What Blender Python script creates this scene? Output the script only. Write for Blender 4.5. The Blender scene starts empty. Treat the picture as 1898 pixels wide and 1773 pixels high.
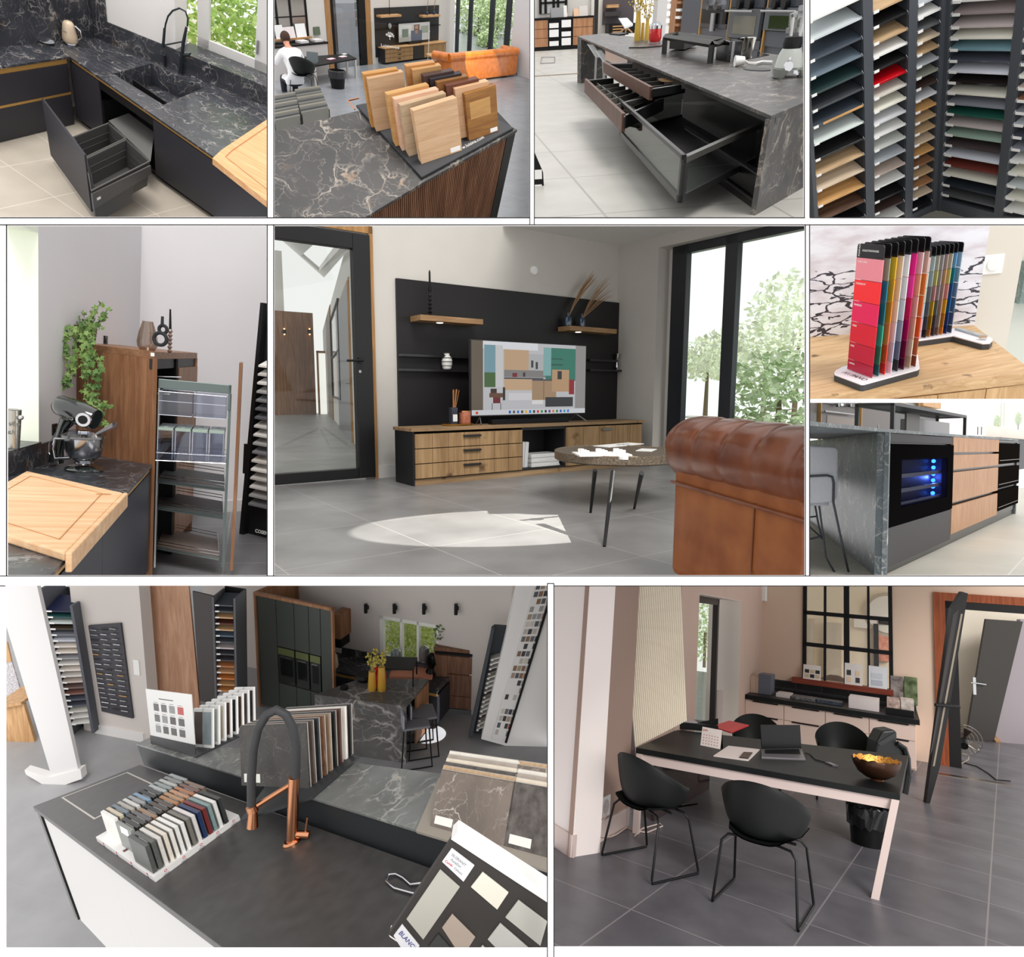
import bpy,bmesh,math,random
from mathutils import Matrix,Vector
from math import sin,cos,pi,radians

# ---------------------------------------------------------------- camera, light, exposure
SC = bpy.context.scene
COL = SC.collection
CX,CY,F = 949.0,886.5,1200.0          # optical centre and focal length for the 1898 x 1773 frame
CAMZ = 1.6
cam = bpy.data.cameras.new('camera');camo = bpy.data.objects.new('camera',cam);COL.objects.link(camo)
camo.location = (0,0,CAMZ);camo.rotation_euler = (pi/2,0,0)
cam.sensor_fit = 'HORIZONTAL';cam.sensor_width = 36.0;cam.lens = 36.0*F/1898.0
cam.clip_start = 0.05;cam.clip_end = 200
SC.camera = camo
SC.view_settings.view_transform = 'Standard';SC.view_settings.look = 'None'
SC.view_settings.gamma = 1.0;SC.view_settings.use_curve_mapping = False
SC.view_settings.exposure = 0.0
SC.cycles.use_denoising = True
SC.cycles.max_bounces = 8;SC.cycles.transparent_max_bounces = 16
SC.cycles.caustics_reflective = False;SC.cycles.caustics_refractive = False
wd = bpy.data.worlds.new('sky');SC.world = wd;wd.use_nodes = True
wd.node_tree.nodes['Background'].inputs[0].default_value = (1.0,0.99,0.985,1)
wd.node_tree.nodes['Background'].inputs[1].default_value = 1.2
sl = bpy.data.lights.new('sun','SUN');sl.energy = 1.9;sl.angle = radians(22);sl.color = (1,.97,.93)
so = bpy.data.objects.new('sun',sl);COL.objects.link(so)
so.rotation_euler = Vector((.3,-.8,.72)).to_track_quat('Z','Y').to_euler()

# ---------------------------------------------------------------- frames of reference
class Fr:
 """A right-angled frame standing in the place: x, y on the floor, z up, metres."""
 def __init__(s,M):s.M = M;s.I = M.inverted()
 def ray(s,px,py):
  o = s.I@Vector((0,0,CAMZ));p = s.I@Vector(((px-CX)/F,1,CAMZ-(py-CY)/F))
  return o,(p-o)
 def at(s,px,py,x=None,y=None,z=None):
  o,d = s.ray(px,py)
  if z is not None:k = (z-o.z)/d.z
  elif y is not None:k = (y-o.y)/d.y
  else:k = (x-o.x)/d.x
  return o+d*k
 def px(s,p):
  w = s.M@Vector(p);return CX+F*w.x/w.y,CY-F*(w.z-CAMZ)/w.y
 def zat(s,py,x,y):
  """height on the upright through (x, y) that shows at picture row py"""
  a,b = 0.0,1.0
  for _ in range(25):
   fa = s.px((x,y,a))[1]-py;fb = s.px((x,y,b))[1]-py
   if abs(fb-fa)<1e-9:break
   a,b = b,b-fb*(b-a)/(fb-fa)
   if abs(b-a)<1e-6:break
  return b
 def sub(s,o=(0,0,0),rz=0.0,rx=0.0,ry=0.0):
  return Fr(s.M@Matrix.Translation(Vector(o))@Matrix.Rotation(rz,4,'Z')@Matrix.Rotation(ry,4,'Y')@Matrix.Rotation(rx,4,'X'))
 def along(s,a,b):
  a = Vector(a);b = Vector(b)
  return s.sub(a,math.atan2(b.y-a.y,b.x-a.x))

ROOM = None;MEMBERS = {}
class Room(Fr):
 def __init__(s,key,R,t,sc,rect):
  C = Matrix(((1,0,0),(0,0,1),(0,-1,0)))
  M = (C@Matrix(R)).to_4x4()
  T = C@(Vector(t)*sc)+Vector((0,0,CAMZ))
  M.translation = T
  super().__init__(M)
  s.key = key;s.rect = rect
  global ROOM;ROOM = s;MEMBERS.setdefault(key,[])
def zo(ox,oy,k):return lambda x,y:(ox+x/k,oy+y/k)

# ---------------------------------------------------------------- meshes
class MB:
 def __init__(s):s.v = [];s.f = [];s.c = [];s.col = None
 def add(s,v,f):
  n = len(s.v);s.v+=[tuple(p) for p in v];s.f+=[[i+n for i in q] for q in f];s.c+=[s.col]*len(f);return s
 def box(s,x0,x1,y0,y1,z0,z1):
  if x0>x1:x0,x1 = x1,x0
  if y0>y1:y0,y1 = y1,y0
  if z0>z1:z0,z1 = z1,z0
  return s.add([(x0,y0,z0),(x1,y0,z0),(x1,y1,z0),(x0,y1,z0),(x0,y0,z1),(x1,y0,z1),(x1,y1,z1),(x0,y1,z1)],
                     [(0,3,2,1),(4,5,6,7),(0,1,5,4),(1,2,6,5),(2,3,7,6),(3,0,4,7)])
 def prism(s,poly,z0,z1):
  poly = [(p[0],p[1]) for p in poly];n = len(poly)
  if sum(poly[i][0]*poly[(i+1)%n][1]-poly[(i+1)%n][0]*poly[i][1] for i in range(n))<0:poly = poly[::-1]
  v = [(p[0],p[1],z0) for p in poly]+[(p[0],p[1],z1) for p in poly]
  return s.add(v,[tuple(range(n))[::-1],tuple(range(n,2*n))]+[(i,(i+1)%n,n+(i+1)%n,n+i) for i in range(n)])
 def prismx(s,poly,x0,x1):                      # poly in (y, z), swept along x
  n = len(poly);a = sum(poly[i][0]*poly[(i+1)%n][1]-poly[(i+1)%n][0]*poly[i][1] for i in range(n))
  if a<0:poly = poly[::-1]
  v = [(x0,p[0],p[1]) for p in poly]+[(x1,p[0],p[1]) for p in poly]
  return s.add(v,[tuple(range(n))[::-1],tuple(range(n,2*n))]+[(i,(i+1)%n,n+(i+1)%n,n+i) for i in range(n)])
 def prismy(s,poly,y0,y1):                      # poly in (x, z), swept along y
  n = len(poly);a = sum(poly[i][0]*poly[(i+1)%n][1]-poly[(i+1)%n][0]*poly[i][1] for i in range(n))
  if a>0:poly = poly[::-1]
  v = [(p[0],y0,p[1]) for p in poly]+[(p[0],y1,p[1]) for p in poly]
  return s.add(v,[tuple(range(n))[::-1],tuple(range(n,2*n))]+[(i,(i+1)%n,n+(i+1)%n,n+i) for i in range(n)])
 def hexa(s,a,b):                                # two rings of points joined
  n = len(a)
  return s.add(list(a)+list(b),[tuple(range(n))[::-1],tuple(range(n,2*n))]+[(i,(i+1)%n,n+(i+1)%n,n+i) for i in range(n)])
 def quad(s,*p):return s.add(p,[tuple(range(len(p)))])
 def tube(s,pts,r,n=8,closed=False):
  pts = [Vector(p) for p in pts];m = len(pts);rs = r if isinstance(r,(list,tuple)) else [r]*m
  v = [];up = None
  for i,p in enumerate(pts):
   if closed:t = pts[(i+1)%m]-pts[i-1]
   else:t = pts[min(i+1,m-1)]-pts[max(i-1,0)]
   t.normalize()
   if up is None:
    up = Vector((0,0,1)) if abs(t.z)<.9 else Vector((1,0,0))
   a = t.cross(up).normalized();up = a.cross(t).normalized();
   for k in range(n):
    w = 2*pi*k/n;v.append(p+(a*cos(w)+up*sin(w))*rs[i])
  f = []
  for i in range(m if closed else m-1):
   for k in range(n):
    j = (i+1)%m
    f.append((i*n+k,i*n+(k+1)%n,j*n+(k+1)%n,j*n+k))
  if not closed:f+=[tuple(range(n))[::-1],tuple(range((m-1)*n,m*n))]
  return s.add(v,f)
 def cyl(s,p,q,r,r2=None,n=16):return s.tube([p,q],[r,r if r2 is None else r2],n)
 def lathe(s,prof,c=(0,0,0),n=24,sx=1,sy=1,cap=True):
  v = [];f = [];m = len(prof)
  for r,z in prof:
   for k in range(n):
    w = 2*pi*k/n;v.append((c[0]+r*sx*cos(w),c[1]+r*sy*sin(w),c[2]+z))
  for i in range(m-1):
   for k in range(n):f.append((i*n+k,i*n+(k+1)%n,(i+1)*n+(k+1)%n,(i+1)*n+k))
  if cap:f+=[tuple(range(n))[::-1],tuple(range((m-1)*n,m*n))]
  return s.add(v,f)
 def ball(s,c,rx,ry=None,rz=None,n=16):
  ry = rx if ry is None else ry;rz = rx if rz is None else rz
  h = n//2;return s.lathe([(max(1e-4,sin(pi*i/h))*rx,-cos(pi*i/h)*rz) for i in range(h+1)],c,n,1,ry/rx)
 def disc(s,c,r,h=.002,n=24):return s.lathe([(r,0),(r,h)],c,n)
 def xf(s,M,i0=0):
  s.v[i0:] = [tuple(M@Vector(p)) for p in s.v[i0:]];return s
def box(*a):return MB().box(*a)

def srgb(c):
 return tuple(((v/255)/12.92 if v/255<=.04045 else ((v/255+.055)/1.055)**2.4) for v in c[:3])+(1.0,)
def link(o,fr=None,parent=None):
 COL.objects.link(o)
 if parent is not None:o.parent = parent
 else:o.matrix_world = (fr or ROOM).M.copy()
 if ROOM is not None:MEMBERS[ROOM.key].append(o)
 return o
def meta(o,label=None,cat=None,group=None,kind=None):
 if label:o['label'] = label
 if cat:o['category'] = cat
 if group:o['group'] = group
 if kind:o['kind'] = kind
 return o
def ob(name,mb,mat,parent=None,fr=None,label=None,cat=None,group=None,kind=None,bev=0,smooth=0,sub=0):
 me = bpy.data.meshes.new(name);me.from_pydata(mb.v,[],mb.f);me.update()
 for x in (mat if isinstance(mat,(list,tuple)) else [mat]):me.materials.append(x)
 if any(c is not None for c in mb.c):
  a = me.color_attributes.new('Col','FLOAT_COLOR','CORNER')
  k = 0
  for p in me.polygons:
   c = srgb(mb.c[p.index] or (200,200,200))
   for li in p.loop_indices:a.data[li].color = c
 if smooth:
  for p in me.polygons:p.use_smooth = True
  me.set_sharp_from_angle(angle=radians(smooth if smooth>1 else 35))
 o = bpy.data.objects.new(name,me);link(o,fr,parent)
 if bev:
  b = o.modifiers.new('bevel','BEVEL');b.width = bev;b.segments = 2;b.limit_method = 'ANGLE';b.angle_limit = radians(40)
 if sub:
  b = o.modifiers.new('sub','SUBSURF');b.levels = sub;b.render_levels = sub
 return meta(o,label,cat,group,kind)
def thing(name,label,cat,fr=None,group=None):
 o = bpy.data.objects.new(name,None);o.empty_display_size = .1
 link(o,fr);return meta(o,label,cat,group)
def struct(name,mb,mat,fr=None,**k):return ob(name,mb,mat,None,fr,kind='structure',**k)
def dup(root,fr,label=None,group=None,cat=None):
 r = root.copy();COL.objects.link(r);r.matrix_world = fr.M.copy();MEMBERS[ROOM.key].append(r)
 meta(r,label,cat,group)
 for ch in list(root.children):
  c = ch.copy();COL.objects.link(c);c.parent = r;MEMBERS[ROOM.key].append(c)
  for g in list(ch.children):
   d = g.copy();COL.objects.link(d);d.parent = c;MEMBERS[ROOM.key].append(d)
 return r
FONTS = {}
def text(name,s,size,mat,parent,M,th=.0005,align='LEFT',bold=False,sx=1.0):
 """raised lettering standing on a surface; M: local matrix, letters in its x-y plane"""
 cu = bpy.data.curves.new(name,'FONT');cu.body = s;cu.size = size;cu.extrude = th;cu.align_x = align;cu.resolution_u = 2
 if bold:cu.offset = size*.02
 to = bpy.data.objects.new(name,cu);COL.objects.link(to)
 dg = bpy.context.evaluated_depsgraph_get()
 me = bpy.data.meshes.new_from_object(to.evaluated_get(dg));bpy.data.objects.remove(to)
 me.transform(M@Matrix.Diagonal((sx,1,1,1)));me.materials.clear();me.materials.append(mat)
 o = bpy.data.objects.new(name,me);link(o,None,parent)
 return o
def Mx(o=(0,0,0),rz=0,rx=0,ry=0):
 return Matrix.Translation(Vector(o))@Matrix.Rotation(rz,4,'Z')@Matrix.Rotation(ry,4,'Y')@Matrix.Rotation(rx,4,'X')

# ---------------------------------------------------------------- materials
MATS = {}
def _new(name):
 m = bpy.data.materials.new(name);m.use_nodes = True
 return m,m.node_tree,m.node_tree.nodes['Principled BSDF']
def _ramp(nt,pts):
 r = nt.nodes.new('ShaderNodeValToRGB');e = r.color_ramp.elements
 while len(e)<len(pts):e.new(.5)
 for k,(p,c) in enumerate(pts):e[k].position = p;e[k].color = srgb(c)
 return r
def paint(c,rough=.6,metal=0,spec=.4,noise=0,coat=0,sheen=0,name=None,ns=30,bump=0,em=0):
 key = ('p',c,rough,metal,spec,noise,coat,bump,em)
 if key in MATS:return MATS[key]
 m,nt,b = _new(name or 'paint');MATS[key] = m
 b.inputs['Base Color'].default_value = srgb(c);b.inputs['Roughness'].default_value = rough
 b.inputs['Metallic'].default_value = metal;b.inputs['Specular IOR Level'].default_value = spec
 b.inputs['Coat Weight'].default_value = coat
 if em:b.inputs['Emission Color'].default_value = srgb(c);b.inputs['Emission Strength'].default_value = em
 if noise or bump:
  tc = nt.nodes.new('ShaderNodeTexCoord');n = nt.nodes.new('ShaderNodeTexNoise');n.inputs['Scale'].default_value = ns;n.inputs['Detail'].default_value = 5
  nt.links.new(tc.outputs['Object'],n.inputs['Vector'])
  if noise:
   d = tuple(max(0,v-noise) for v in c);l = tuple(min(255,v+noise) for v in c)
   r = _ramp(nt,[(.3,d),(.7,l)]);nt.links.new(n.outputs['Fac'],r.inputs[0]);nt.links.new(r.outputs[0],b.inputs['Base Color'])
  if bump:
   bp = nt.nodes.new('ShaderNodeBump');bp.inputs['Strength'].default_value = bump;bp.inputs['Distance'].default_value = .01
   nt.links.new(n.outputs['Fac'],bp.inputs['Height']);nt.links.new(bp.outputs[0],b.inputs['Normal'])
 return m
def metal(c,rough=.25,**k):return paint(c,rough,1,.5,name='metal',**k)
def marble(base=(62,64,68),vein=(176,172,168),warm=(150,112,78),scale=3.2,rough=.35,width=.045,spec=.4):
 key = ('m',base,vein,scale,rough,width)
 if key in MATS:return MATS[key]
 m,nt,b = _new('veined_stone');MATS[key] = m;N = nt.nodes;L = nt.links
 tc = N.new('ShaderNodeTexCoord');nz = N.new('ShaderNodeTexNoise');nz.inputs['Scale'].default_value = scale*.9;nz.inputs['Detail'].default_value = 6
 L.new(tc.outputs['Object'],nz.inputs['Vector'])
 mx = N.new('ShaderNodeMixRGB');mx.blend_type = 'ADD';mx.inputs[0].default_value = .75
 L.new(tc.outputs['Object'],mx.inputs[1]);L.new(nz.outputs['Color'],mx.inputs[2])
 acc = None
 for sc,wd_,st in ((scale,width,.85),(scale*2.6,width*1.1,.45)):
  v = N.new('ShaderNodeTexVoronoi');v.feature = 'DISTANCE_TO_EDGE';v.inputs['Scale'].default_value = sc
  L.new(mx.outputs[0],v.inputs['Vector'])
  mr = N.new('ShaderNodeMapRange');mr.inputs['From Min'].default_value = 0;mr.inputs['From Max'].default_value = wd_
  mr.inputs['To Min'].default_value = st;mr.inputs['To Max'].default_value = 0
  L.new(v.outputs['Distance'],mr.inputs['Value'])
  if acc is None:acc = mr.outputs[0]
  else:
   a = N.new('ShaderNodeMath');a.operation = 'MAXIMUM';L.new(acc,a.inputs[0]);L.new(mr.outputs[0],a.inputs[1]);acc = a.outputs[0]
 n2 = N.new('ShaderNodeTexNoise');n2.inputs['Scale'].default_value = scale*1.7;n2.inputs['Detail'].default_value = 3
 L.new(tc.outputs['Object'],n2.inputs['Vector'])
 mr2 = N.new('ShaderNodeMapRange');mr2.inputs['From Min'].default_value = .38;mr2.inputs['From Max'].default_value = .62
 L.new(n2.outputs['Fac'],mr2.inputs['Value'])
 mu = N.new('ShaderNodeMath');mu.operation = 'MULTIPLY';L.new(acc,mu.inputs[0]);L.new(mr2.outputs[0],mu.inputs[1])
 n3 = N.new('ShaderNodeTexNoise');n3.inputs['Scale'].default_value = scale*2;L.new(tc.outputs['Object'],n3.inputs['Vector'])
 vc = _ramp(nt,[(.56,vein),(.74,warm)]);L.new(n3.outputs['Fac'],vc.inputs[0])
 bc = _ramp(nt,[(.3,tuple(int(x*.82) for x in base)),(.7,tuple(min(255,int(x*1.14)) for x in base))]);L.new(nz.outputs['Fac'],bc.inputs[0])
 f = N.new('ShaderNodeMixRGB');L.new(mu.outputs[0],f.inputs[0]);L.new(bc.outputs[0],f.inputs[1]);L.new(vc.outputs[0],f.inputs[2])
 L.new(f.outputs[0],b.inputs['Base Color']);b.inputs['Roughness'].default_value = rough;b.inputs['Specular IOR Level'].default_value = spec
 return m
def wood(c1,c2,axis='x',scale=1.0,rough=.5,knots=0,name='wood',planks=0):
 key = ('w',c1,c2,axis,scale,rough,knots,planks)
 if key in MATS:return MATS[key]
 m,nt,b = _new(name);MATS[key] = m;N = nt.nodes;L = nt.links
 tc = N.new('ShaderNodeTexCoord');mp = N.new('ShaderNodeMapping')
 s = {'x':(1.2,14,14),'y':(14,1.2,14),'z':(14,14,1.2)}[axis]
 mp.inputs['Scale'].default_value = tuple(v*scale for v in s)
 L.new(tc.outputs['Object'],mp.inputs['Vector'])
 n = N.new('ShaderNodeTexNoise');n.inputs['Scale'].default_value = 1.6;n.inputs['Detail'].default_value = 8;n.inputs['Roughness'].default_value = .62;n.inputs['Distortion'].default_value = .6
 L.new(mp.outputs[0],n.inputs['Vector'])
 mid = tuple((a+bb)//2 for a,bb in zip(c1,c2))
 r = _ramp(nt,[(.32,c1),(.5,mid),(.66,c2)]);L.new(n.outputs['Fac'],r.inputs[0]);out = r.outputs[0]
 if knots:
  k = N.new('ShaderNodeTexNoise');k.inputs['Scale'].default_value = 6*scale;k.inputs['Detail'].default_value = 4
  L.new(tc.outputs['Object'],k.inputs['Vector'])
  kr = N.new('ShaderNodeMapRange');kr.inputs['From Min'].default_value = .64;kr.inputs['From Max'].default_value = .74;kr.inputs['To Max'].default_value = .8
  L.new(k.outputs['Fac'],kr.inputs['Value'])
  mm = N.new('ShaderNodeMixRGB');L.new(kr.outputs[0],mm.inputs[0]);L.new(out,mm.inputs[1]);mm.inputs[2].default_value = srgb((74,52,34));out = mm.outputs[0]
 L.new(out,b.inputs['Base Color']);b.inputs['Roughness'].default_value = rough;b.inputs['Specular IOR Level'].default_value = .3
 return m
def tiles(base,grout,size=.6,sy=None,rough=.4,var=10,line=.004,spec=.4,off=(0,0),rot=0,wall=False):
 m,nt,b = _new('tiled_floor');N = nt.nodes;L = nt.links
 tc = N.new('ShaderNodeTexCoord');mp = N.new('ShaderNodeMapping');mp.inputs['Location'].default_value = (off[0],off[1],0);mp.inputs['Rotation'].default_value = (pi/2 if wall else 0,0,rot)
 L.new(tc.outputs['Object'],mp.inputs['Vector'])
 br = N.new('ShaderNodeTexBrick');br.offset = .5 if wall else 0.0;br.inputs['Scale'].default_value = 1;br.inputs['Mortar Size'].default_value = line
 br.inputs['Brick Width'].default_value = size;br.inputs['Row Height'].default_value = sy or size;br.inputs['Mortar Smooth'].default_value = 0
 L.new(mp.outputs[0],br.inputs['Vector'])
 n = N.new('ShaderNodeTexNoise');n.inputs['Scale'].default_value = 2.2;n.inputs['Detail'].default_value = 8;L.new(tc.outputs['Object'],n.inputs['Vector'])
 r = _ramp(nt,[(.3,tuple(max(0,v-var) for v in base)),(.7,tuple(min(255,v+var) for v in base))]);L.new(n.outputs['Fac'],r.inputs[0])
 L.new(r.outputs[0],br.inputs['Color1']);L.new(r.outputs[0],br.inputs['Color2']);br.inputs['Mortar'].default_value = srgb(grout)
 L.new(br.outputs['Color'],b.inputs['Base Color']);b.inputs['Roughness'].default_value = rough;b.inputs['Specular IOR Level'].default_value = spec
 return m
def stripes(c1,c2,pitch,axis='x',frac=.1,rough=.4,spec=.4):
 """thin regular seams or grooves across one axis"""
 m,nt,b = _new('seamed_surface');N = nt.nodes;L = nt.links
 tc = N.new('ShaderNodeTexCoord');sp = N.new('ShaderNodeSeparateXYZ');L.new(tc.outputs['Object'],sp.inputs[0])
 d = N.new('ShaderNodeMath');d.operation = 'DIVIDE';L.new(sp.outputs['xyz'.index(axis)],d.inputs[0]);d.inputs[1].default_value = pitch
 fr = N.new('ShaderNodeMath');fr.operation = 'FRACT';L.new(d.outputs[0],fr.inputs[0])
 lt = N.new('ShaderNodeMath');lt.operation = 'LESS_THAN';L.new(fr.outputs[0],lt.inputs[0]);lt.inputs[1].default_value = frac
 mx = N.new('ShaderNodeMixRGB');L.new(lt.outputs[0],mx.inputs[0]);mx.inputs[1].default_value = srgb(c1);mx.inputs[2].default_value = srgb(c2)
 L.new(mx.outputs[0],b.inputs['Base Color']);b.inputs['Roughness'].default_value = rough;b.inputs['Specular IOR Level'].default_value = spec
 return m
def glass(tint=(255,255,255),gloss=.12,rough=.03):
 key = ('g',tint,gloss)
 if key in MATS:return MATS[key]
 m,nt,b = _new('clear_glass');MATS[key] = m;N = nt.nodes;L = nt.links
 t = N.new('ShaderNodeBsdfTransparent');t.inputs[0].default_value = srgb(tint)
 g = N.new('ShaderNodeBsdfGlossy');g.inputs['Roughness'].default_value = rough
 fr = N.new('ShaderNodeLayerWeight');pw = N.new('ShaderNodeMath');pw.operation = 'POWER';pw.inputs[1].default_value = 5;L.new(fr.outputs['Facing'],pw.inputs[0])
 ad = N.new('ShaderNodeMath');ad.operation = 'MULTIPLY_ADD';ad.use_clamp = True;ad.inputs[1].default_value = .5;ad.inputs[2].default_value = gloss*.5;L.new(pw.outputs[0],ad.inputs[0])
 mx = N.new('ShaderNodeMixShader');L.new(ad.outputs[0],mx.inputs[0]);L.new(t.outputs[0],mx.inputs[1]);L.new(g.outputs[0],mx.inputs[2])
 L.new(mx.outputs[0],N['Material Output'].inputs['Surface'])
 return m
def printed(rough=.5,em=0,spec=.3,coat=0):
 key = ('pr',rough,em)
 if key in MATS:return MATS[key]
 m,nt,b = _new('printed_face' if not em else 'lit_screen');MATS[key] = m
 a = nt.nodes.new('ShaderNodeAttribute');a.attribute_name = 'Col'
 b.inputs['Roughness'].default_value = rough;b.inputs['Specular IOR Level'].default_value = spec
 if em:
  nt.links.new(a.outputs['Color'],b.inputs['Emission Color']);b.inputs['Emission Strength'].default_value = em
  b.inputs['Base Color'].default_value = (.01,.01,.01,1)
 else:nt.links.new(a.outputs['Color'],b.inputs['Base Color'])
 return m
def leafmat(c1,c2,em=0):
 key = ('lf',c1,c2)
 if key in MATS:return MATS[key]
 m,nt,b = _new('leaves');MATS[key] = m
 n = nt.nodes.new('ShaderNodeTexNoise');n.inputs['Scale'].default_value = 9;tc = nt.nodes.new('ShaderNodeTexCoord');nt.links.new(tc.outputs['Object'],n.inputs['Vector'])
 r = _ramp(nt,[(.35,c1),(.65,c2)]);nt.links.new(n.outputs['Fac'],r.inputs[0]);nt.links.new(r.outputs[0],b.inputs['Base Color'])
 b.inputs['Roughness'].default_value = .6;b.inputs['Transmission Weight'].default_value = 0
 return m
def leaves(n,c,r,size,seed,shape=1.0):
 rnd = random.Random(seed);mb = MB()
 for _ in range(n):
  while True:
   p = Vector((rnd.uniform(-1,1),rnd.uniform(-1,1),rnd.uniform(-1,1)))
   if p.length<1:break
  p = Vector((c[0]+p.x*r[0],c[1]+p.y*r[1],c[2]+p.z*r[2]))
  d = Vector((rnd.gauss(0,1),rnd.gauss(0,1),rnd.gauss(0,.7))).normalized();e = d.cross(Vector((rnd.gauss(0,1),rnd.gauss(0,1),1))).normalized()
  s = size*rnd.uniform(.6,1.3)
  mb.quad(p-d*s,p+e*s*.5,p+d*s,p-e*s*.5)
 return mb
BLACK = paint((17,17,19),.45,spec=.25);DARK = paint((44,45,48),.5);WHITE = paint((244,243,240),.5)
CHROME = metal((205,205,208),.12);STEEL = metal((170,170,172),.3);BRASS = paint((206,160,92),.35,.4)
COPPER = metal((205,140,100),.22);BLKM = paint((22,22,24),.35,.2);PRINT = printed();GLASS = glass()
WALL = paint((222,217,211),.85,noise=2,ns=4)

# ---------------------------------------------------------------- the white mounting board with its nine openings
RECTS = dict(A=(-70,-70,495,402),B=(508,-70,981,403),C=(991,-70,1490,403),D=(1502,-70,1968,403),
             E=(13,418,495,1066),F=(508,418,1492,1066),G=(1501,418,1968,739),H=(1501,746,1968,1066),
             I=(10,1085,1014,1757),J=(1027,1086,1968,1755))
def world_fr():return Fr(Matrix.Translation((0,0,CAMZ))@Matrix.Scale(1.4,4))
def board():
 fr = world_fr();xs = {-120,2020};ys = {-120,1890}
 for r in RECTS.values():xs|={r[0],r[2]};ys|={r[1],r[3]}
 xs = sorted(xs);ys = sorted(ys);bm = bmesh.new();V = {}
 def v(x,y):
  if (x,y) not in V:V[(x,y)] = bm.verts.new(((x-CX)/F,1.0,-(y-CY)/F))
  return V[(x,y)]
 for i in range(len(xs)-1):
  for j in range(len(ys)-1):
   cx = (xs[i]+xs[i+1])/2;cy = (ys[j]+ys[j+1])/2
   if any(r[0]<cx<r[2] and r[1]<cy<r[3] for r in RECTS.values()):continue
   bm.faces.new([v(xs[i],ys[j+1]),v(xs[i+1],ys[j+1]),v(xs[i+1],ys[j]),v(xs[i],ys[j])])
 geo = bmesh.ops.extrude_face_region(bm,geom=bm.faces[:])
 for g in geo['geom']:
  if isinstance(g,bmesh.types.BMVert):g.co.y+=.002
 bmesh.ops.recalc_face_normals(bm,faces=bm.faces[:])
 me = bpy.data.meshes.new('wall_front');bm.to_mesh(me);me.materials.append(paint((250,247,247),.8))
 o = bpy.data.objects.new('wall_front',me);link(o,fr);meta(o,kind='structure')
 def line(x0,y0,x1,y1,w=1.5):
  mb = MB()
  if x0==x1:mb.box((x0-w/2-CX)/F,(x0+w/2-CX)/F,.9992,1.0,-(y1-CY)/F,-(y0-CY)/F)
  else:mb.box((x0-CX)/F,(x1-CX)/F,.9992,1.0,-(y0+w/2-CY)/F,-(y0-w/2-CY)/F)
  line.n+=1
  struct('trim_%d'%line.n,mb,paint((8,8,8),.6),fr)
 line.n = 0
 for a in ((0,403.6,982,403.6),(0,416.6,1898,416.6),(990,403.6,1492,403.6),(1501,403.6,1898,403.6),
              (495.6,-70,495.6,403),(507.6,-70,507.6,403),(982,-70,982,416),(990.4,-70,990.4,416),
              (1490.6,0,1490.6,403),(1501,0,1501,403),(12.4,417,12.4,1067),(495.6,417,495.6,1067),(507.4,417,507.4,1067),
              (1492.6,417,1492.6,1067),(1500.4,417,1500.4,1067),(0,1067,1898,1067),(0,1085.4,10,1085.4),(1026.6,1085.4,1898,1085.4),
              (1014.6,1081,1014.6,1773),(1026.6,1081,1026.6,1773),(1014,1081,1027,1081)):
  line(*a)
board()

# ---------------------------------------------------------------- small shared builders
def face(Q,a,b,inside):
 """upright plane through plan points a, b; y > 0 lies on the side of `inside`"""
 f = Q.along((a[0],a[1],0),(b[0],b[1],0))
 if (f.I@(Q.M@Vector((inside[0],inside[1],0)))).y<0:f = Q.along((b[0],b[1],0),(a[0],a[1],0))
 return f
def side(Q,a,b):
 """upright plane through two plan points, its y > 0 side turned away from the lens"""
 f = Q.along((a[0],a[1],0),(b[0],b[1],0))
 if (f.I@Vector((0,0,CAMZ))).y>0:f = Q.along((b[0],b[1],0),(a[0],a[1],0))
 return f
def pl(Q,Z,pts,z):return [Q.at(*Z(*p),z=z) for p in pts]
def v3(p,z):return Vector((p[0],p[1],z))
def facing(Q,p):
 """frame at p whose x axis runs to the right in the picture and y away from the lens"""
 c = Q.I@Vector((0,0,CAMZ));w = Q.M.to_3x3()@Vector((0,0,1));
 r = Q.I.to_3x3()@Vector((1,0,0));r.z = 0
 return Q.sub(p,math.atan2(r.y,r.x))
def tray(poly,depth,th,taper=.0,z=0,floor=True):
 """open box hanging below z with the given plan outline"""
 mb = MB();P = [Vector((p[0],p[1],0)) for p in poly];c = sum(P,Vector())/len(P)
 def ins(p,d,k=1):return c+(p-c)*max(.05,(1-d/max(.001,(p-c).length)))*k
 I = [ins(p,th*1.4) for p in P];B = [c+(p-c)*(1-taper) for p in P];J = [c+(p-c)*(1-taper) for p in I];n = len(P)
 for i in range(n):
  j = (i+1)%n
  mb.hexa([v3(P[i],z),v3(P[j],z),v3(I[j],z),v3(I[i],z)],[v3(B[i],z-depth),v3(B[j],z-depth),v3(J[j],z-depth),v3(J[i],z-depth)])
 if floor:mb.hexa([v3(p,z-depth) for p in B],[v3(p,z-depth-.006) for p in B])
 return mb
def ordinal(i):return ['first','second','third','fourth','fifth','sixth','seventh','eighth','ninth','tenth','eleventh','twelfth','thirteenth','fourteenth','fifteenth','sixteenth','seventeenth','eighteenth','nineteenth','twentieth','twenty-first','twenty-second','twenty-third','twenty-fourth'][i]
MARB = marble();MARB2 = marble((86,90,90),(196,196,190),scale=3.0,rough=.3)
WALN = wood((92,62,44),(136,98,74),'z',1.0,.45);WALNX = wood((92,62,44),(136,98,74),'x',1.0,.45);WALNY = wood((92,62,44),(136,98,74),'y',1.0,.45)
OAK = wood((176,132,88),(214,174,128),'z',.8,.5);OAKX = wood((176,132,88),(214,174,128),'x',.8,.5)

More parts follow.
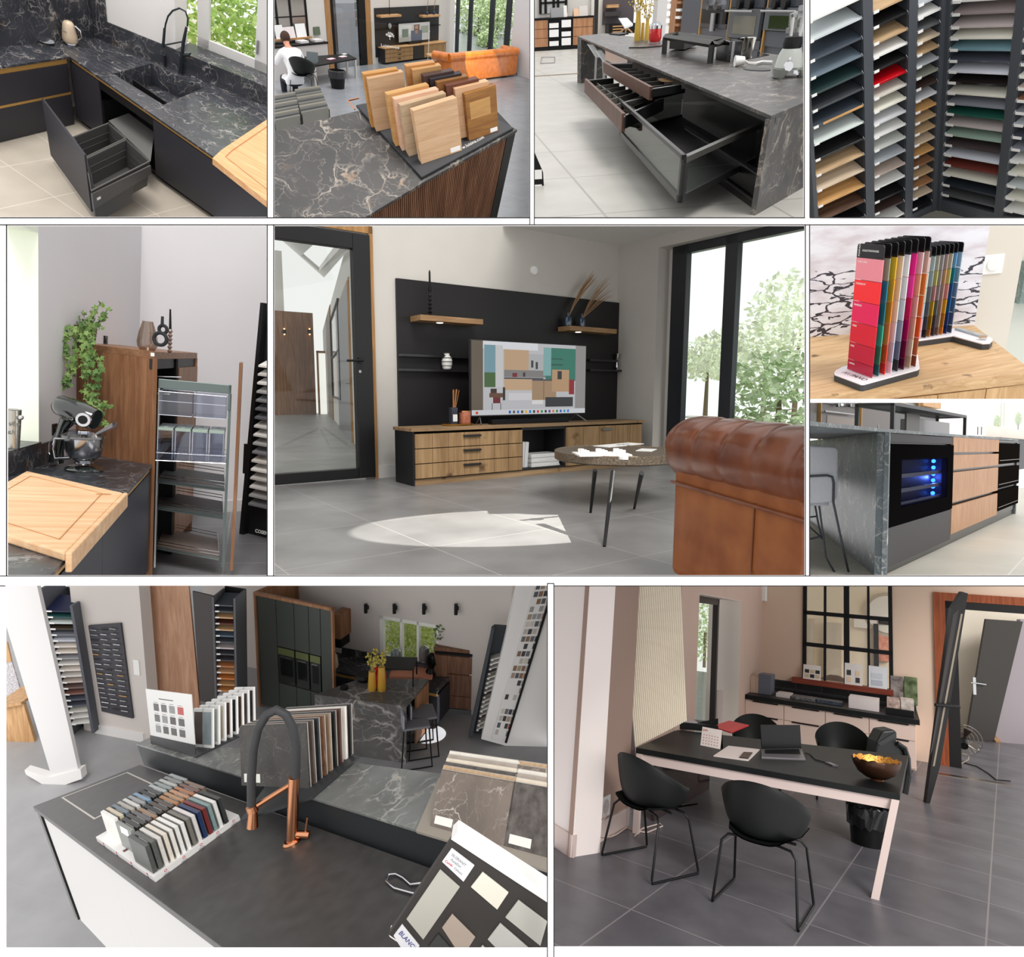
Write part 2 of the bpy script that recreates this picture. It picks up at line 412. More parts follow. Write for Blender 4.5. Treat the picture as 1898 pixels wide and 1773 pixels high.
# ================================================================ corner of the dark kitchen with the stone sink
def room_a():
 Q = Room('A',[[0.88237,0.33503,0.33042],[0.47018,-0.59989,-0.64735],[-0.01866,0.72656,-0.68685]],[-3.6061,-3.9183,5.6695],1.6,RECTS['A'])
 Z = zo(0,0,3.796);A = lambda x,y,z=0:Q.at(*Z(x,y),z=z)
 mar = marble((58,60,66),(184,178,174),(150,112,80),3.2,.26,.032,.7);fr_ = paint((52,51,57),.5);blk = paint((20,20,22),.5)
 c0 = A(668,262);ci = A(490,397);fe = A(1500,1100);fe = ci+(fe-ci)*1.7;be = A(1878,745);be = c0+(be-c0)*1.25
 lf = A(0,472);lf = ci+(lf-ci)*1.5;lb = A(0,332);lb = c0+(lb-c0)*1.5
 h0,h1,h2,h3 = A(800,520),A(1068,448),A(1432,618),A(1150,737)
 f0 = A(800,613);f3 = A(1150,857);b1 = A(1130,446);b2 = A(1500,594)
 m = MB();t = .022
 for p in ([lb,lf,ci,c0],[c0,ci,f0,h0,h1,b1],[f0,f3,h3,h0],[h1,h2,b2,b1],[f3,fe,be,b2,h2,h3]):m.prism(p,-t,0)
 ob('worktop',m,mar,None,Q,'dark veined stone worktop running round the kitchen corner with the sink','worktop')
 dp = .26;cc = (h0+h1+h2+h3)/4
 t_ = thing('sink','rectangular sink basin of dark veined stone','sink',Q)
 H = [h0,h1,h2,h3];Bq = [cc+(p-cc)*.9 for p in H];m = MB()
 for i in range(4):
  j = (i+1)%4;o = lambda p:cc+(p-cc)*1.06
  m.hexa([v3(H[i],-.001),v3(H[j],-.001),v3(o(H[j]),-.03),v3(o(H[i]),-.03)],[v3(Bq[i],-dp),v3(Bq[j],-dp),v3(o(Bq[j]),-dp),v3(o(Bq[i]),-dp)])
 m.hexa([v3(p,-dp) for p in Bq],[v3(p,-dp-.02) for p in Bq]);ob('basin',m,mar,t_)
 dc = Bq[2]*.5+Bq[1]*.2+Bq[3]*.3;ob('overflow',MB().xf(Matrix()).box(-.03,.03,-.004,.004,-.012,.012).xf(Mx(v3(h1.lerp(h2,.35)*.985+cc*.015,-.07),math.atan2((h2-h1).y,(h2-h1).x))),STEEL,t_)
 # draining board
 D = [A(640,430),A(905,383),A(1068,448),A(800,520)]
 t_ = thing('draining_board','grooved stone draining board beside the sink','draining board',Q)
 ob('board',MB().prism(D,0,.004),mar,t_)
 g = MB()
 for k in range(1,8):
  a = D[0].lerp(D[1],k/8);b = D[3].lerp(D[2],k/8);g.tube([v3(a.lerp(b,.04),.005),v3(a.lerp(b,.97),.005)],.0035,5)
 ob('grooves',g,paint((32,32,36),.6),t_)
 # floor & cabinets
 S = face(Q,ci,fe,c0);Bk = face(Q,ci,lf,c0)
 zf = A(150*3.796,232*3.796);zfl = S.at(*Z(560,868),y=.03).z
 ft = tiles((188,178,164),(214,206,194),.75,rough=.5,var=8,line=.005,off=(.2,.1),rot=.15)
 struct('floor',box(-4,6,-8,4,zfl-.06,zfl),ft)
 # back run
 xi = 0 if abs(Bk.I.translation.x)<0 else 0
 ic = Bk.I@(Q.M@ci);le = Bk.I@(Q.M@lf);s = 1 if le.x>ic.x else -1
 z1 = Bk.at(*Z(465,430),y=.02).z;z2 = Bk.at(*Z(500,662),y=.02).z;z3 = Bk.at(*Z(540,862),y=.02).z
 cabs = thing('base_cabinet','dark grey drawer cabinet with brass grip rails on the left run','cabinet',Bk)
 X = lambda d:ic.x+s*d;L = abs(le.x-ic.x)
 ob('carcass',MB().box(X(0),X(L),.06,.5,z3,-.03),blk,cabs)
 ob('plinth',box(X(0),X(L),.07,.09,zfl,z3+.01),blk,cabs)
 ob('drawer',box(X(.05),X(L),.01,.03,z2+.035,z1-.03),fr_,cabs,bev=.002);ob('drawer',box(X(.05),X(L),.01,.03,z3,z2),fr_,cabs,bev=.002)
 ob('grip_rail',box(X(.03),X(L),.02,.05,z1-.03,-.03),BRASS,cabs,bev=.003);ob('grip_rail',box(X(.03),X(L),.015,.045,z2,z2+.032),BRASS,cabs,bev=.003)
 # sink run
 sc = S.I@(Q.M@ci);se = S.I@(Q.M@fe);s2 = 1 if se.x>sc.x else -1
 def SX(x,y,yy=.02):return S.at(*Z(x,y),y=yy)
 xa = SX(500,500).x;xb = SX(712,700).x;xc = SX(1085,950).x;zt = SX(705,585).z;zdn = SX(1030,1420).z
 ob('grip_rail',MB().box(sc.x,se.x,.02,.045,-.062,-.026),BRASS,None,S,'long brass grip rail under the sink worktop edge','grip rail',bev=.004)
 def cab(x0,x1,lab):
  c = thing('base_cabinet',lab,'cabinet',S);x0,x1 = sorted((x0,x1))
  ob('carcass',box(x0,x1,.05,.5,zfl+.08,-.32),blk,c);ob('door',box(x0+.003,x1-.003,.01,.03,zfl+.07,-.07),fr_,c,bev=.002);ob('plinth',box(x0,x1,.07,.09,zfl,zfl+.08),blk,c);return c
 cab(xa,xb,'narrow dark door cabinet left of the pulled-out waste drawer');cab(xc,se.x,'dark door cabinet right of the pulled-out waste drawer')
 c = thing('sink_cabinet','open cabinet under the sink with its dark waste drawer pulled out','cabinet',S);x0,x1 = sorted((xb,xc))
 ob('side_panel',box(x0,x0+.018,.03,.5,zfl+.08,-.3),blk,c);ob('side_panel',box(x1-.018,x1,.03,.5,zfl+.08,-.3),blk,c)
 ob('back_panel',box(x0,x1,.48,.5,zfl+.08,-.07),blk,c);ob('floor_panel',box(x0,x1,.03,.5,zfl+.08,zfl+.1),blk,c)
 ob('rail',box(x0,x1,.02,.04,-.16,-.07),blk,c);ob('plinth',box(x0,x1,.07,.09,zfl,zfl+.08),blk,c)
 gz = -.42;G = [A(765,848,gz),A(905,795,gz),A(1085,930,gz),A(1060,1130,gz)]
 ob('lid',MB().prism(G,gz-.01,gz).xf(S.I@Q.M),paint((112,112,110),.45),c)
 # pulled drawer
 t0 = A(292,690,-.09);t1 = A(592,1088,-.09);P = face(Q,t0,t1,c0);w = (t1-t0).length
 a0 = P.I@(Q.M@t0);a1 = P.I@(Q.M@t1);x0,x1 = sorted((a0.x,a1.x))
 ob('drawer_front',box(x0,x1,0,.022,zfl+.08,-.09).xf(S.I@P.M),fr_,c,bev=.002)
 zb = -.3;gm = paint((74,73,72),.5);gi = paint((58,57,56),.6)
 for nm,pts in (('far',[(512,968),(765,868),(885,975),(598,1110)]),('near',[(602,1120),(890,985),(1055,1135),(640,1345)])):
  b = ob('waste_bin',tray(pl(Q,Z,pts,zb),.3,.012,.12,zb).xf(S.I@Q.M),gm,c)
  q = pl(Q,Z,pts,zb);rim = [v3(p,zb+.004) for p in q];ob('rim',MB().tube(rim,.008,6,True).xf(S.I@Q.M),paint((104,102,98),.4),b)
  lines = MB();cq = sum(q,Vector())/4
  for k in (.3,.55):lines.tube([v3(cq+(p-cq)*(.93-.12*k),zb-.3*k) for p in q],.002,4,True)
  ob('rib',lines.xf(S.I@Q.M),paint((110,108,106),.5),b)
 sd = [A(640,1350,zb-.0),A(1055,1150,zb)]
 e = face(Q,sd[0],sd[1],t0);p0 = e.I@(Q.M@sd[0]);p1 = e.I@(Q.M@sd[1]);X0,X1 = sorted((p0.x,p1.x))
 ob('drawer_side',MB().prismy([(X0,zb-.02),(X1,zb-.02),(X1,zb-.13),(X0+.04,zb-.2),(X0,zb-.2)],-.012,.004).xf(S.I@e.M),paint((98,97,95),.4,.3),c)
 ob('drawer_side_lower',MB().prismy([(X0+.02,zb-.2),(X1*.7+X0*.3,zb-.15),(X1*.6+X0*.4,zb-.36),(X0+.02,zb-.38)],-.004,.01).xf(S.I@e.M),paint((84,83,82),.5,.2),c)
 lb_ = e.at(*Z(695,1395),y=-.012);ob('sticker',box(lb_.x-.03,lb_.x+.03,-.014,-.012,lb_.z-.014,lb_.z+.014).xf(S.I@e.M),WHITE,c)
 # splashback, wall, sill, window
 W = face(Q,c0,be,ci);flip = False
 W = Q.along((c0.x,c0.y,0),(be.x,be.y,0))
 out = 1 if (W.I@(Q.M@ci)).y<0 else -1            # local y pointing out of the room
 wp = lambda x,y,yy=0:W.at(*Z(x,y),y=yy*out)
 xk = wp(758,180).x;hu = wp(760,215).z;hr = wp(1878,548).z;hu = (hu+hr)/2;xs = wp(1235,300).x
 bw = Q.along((c0.x,c0.y,0),(lb.x,lb.y,0));ob2 = 1 if (bw.I@(Q.M@ci)).y<0 else -1
 ob('splashback',box(0,3,0,.02*ob2,0,1.2),mar,None,bw,'tall dark veined stone splashback behind the kettle','splashback')
 ob('splashback',MB().box(0,xk,-.02*out,0,0,1.2).box(xk,4,-.02*out,0,0,hu),mar,None,W,'low dark veined stone upstand along the sink wall','splashback')
 ww = paint((252,248,244),.85)
 struct('wall_left',box(-.2,3,.02*ob2,.2*ob2,-.9,2),ww,bw)
 struct('wall_right',MB().box(0,xs,.0,.35*out,-.9,2).box(xs,4,0,.35*out,-.9,hu-.02),ww,W)
 yb = W.at(*Z(1385,318),z=hu).y;yb = max(.12,abs(yb))
 ob('window_sill',box(xs,4,0,yb*out,hu-.02,hu),mar,None,W,'deep dark veined stone window sill above the sink','window sill')
 wf = lambda x,y:W.at(*Z(x,y),y=yb*out)
 a = wf(1388,312);g0 = wf(1470,285);g1 = wf(1795,345);r0 = wf(1850,380)
 fm = paint((236,234,232),.4)
 fx = MB().box(a.x,g0.x,yb*out,(yb+.06)*out,hu,1.6).box(g1.x,g1.x+.22,yb*out,(yb+.06)*out,hu,1.6).box(a.x,4,(yb)*out,(yb+.05)*out,hu,max(hu+.05,g0.z))
 wi = struct('window_1',fx,fm,W,bev=.004)
 ob('pane',box(g0.x,g1.x,(yb+.03)*out,(yb+.035)*out,hu,1.6),glass((252,255,250),.03),wi)
 hd = wf(1815,340);ob('handle',MB().box(hd.x-.012,hd.x+.012,(yb-.03)*out,yb*out,hd.z-.07,hd.z+.1),STEEL,wi)
 lm = leafmat((150,190,80),(222,238,160))
 c = W.at(*Z(1720,140),y=(yb+1.2)*out);t_ = thing('bush','bright green bush outside the kitchen window','bush',W.sub((c.x,c.y,zfl)))
 ob('foliage',leaves(2200,(0,0,c.z-zfl),(1.1,.5,1.0),.07,5),lm,t_);ob('stem',MB().cyl((0,0,0),(0,0,c.z-zfl-.4),.04,.02,8),paint((110,96,76)),t_)
 # kettle
 k = A(497,308);K = facing(Q,k);kt = K.at(*Z(490,148),y=0).z;kw = abs(K.at(*Z(548,290),y=0).x-K.at(*Z(446,290),y=0).x)/2
 t_ = thing('kettle','cream retro kettle with chrome base and handle on the dark worktop','kettle',K)
 cr = paint((226,202,172),.25,spec=.6,coat=.5)
 ob('base',MB().lathe([(kw*.8,0),(kw*.82,.012),(kw*.7,.03)],n=28),CHROME,t_,smooth=1)
 ob('body',MB().lathe([(kw*.9,.03),(kw,.045),(kw*.97,kt*.35),(kw*.8,kt*.72),(kw*.7,kt*.88),(kw*.5,kt*.96),(.01,kt)],n=32),cr,t_,smooth=1)
 hx = K.at(*Z(575,250),y=0).x
 ob('handle',MB().tube([(kw*.6,0,kt*.83),(kw*.95,0,kt*.86),(hx*.95,0,kt*.72),(hx,0,kt*.45),(kw*1.0,0,kt*.25)],.011,10),CHROME,t_,smooth=1)
 ob('spout',MB().hexa([(-kw*.75,-.02,kt*.78),(-kw*.75,.02,kt*.78),(-kw*.55,.02,kt*.93),(-kw*.55,-.02,kt*.93)],[(-kw*1.05,-.008,kt*.86),(-kw*1.05,.008,kt*.86),(-kw*.95,.008,kt*.93),(-kw*.95,-.008,kt*.93)]),CHROME,t_)
 text('lettering','SMEG',kt*.07,CHROME,t_,Mx((-kw*.62,-kw*.93,kt*.55),0,pi/2),.002,sx=1.4)
 ob('power_cable',MB().tube([(kw*.8,.03,.006),(kw*1.6,.02,.006),(kw*2.0,.08,.03),(kw*1.5,.12,.1)],.004,6),paint((60,60,62)),t_)
 d = A(330,305);ob('dish',MB().lathe([(.02,0),(.05,.004),(.085,.03),(.08,.03),(.045,.008),(.01,.006)],n=28),paint((176,180,184),.15,spec=.8),None,Q.sub(d),'small clear glass dish by the splashback','dish',smooth=1)
 # tap
 b = A(1270,518);T = facing(Q,b);tp = lambda x,y:T.at(*Z(x,y),y=0);tm = paint((56,62,66),.3,.6)
 t_ = thing('kitchen_tap','tall dark grey spring-neck kitchen tap behind the sink','tap',T)
 o0 = tp(1290,300);r = .022
 ob('base',MB().lathe([(.034,0),(.034,.008),(.026,.012)],n=20),tm,t_,smooth=1)
 ob('pillar',MB().tube([(0,0,0),(o0.x,0,o0.z),tp(1312,190)],[.024,.022,.016],16),tm,t_,smooth=1)
 pts = [tp(*q) for q in ((1318,185),(1322,130),(1305,80),(1262,58),(1215,75),(1182,115),(1165,170),(1160,205))]
 ob('neck',MB().tube(pts,.011,12),tm,t_,smooth=1)
 ob('spray_head',MB().tube([tp(1158,200),tp(1150,300),tp(1146,330)],[.016,.018,.022],14),tm,t_,smooth=1)
 ob('bracket',MB().cyl(tp(1150,318),tp(1292,292),.009),tm,t_,smooth=1)
 ob('lever',MB().cyl(tp(1285,385),tp(1335,385),.018).cyl(tp(1335,385),tp(1342,372),.008),tm,t_,smooth=1)
 b = A(1160,468);T = facing(Q,b);q = T.at(*Z(1160,392),y=0)
 t_ = thing('soap_dispenser','small dark soap dispenser left of the tap','soap dispenser',T)
 ob('stem',MB().cyl((0,0,0),(0,0,q.z),.014),tm,t_,smooth=1);ob('nozzle',MB().cyl((.01,0,q.z),(-.055,0,q.z),.008),tm,t_,smooth=1)
 b = A(1362,545);ob('pop_up_socket',MB().box(-.03,.03,-.02,.02,0,.02),STEEL,None,Q.sub(b,.5),'small steel plug button on the worktop right of the tap','plug',bev=.004)
 # chopping board
 zz = .045;C = [A(1495,1112,zz),A(1560,1052,zz),A(1900,825,zz),A(2200,1000,zz),A(1960,1480,zz)]
 be_ = wood((214,158,108),(236,188,140),'x',.8,.5)
 t_ = thing('chopping_board','thick pale beech chopping board hooked over the worktop edge','chopping board',Q)
 ob('board',MB().prism(C,-.03,zz),be_,t_,bev=.012)
 cc = sum(C,Vector())/5;G = [cc+(p-cc)*.74 for p in C]
 ob('juice_groove',MB().tube([v3(p,zz) for p in G],.008,8,True),wood((180,122,78),(200,144,98),'x',.8,.5),t_)
room_a()

# ================================================================ wood samples on the veined island, living room beyond
def build_person(fr,h,skin,shirt,label,lean=.5):
 """seated figure bending forward, one continuous body mesh grown from a jointed skeleton"""
 J = [((0,0,.45),.15),((0,.03,.62),.145),((0,.12,.82),.165),((0,.22,.98),.15),((0,.30,1.06),.06),((0,.36,1.12),.055),((0,.42,1.2),.10),((0,.45,1.28),.085),
         ((-.19,.22,.98),.07),((-.3,.30,.8),.055),((-.26,.5,.72),.04),((-.24,.58,.72),.035),
         ((.19,.22,.98),.07),((.3,.30,.8),.055),((.26,.5,.72),.04),((.24,.58,.72),.035),
         ((-.1,.1,.47),.1),((-.13,.48,.48),.075),((-.13,.5,.1),.05),((-.13,.62,.05),.04),
         ((.1,.1,.47),.1),((.13,.48,.48),.075),((.13,.5,.1),.05),((.13,.62,.05),.04)]
 E = [(0,1),(1,2),(2,3),(3,4),(4,5),(5,6),(6,7),(3,8),(8,9),(9,10),(10,11),(3,12),(12,13),(13,14),(14,15),(0,16),(16,17),(17,18),(18,19),(0,20),(20,21),(21,22),(22,23)]
 k = h/1.3
 for sgn,base in ((-1,11),(1,15)):
  w = Vector(J[base][0])
  for f in range(4):
   a = w+Vector((sgn*(-.03+.02*f),.05,-.005));b = a+Vector((0,.035+.008*(f%3),-.012));J.append((tuple(a),.009));J.append((tuple(b),.008));n = len(J);E+=[(base,n-2),(n-2,n-1)]
  a = w+Vector((-sgn*.04,.02,-.01));J.append((tuple(a),.011));E.append((base,len(J)-1))
 me = bpy.data.meshes.new('body');me.from_pydata([tuple(v*k for v in p) for p,r in J],E,[])
 o = bpy.data.objects.new('person',me);link(o,fr);meta(o,label,'person')
 sk = o.modifiers.new('skin','SKIN')
 for i,(p,r) in enumerate(J):me.skin_vertices[0].data[i].radius = (r*k,r*k)
 me.skin_vertices[0].data[0].use_root = True
 o.modifiers.new('sub','SUBSURF').render_levels = 2;me.materials.append(skin)
 dg = bpy.context.evaluated_depsgraph_get();o2 = bpy.data.meshes.new_from_object(o.evaluated_get(dg));o.modifiers.clear();o.data = o2
 for p in o2.polygons:p.use_smooth = True
 # shirt: the torso and sleeves, a little outside the skin
 bm = bmesh.new();bm.from_mesh(o2);kill = []
 for f in bm.faces:
  c = f.calc_center_median()/k
  keep = (.42<c.z<1.07 and c.y<.34+.0*c.z and not (abs(c.x)>.33)) and not (c.z<.5 and c.y>.14)
  if not keep:kill.append(f)
 bmesh.ops.delete(bm,geom=kill,context='FACES')
 for v in bm.verts:v.co+=v.normal*.014*k
 sm = bpy.data.meshes.new('shirt');bm.to_mesh(sm);bm.free();sm.materials.clear();sm.materials.append(shirt)
 so_ = bpy.data.objects.new('shirt',sm);link(so_,None,o)
 bm = bmesh.new();bm.from_mesh(o2)
 bmesh.ops.delete(bm,geom=[f for f in bm.faces if (lambda c:not (c.z<.56 and (c.y>.1 or c.z<.47)) or c.z<.08)(f.calc_center_median()/k)],context='FACES')
 for v in bm.verts:v.co+=v.normal*.012*k
 tm = bpy.data.meshes.new('trousers');bm.to_mesh(tm);bm.free();tm.materials.clear();tm.materials.append(paint((40,44,56),.8))
 link(bpy.data.objects.new('trousers',tm),None,o)
 hd = MB().ball((0,.425*k,1.235*k),.105*k,.11*k,.12*k,20)
 ob('hair',hd,paint((66,44,34),.8),o,smooth=1)
 return o

def shell_chair(Q,P,rz,s,label,group,leg=BLKM,seat=None):
 """moulded tub chair: thin curved shell on a bent steel sled frame"""
 seat = seat or paint((22,25,24),.5,spec=.25)
 fr = Q.sub(P,rz)
 t = thing('tub_chair',label,'chair',fr,group)
 NU,NV = 28,12;m = MB()
 def pt(u,v):       # u round the back from arm to arm, v from rim to the middle of the seat
  a = pi*(-.15+1.3*u)  # opening faces -y
  rim_z = .60+.20*max(0,sin(pi*u))**1.5
  rx = .29;ry = .27
  k = 1-v;sh = k**.32
  z = .44+(rim_z-.44)*(k**2.2)
  return (rx*cos(a)*sh*(1-.0*v),(ry*sin(a))*sh+.02*v,z)
 th = .008
 for layer in (0,1):
  n0 = len(m.v)
  for j in range(NV+1):
   for i in range(NU+1):
    x,y,z = pt(i/NU,j/NV);g = 1-layer*.03;m.v.append((x*g*s,y*g*s,(z+layer*th*1.3)*s))
  for j in range(NV):
   for i in range(NU):
    q = [n0+j*(NU+1)+i,n0+j*(NU+1)+i+1,n0+(j+1)*(NU+1)+i+1,n0+(j+1)*(NU+1)+i]
    m.f.append(q if layer else q[::-1])
 n1 = (NU+1)*(NV+1)
 for i in range(NU):m.f.append([i,i+1,n1+i+1,n1+i])
 m.c = [None]*len(m.f)
 ob('seat_shell',m,seat,t,smooth=60)
 # seat pan
 sp = MB();R = 10
 rows = []
 for j in range(R+1):
  y = .22-.46*j/R;wdt = .235*(1-.25*max(0,y)/.22);zc = .435+.012*(j/R)*0
  rows.append([((-wdt+2*wdt*i/8),y,.436+.05*(abs(i-4)/4)**3) for i in range(9)])
 for r_ in rows:
  for p in r_:sp.v.append(tuple(c*s for c in p))
 for r_ in rows:
  for p in r_:sp.v.append((p[0]*s,p[1]*s,(p[2]-.01)*s))
 nn = 9*(R+1)
 for j in range(R):
  for i in range(8):
   a = j*9+i;sp.f.append([a,a+9,a+10,a+1]);sp.f.append([nn+a,nn+a+1,nn+a+10,nn+a+9])
 for i in range(8):sp.f.append([R*9+i,nn+R*9+i,nn+R*9+i+1,R*9+i+1])
 sp.c = [None]*len(sp.f)
 ob('seat',sp,seat,t,smooth=60)
 r = .009*s
 for sx in (-1,1):
  pts = [(.05*sx,.12,.43),(.2*sx,.15,.42),(.235*sx,.17,.38),(.262*sx,.24,.03),(.265*sx,.235,.010),(.265*sx,.2,.009),(.265*sx,-.2,.009),(.265*sx,-.235,.010),(.262*sx,-.24,.03),(.235*sx,-.15,.38),(.2*sx,-.13,.42),(.05*sx,-.1,.43)]
  ob('leg',MB().tube([tuple(c*s for c in p) for p in pts],r,8),leg,t,smooth=60)
 ob('crossbar',MB().cyl((-.2*s,.0,.425*s),(.2*s,0,.425*s),r).box(-.1*s,.1*s,-.12*s,.12*s,.422*s,.436*s),leg,t)
 return t

def room_b():
 Q = Room('B',[[0.75748,-0.63063,0.1689],[-0.57208,-0.76581,-0.29369],[0.31456,0.12584,-0.94086]],[-0.8842,-2.9443,6.4238],.62,RECTS['B'])
 Z = zo(500,0,3.873)
 def A(x,y,z=None):return Q.at(*Z(x,y),z=0 if z is None else z)
 mar = marble((62,60,60),(178,168,156),(170,130,90),3.4,.4,.035,.5);FZ = -.9
 cR = A(1778,930);cM = A(1090,1316);cL = A(680,1562);cL = cL+(cL-cM)*.6;fl = A(30,942);fm = A(620,797);fl = fl+(fl-fm)*.4;fr_ = A(1222,655)
 ob('worktop',MB().prism([cR,cM,cL,cL+(fl-fm)*1.2,fl,fm,fr_],-.022,0),mar,None,Q,'dark grey veined island top carrying the tray of wood samples','worktop',bev=.002)
 S = face(Q,cR,cM,fl);a = S.I@(Q.M@cR);b = S.I@(Q.M@cL);s = 1 if b.x>a.x else -1
 pw = .075
 t = thing('kitchen_island','island base faced with thin vertical walnut slats and a black corner','island',S)
 ob('corner_post',box(a.x,a.x+s*pw,.01,.6,FZ,-.022),paint((28,28,30),.4),t)
 m = MB().box(a.x+s*pw,b.x,.03,.06,FZ,-.022);n = 90;L = abs(b.x-a.x)-pw
 for i in range(n):x = a.x+s*(pw+L*(i+.2)/n);m.box(x,x+s*L/n*.62,.014,.03,FZ,-.022)
 ob('slatted_front',m,WALN,t)
 ob('core',MB().prism([S.I@(Q.M@p) for p in (cR*.97+fl*.03,cM*.95+fm*.05,cL*.9+fl*.1,fl,fm,fr_)],FZ,-.03),BLACK,t)
 # tray
 T4 = [A(1090,1272,.02),A(1752,915,.02),A(1222,640,.02),A(618,752,.02)]
 tm = paint((48,50,54),.45);X = Q.along((T4[0].x,T4[0].y,0),(T4[1].x,T4[1].y,0))
 t = thing('sample_tray','slotted dark tray holding upright wood samples on the island','tray',X);L4 = [X.I@(Q.M@p) for p in T4]
 ob('base',MB().prism(L4,0,.02),tm,t,bev=.004)
 def UV(u,v):return L4[0].lerp(L4[1],u).lerp(L4[3].lerp(L4[2],u),v)
 ws = (T4[1]-T4[0]).length
 m = MB()
 for c0,c1 in ((.12,.46),(.56,.9)):
  for i in range(9):
   v = .14+i*.085;p,q,r,w = UV(c0,v),UV(c1,v),UV(c1,v+.04),UV(c0,v+.04);m.hexa([v3(k,.0202) for k in (p,q,r,w)],[v3(k,.0212) for k in (p,q,r,w)])
 ob('slots',m,paint((8,8,9),.7),t)
 tx = X.at(*Z(1345,1092),z=.02);te = X.at(*Z(1552,985),z=.02)
 text('lettering','www.luisina.com',(te-tx).length*.14,WHITE,t,Mx((tx.x,tx.y,.0205),math.atan2((te-tx).y,(te-tx).x)),.0004,sx=1.0)
 # sample blocks
 BLp = A(1090,1180,.02);BRp = A(1378,1040,.02);f = Q.along(BLp,BRp);tp = f.at(*Z(1012,803),x=0);bw = (BRp-BLp).length
 yd = Vector((-(BRp-BLp).y,(BRp-BLp).x,0)).normalized()
 if yd.dot(T4[3]-T4[0])<0:yd = -yd
 dy0,h0 = abs(tp.y),tp.z
 def block(TL,TR,mat,lab,th=.15,lbl=None,inlay=None,hs=.95):
  h,dy = h0*hs,dy0*hs
  a = Q.at(*Z(*TL),z=.02+h)-yd*dy;b = Q.at(*Z(*TR),z=.02+h)-yd*dy;a.z = b.z = .02
  g = Q.along(a,b);w = (b-a).length;k = 1 if (g.I@(Q.M@(a+yd))).y>0 else -1;tt = bw*th
  ln = math.hypot(dy,h);ny,nz = h/ln*tt,-dy/ln*tt
  t = thing('wood_sample',lab,'wood sample',g,'wood samples in the slotted tray')
  ob('block',MB().prismx([(0,0.001),(dy*k,h),((dy+ny)*k,h+nz),(ny*k,.001+0*nz)],0,w),mat,t,bev=.0015)
  if inlay:ob('inlay',MB().prismx([((dy*.45)*k-.0008*k,h*.45),((dy*.8)*k-.0008*k,h*.8),(dy*.8*k+.002*k,h*.8),(dy*.45*k+.002*k,h*.45)],w*.12,w*.78),inlay,t)
  if lbl:ob('label',MB().prismx([((dy*.03)*k-.001*k,h*.03),((dy*.12)*k-.001*k,h*.12),(dy*.12*k+.002*k,h*.12),(dy*.03*k+.002*k,h*.03)],w*.72,w*.96),WHITE,t)
 W_ = lambda c,d:wood(c,d,'x',1.6,.5)
 block((1012,803),(1325,706),W_((196,156,118),(218,184,150)),'nearest light oak sample block with white label at the front of the tray',lbl=1,hs=1)
 block((920,765),(1245,674),W_((172,146,116),(200,176,146)),'greyish oak sample block right behind the nearest one')
 block((868,722),(1187,646),W_((212,168,140),(230,192,166)),'pinkish beech sample block, third from the front in the left row')
 block((818,688),(1118,616),W_((182,136,82),(206,164,110)),'golden oak sample block, fourth from the front in the left row')
 block((672,575),(930,524),W_((186,148,112),(206,172,138)),'light oak sample block standing apart at the left of the tray')
 block((636,545),(885,506),W_((170,118,58),(194,144,82)),'golden sample block with a rough top edge at the far left')
 block((990,512),(1197,478),W_((176,132,84),(198,158,108)),'honey oak sample block in the back row, front one of its pair')
 block((940,486),(1150,457),W_((176,120,66),(200,150,98)),'orange-brown sample block in the back row, rear one of its pair')
 block((1072,556),(1292,516),W_((62,44,40),(84,62,56)),'dark brown sample block at the head of the right row')
 block((1120,578),(1347,536),W_((34,30,34),(52,46,50)),'almost black sample block in the right row')
 block((1168,600),(1395,555),W_((120,80,42),(150,104,60)),'mid-brown sample block between the black and the reddish ones')
 block((1240,624),(1475,572),W_((92,54,40),(120,74,56)),'reddish mahogany sample block in the right row')
 block((1305,648),(1548,590),W_((204,160,120),(222,184,148)),'pale beech sample block behind the striped teak one',hs=.93)
 block((1385,684),(1610,614),W_((124,82,40),(172,122,66)),'striped teak sample block with white label at the right front',lbl=1,inlay=W_((180,136,80),(206,160,100)),hs=.88)
 # upright acrylic panel with the maker's tree
 a = A(600,700,.02);b = A(1130,470,.02);g = facing(Q,A(865,590,.02));p0 = g.at(*Z(600,600),y=0);p1 = g.at(*Z(1130,560),y=0);ht = g.at(*Z(1128,208),x=p1.x)
 ph = abs(g.at(*Z(860,200),y=0).z)+.02
 t = thing('acrylic_panel','clear upright acrylic panel with a white tree emblem behind the samples','panel',g)
 x0,x1 = sorted((p0.x,p1.x));ob('sheet',box(x0,x1,-.002,.002,.0,ph),glass((250,252,252),.035),t)
 ob('edge',box(x1-.003,x1,-.003,.003,.0,ph),paint((225,232,232),.3),t)
 q = g.at(*Z(797,332),y=-.004);q2 = g.at(*Z(934,332),y=-.004);ls = abs(q2.x-q.x)
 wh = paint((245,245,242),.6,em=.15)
 text('lettering','Luisiwood',ls*.235,wh,t,Mx((q.x,-.004,q.z),0,pi/2),.0003)
 c = g.at(*Z(862,262),y=-.004);r = ls*.2;m = MB();rnd = random.Random(3)
 for i in range(9):
  w = pi*(.05+.9*i/8);e = (c.x+cos(w)*r,-.004,c.z+sin(w)*r);m.tube([(c.x,-.004,c.z-r*.9),(c.x,-.004,c.z-.1*r),e],[r*.07,r*.05,r*.02],4)
  for k in range(3):m.ball((e[0]+rnd.uniform(-.2,.2)*r,-.004,e[2]+rnd.uniform(-.25,.2)*r),r*.1,.001,r*.1,6)
 ob('emblem',m,wh,t)
 # copper frame at the tray's corner
 P = [A(562,722,.004),A(640,705,.004),A(650,715,.004),A(580,728,.004),A(620,785,.004),A(610,785,.004)]
 ob('copper_trim',MB().tube([P[5],P[0],P[1]],.005,6),COPPER,None,Q,'copper-coloured corner strip at the far left of the tray','strip')
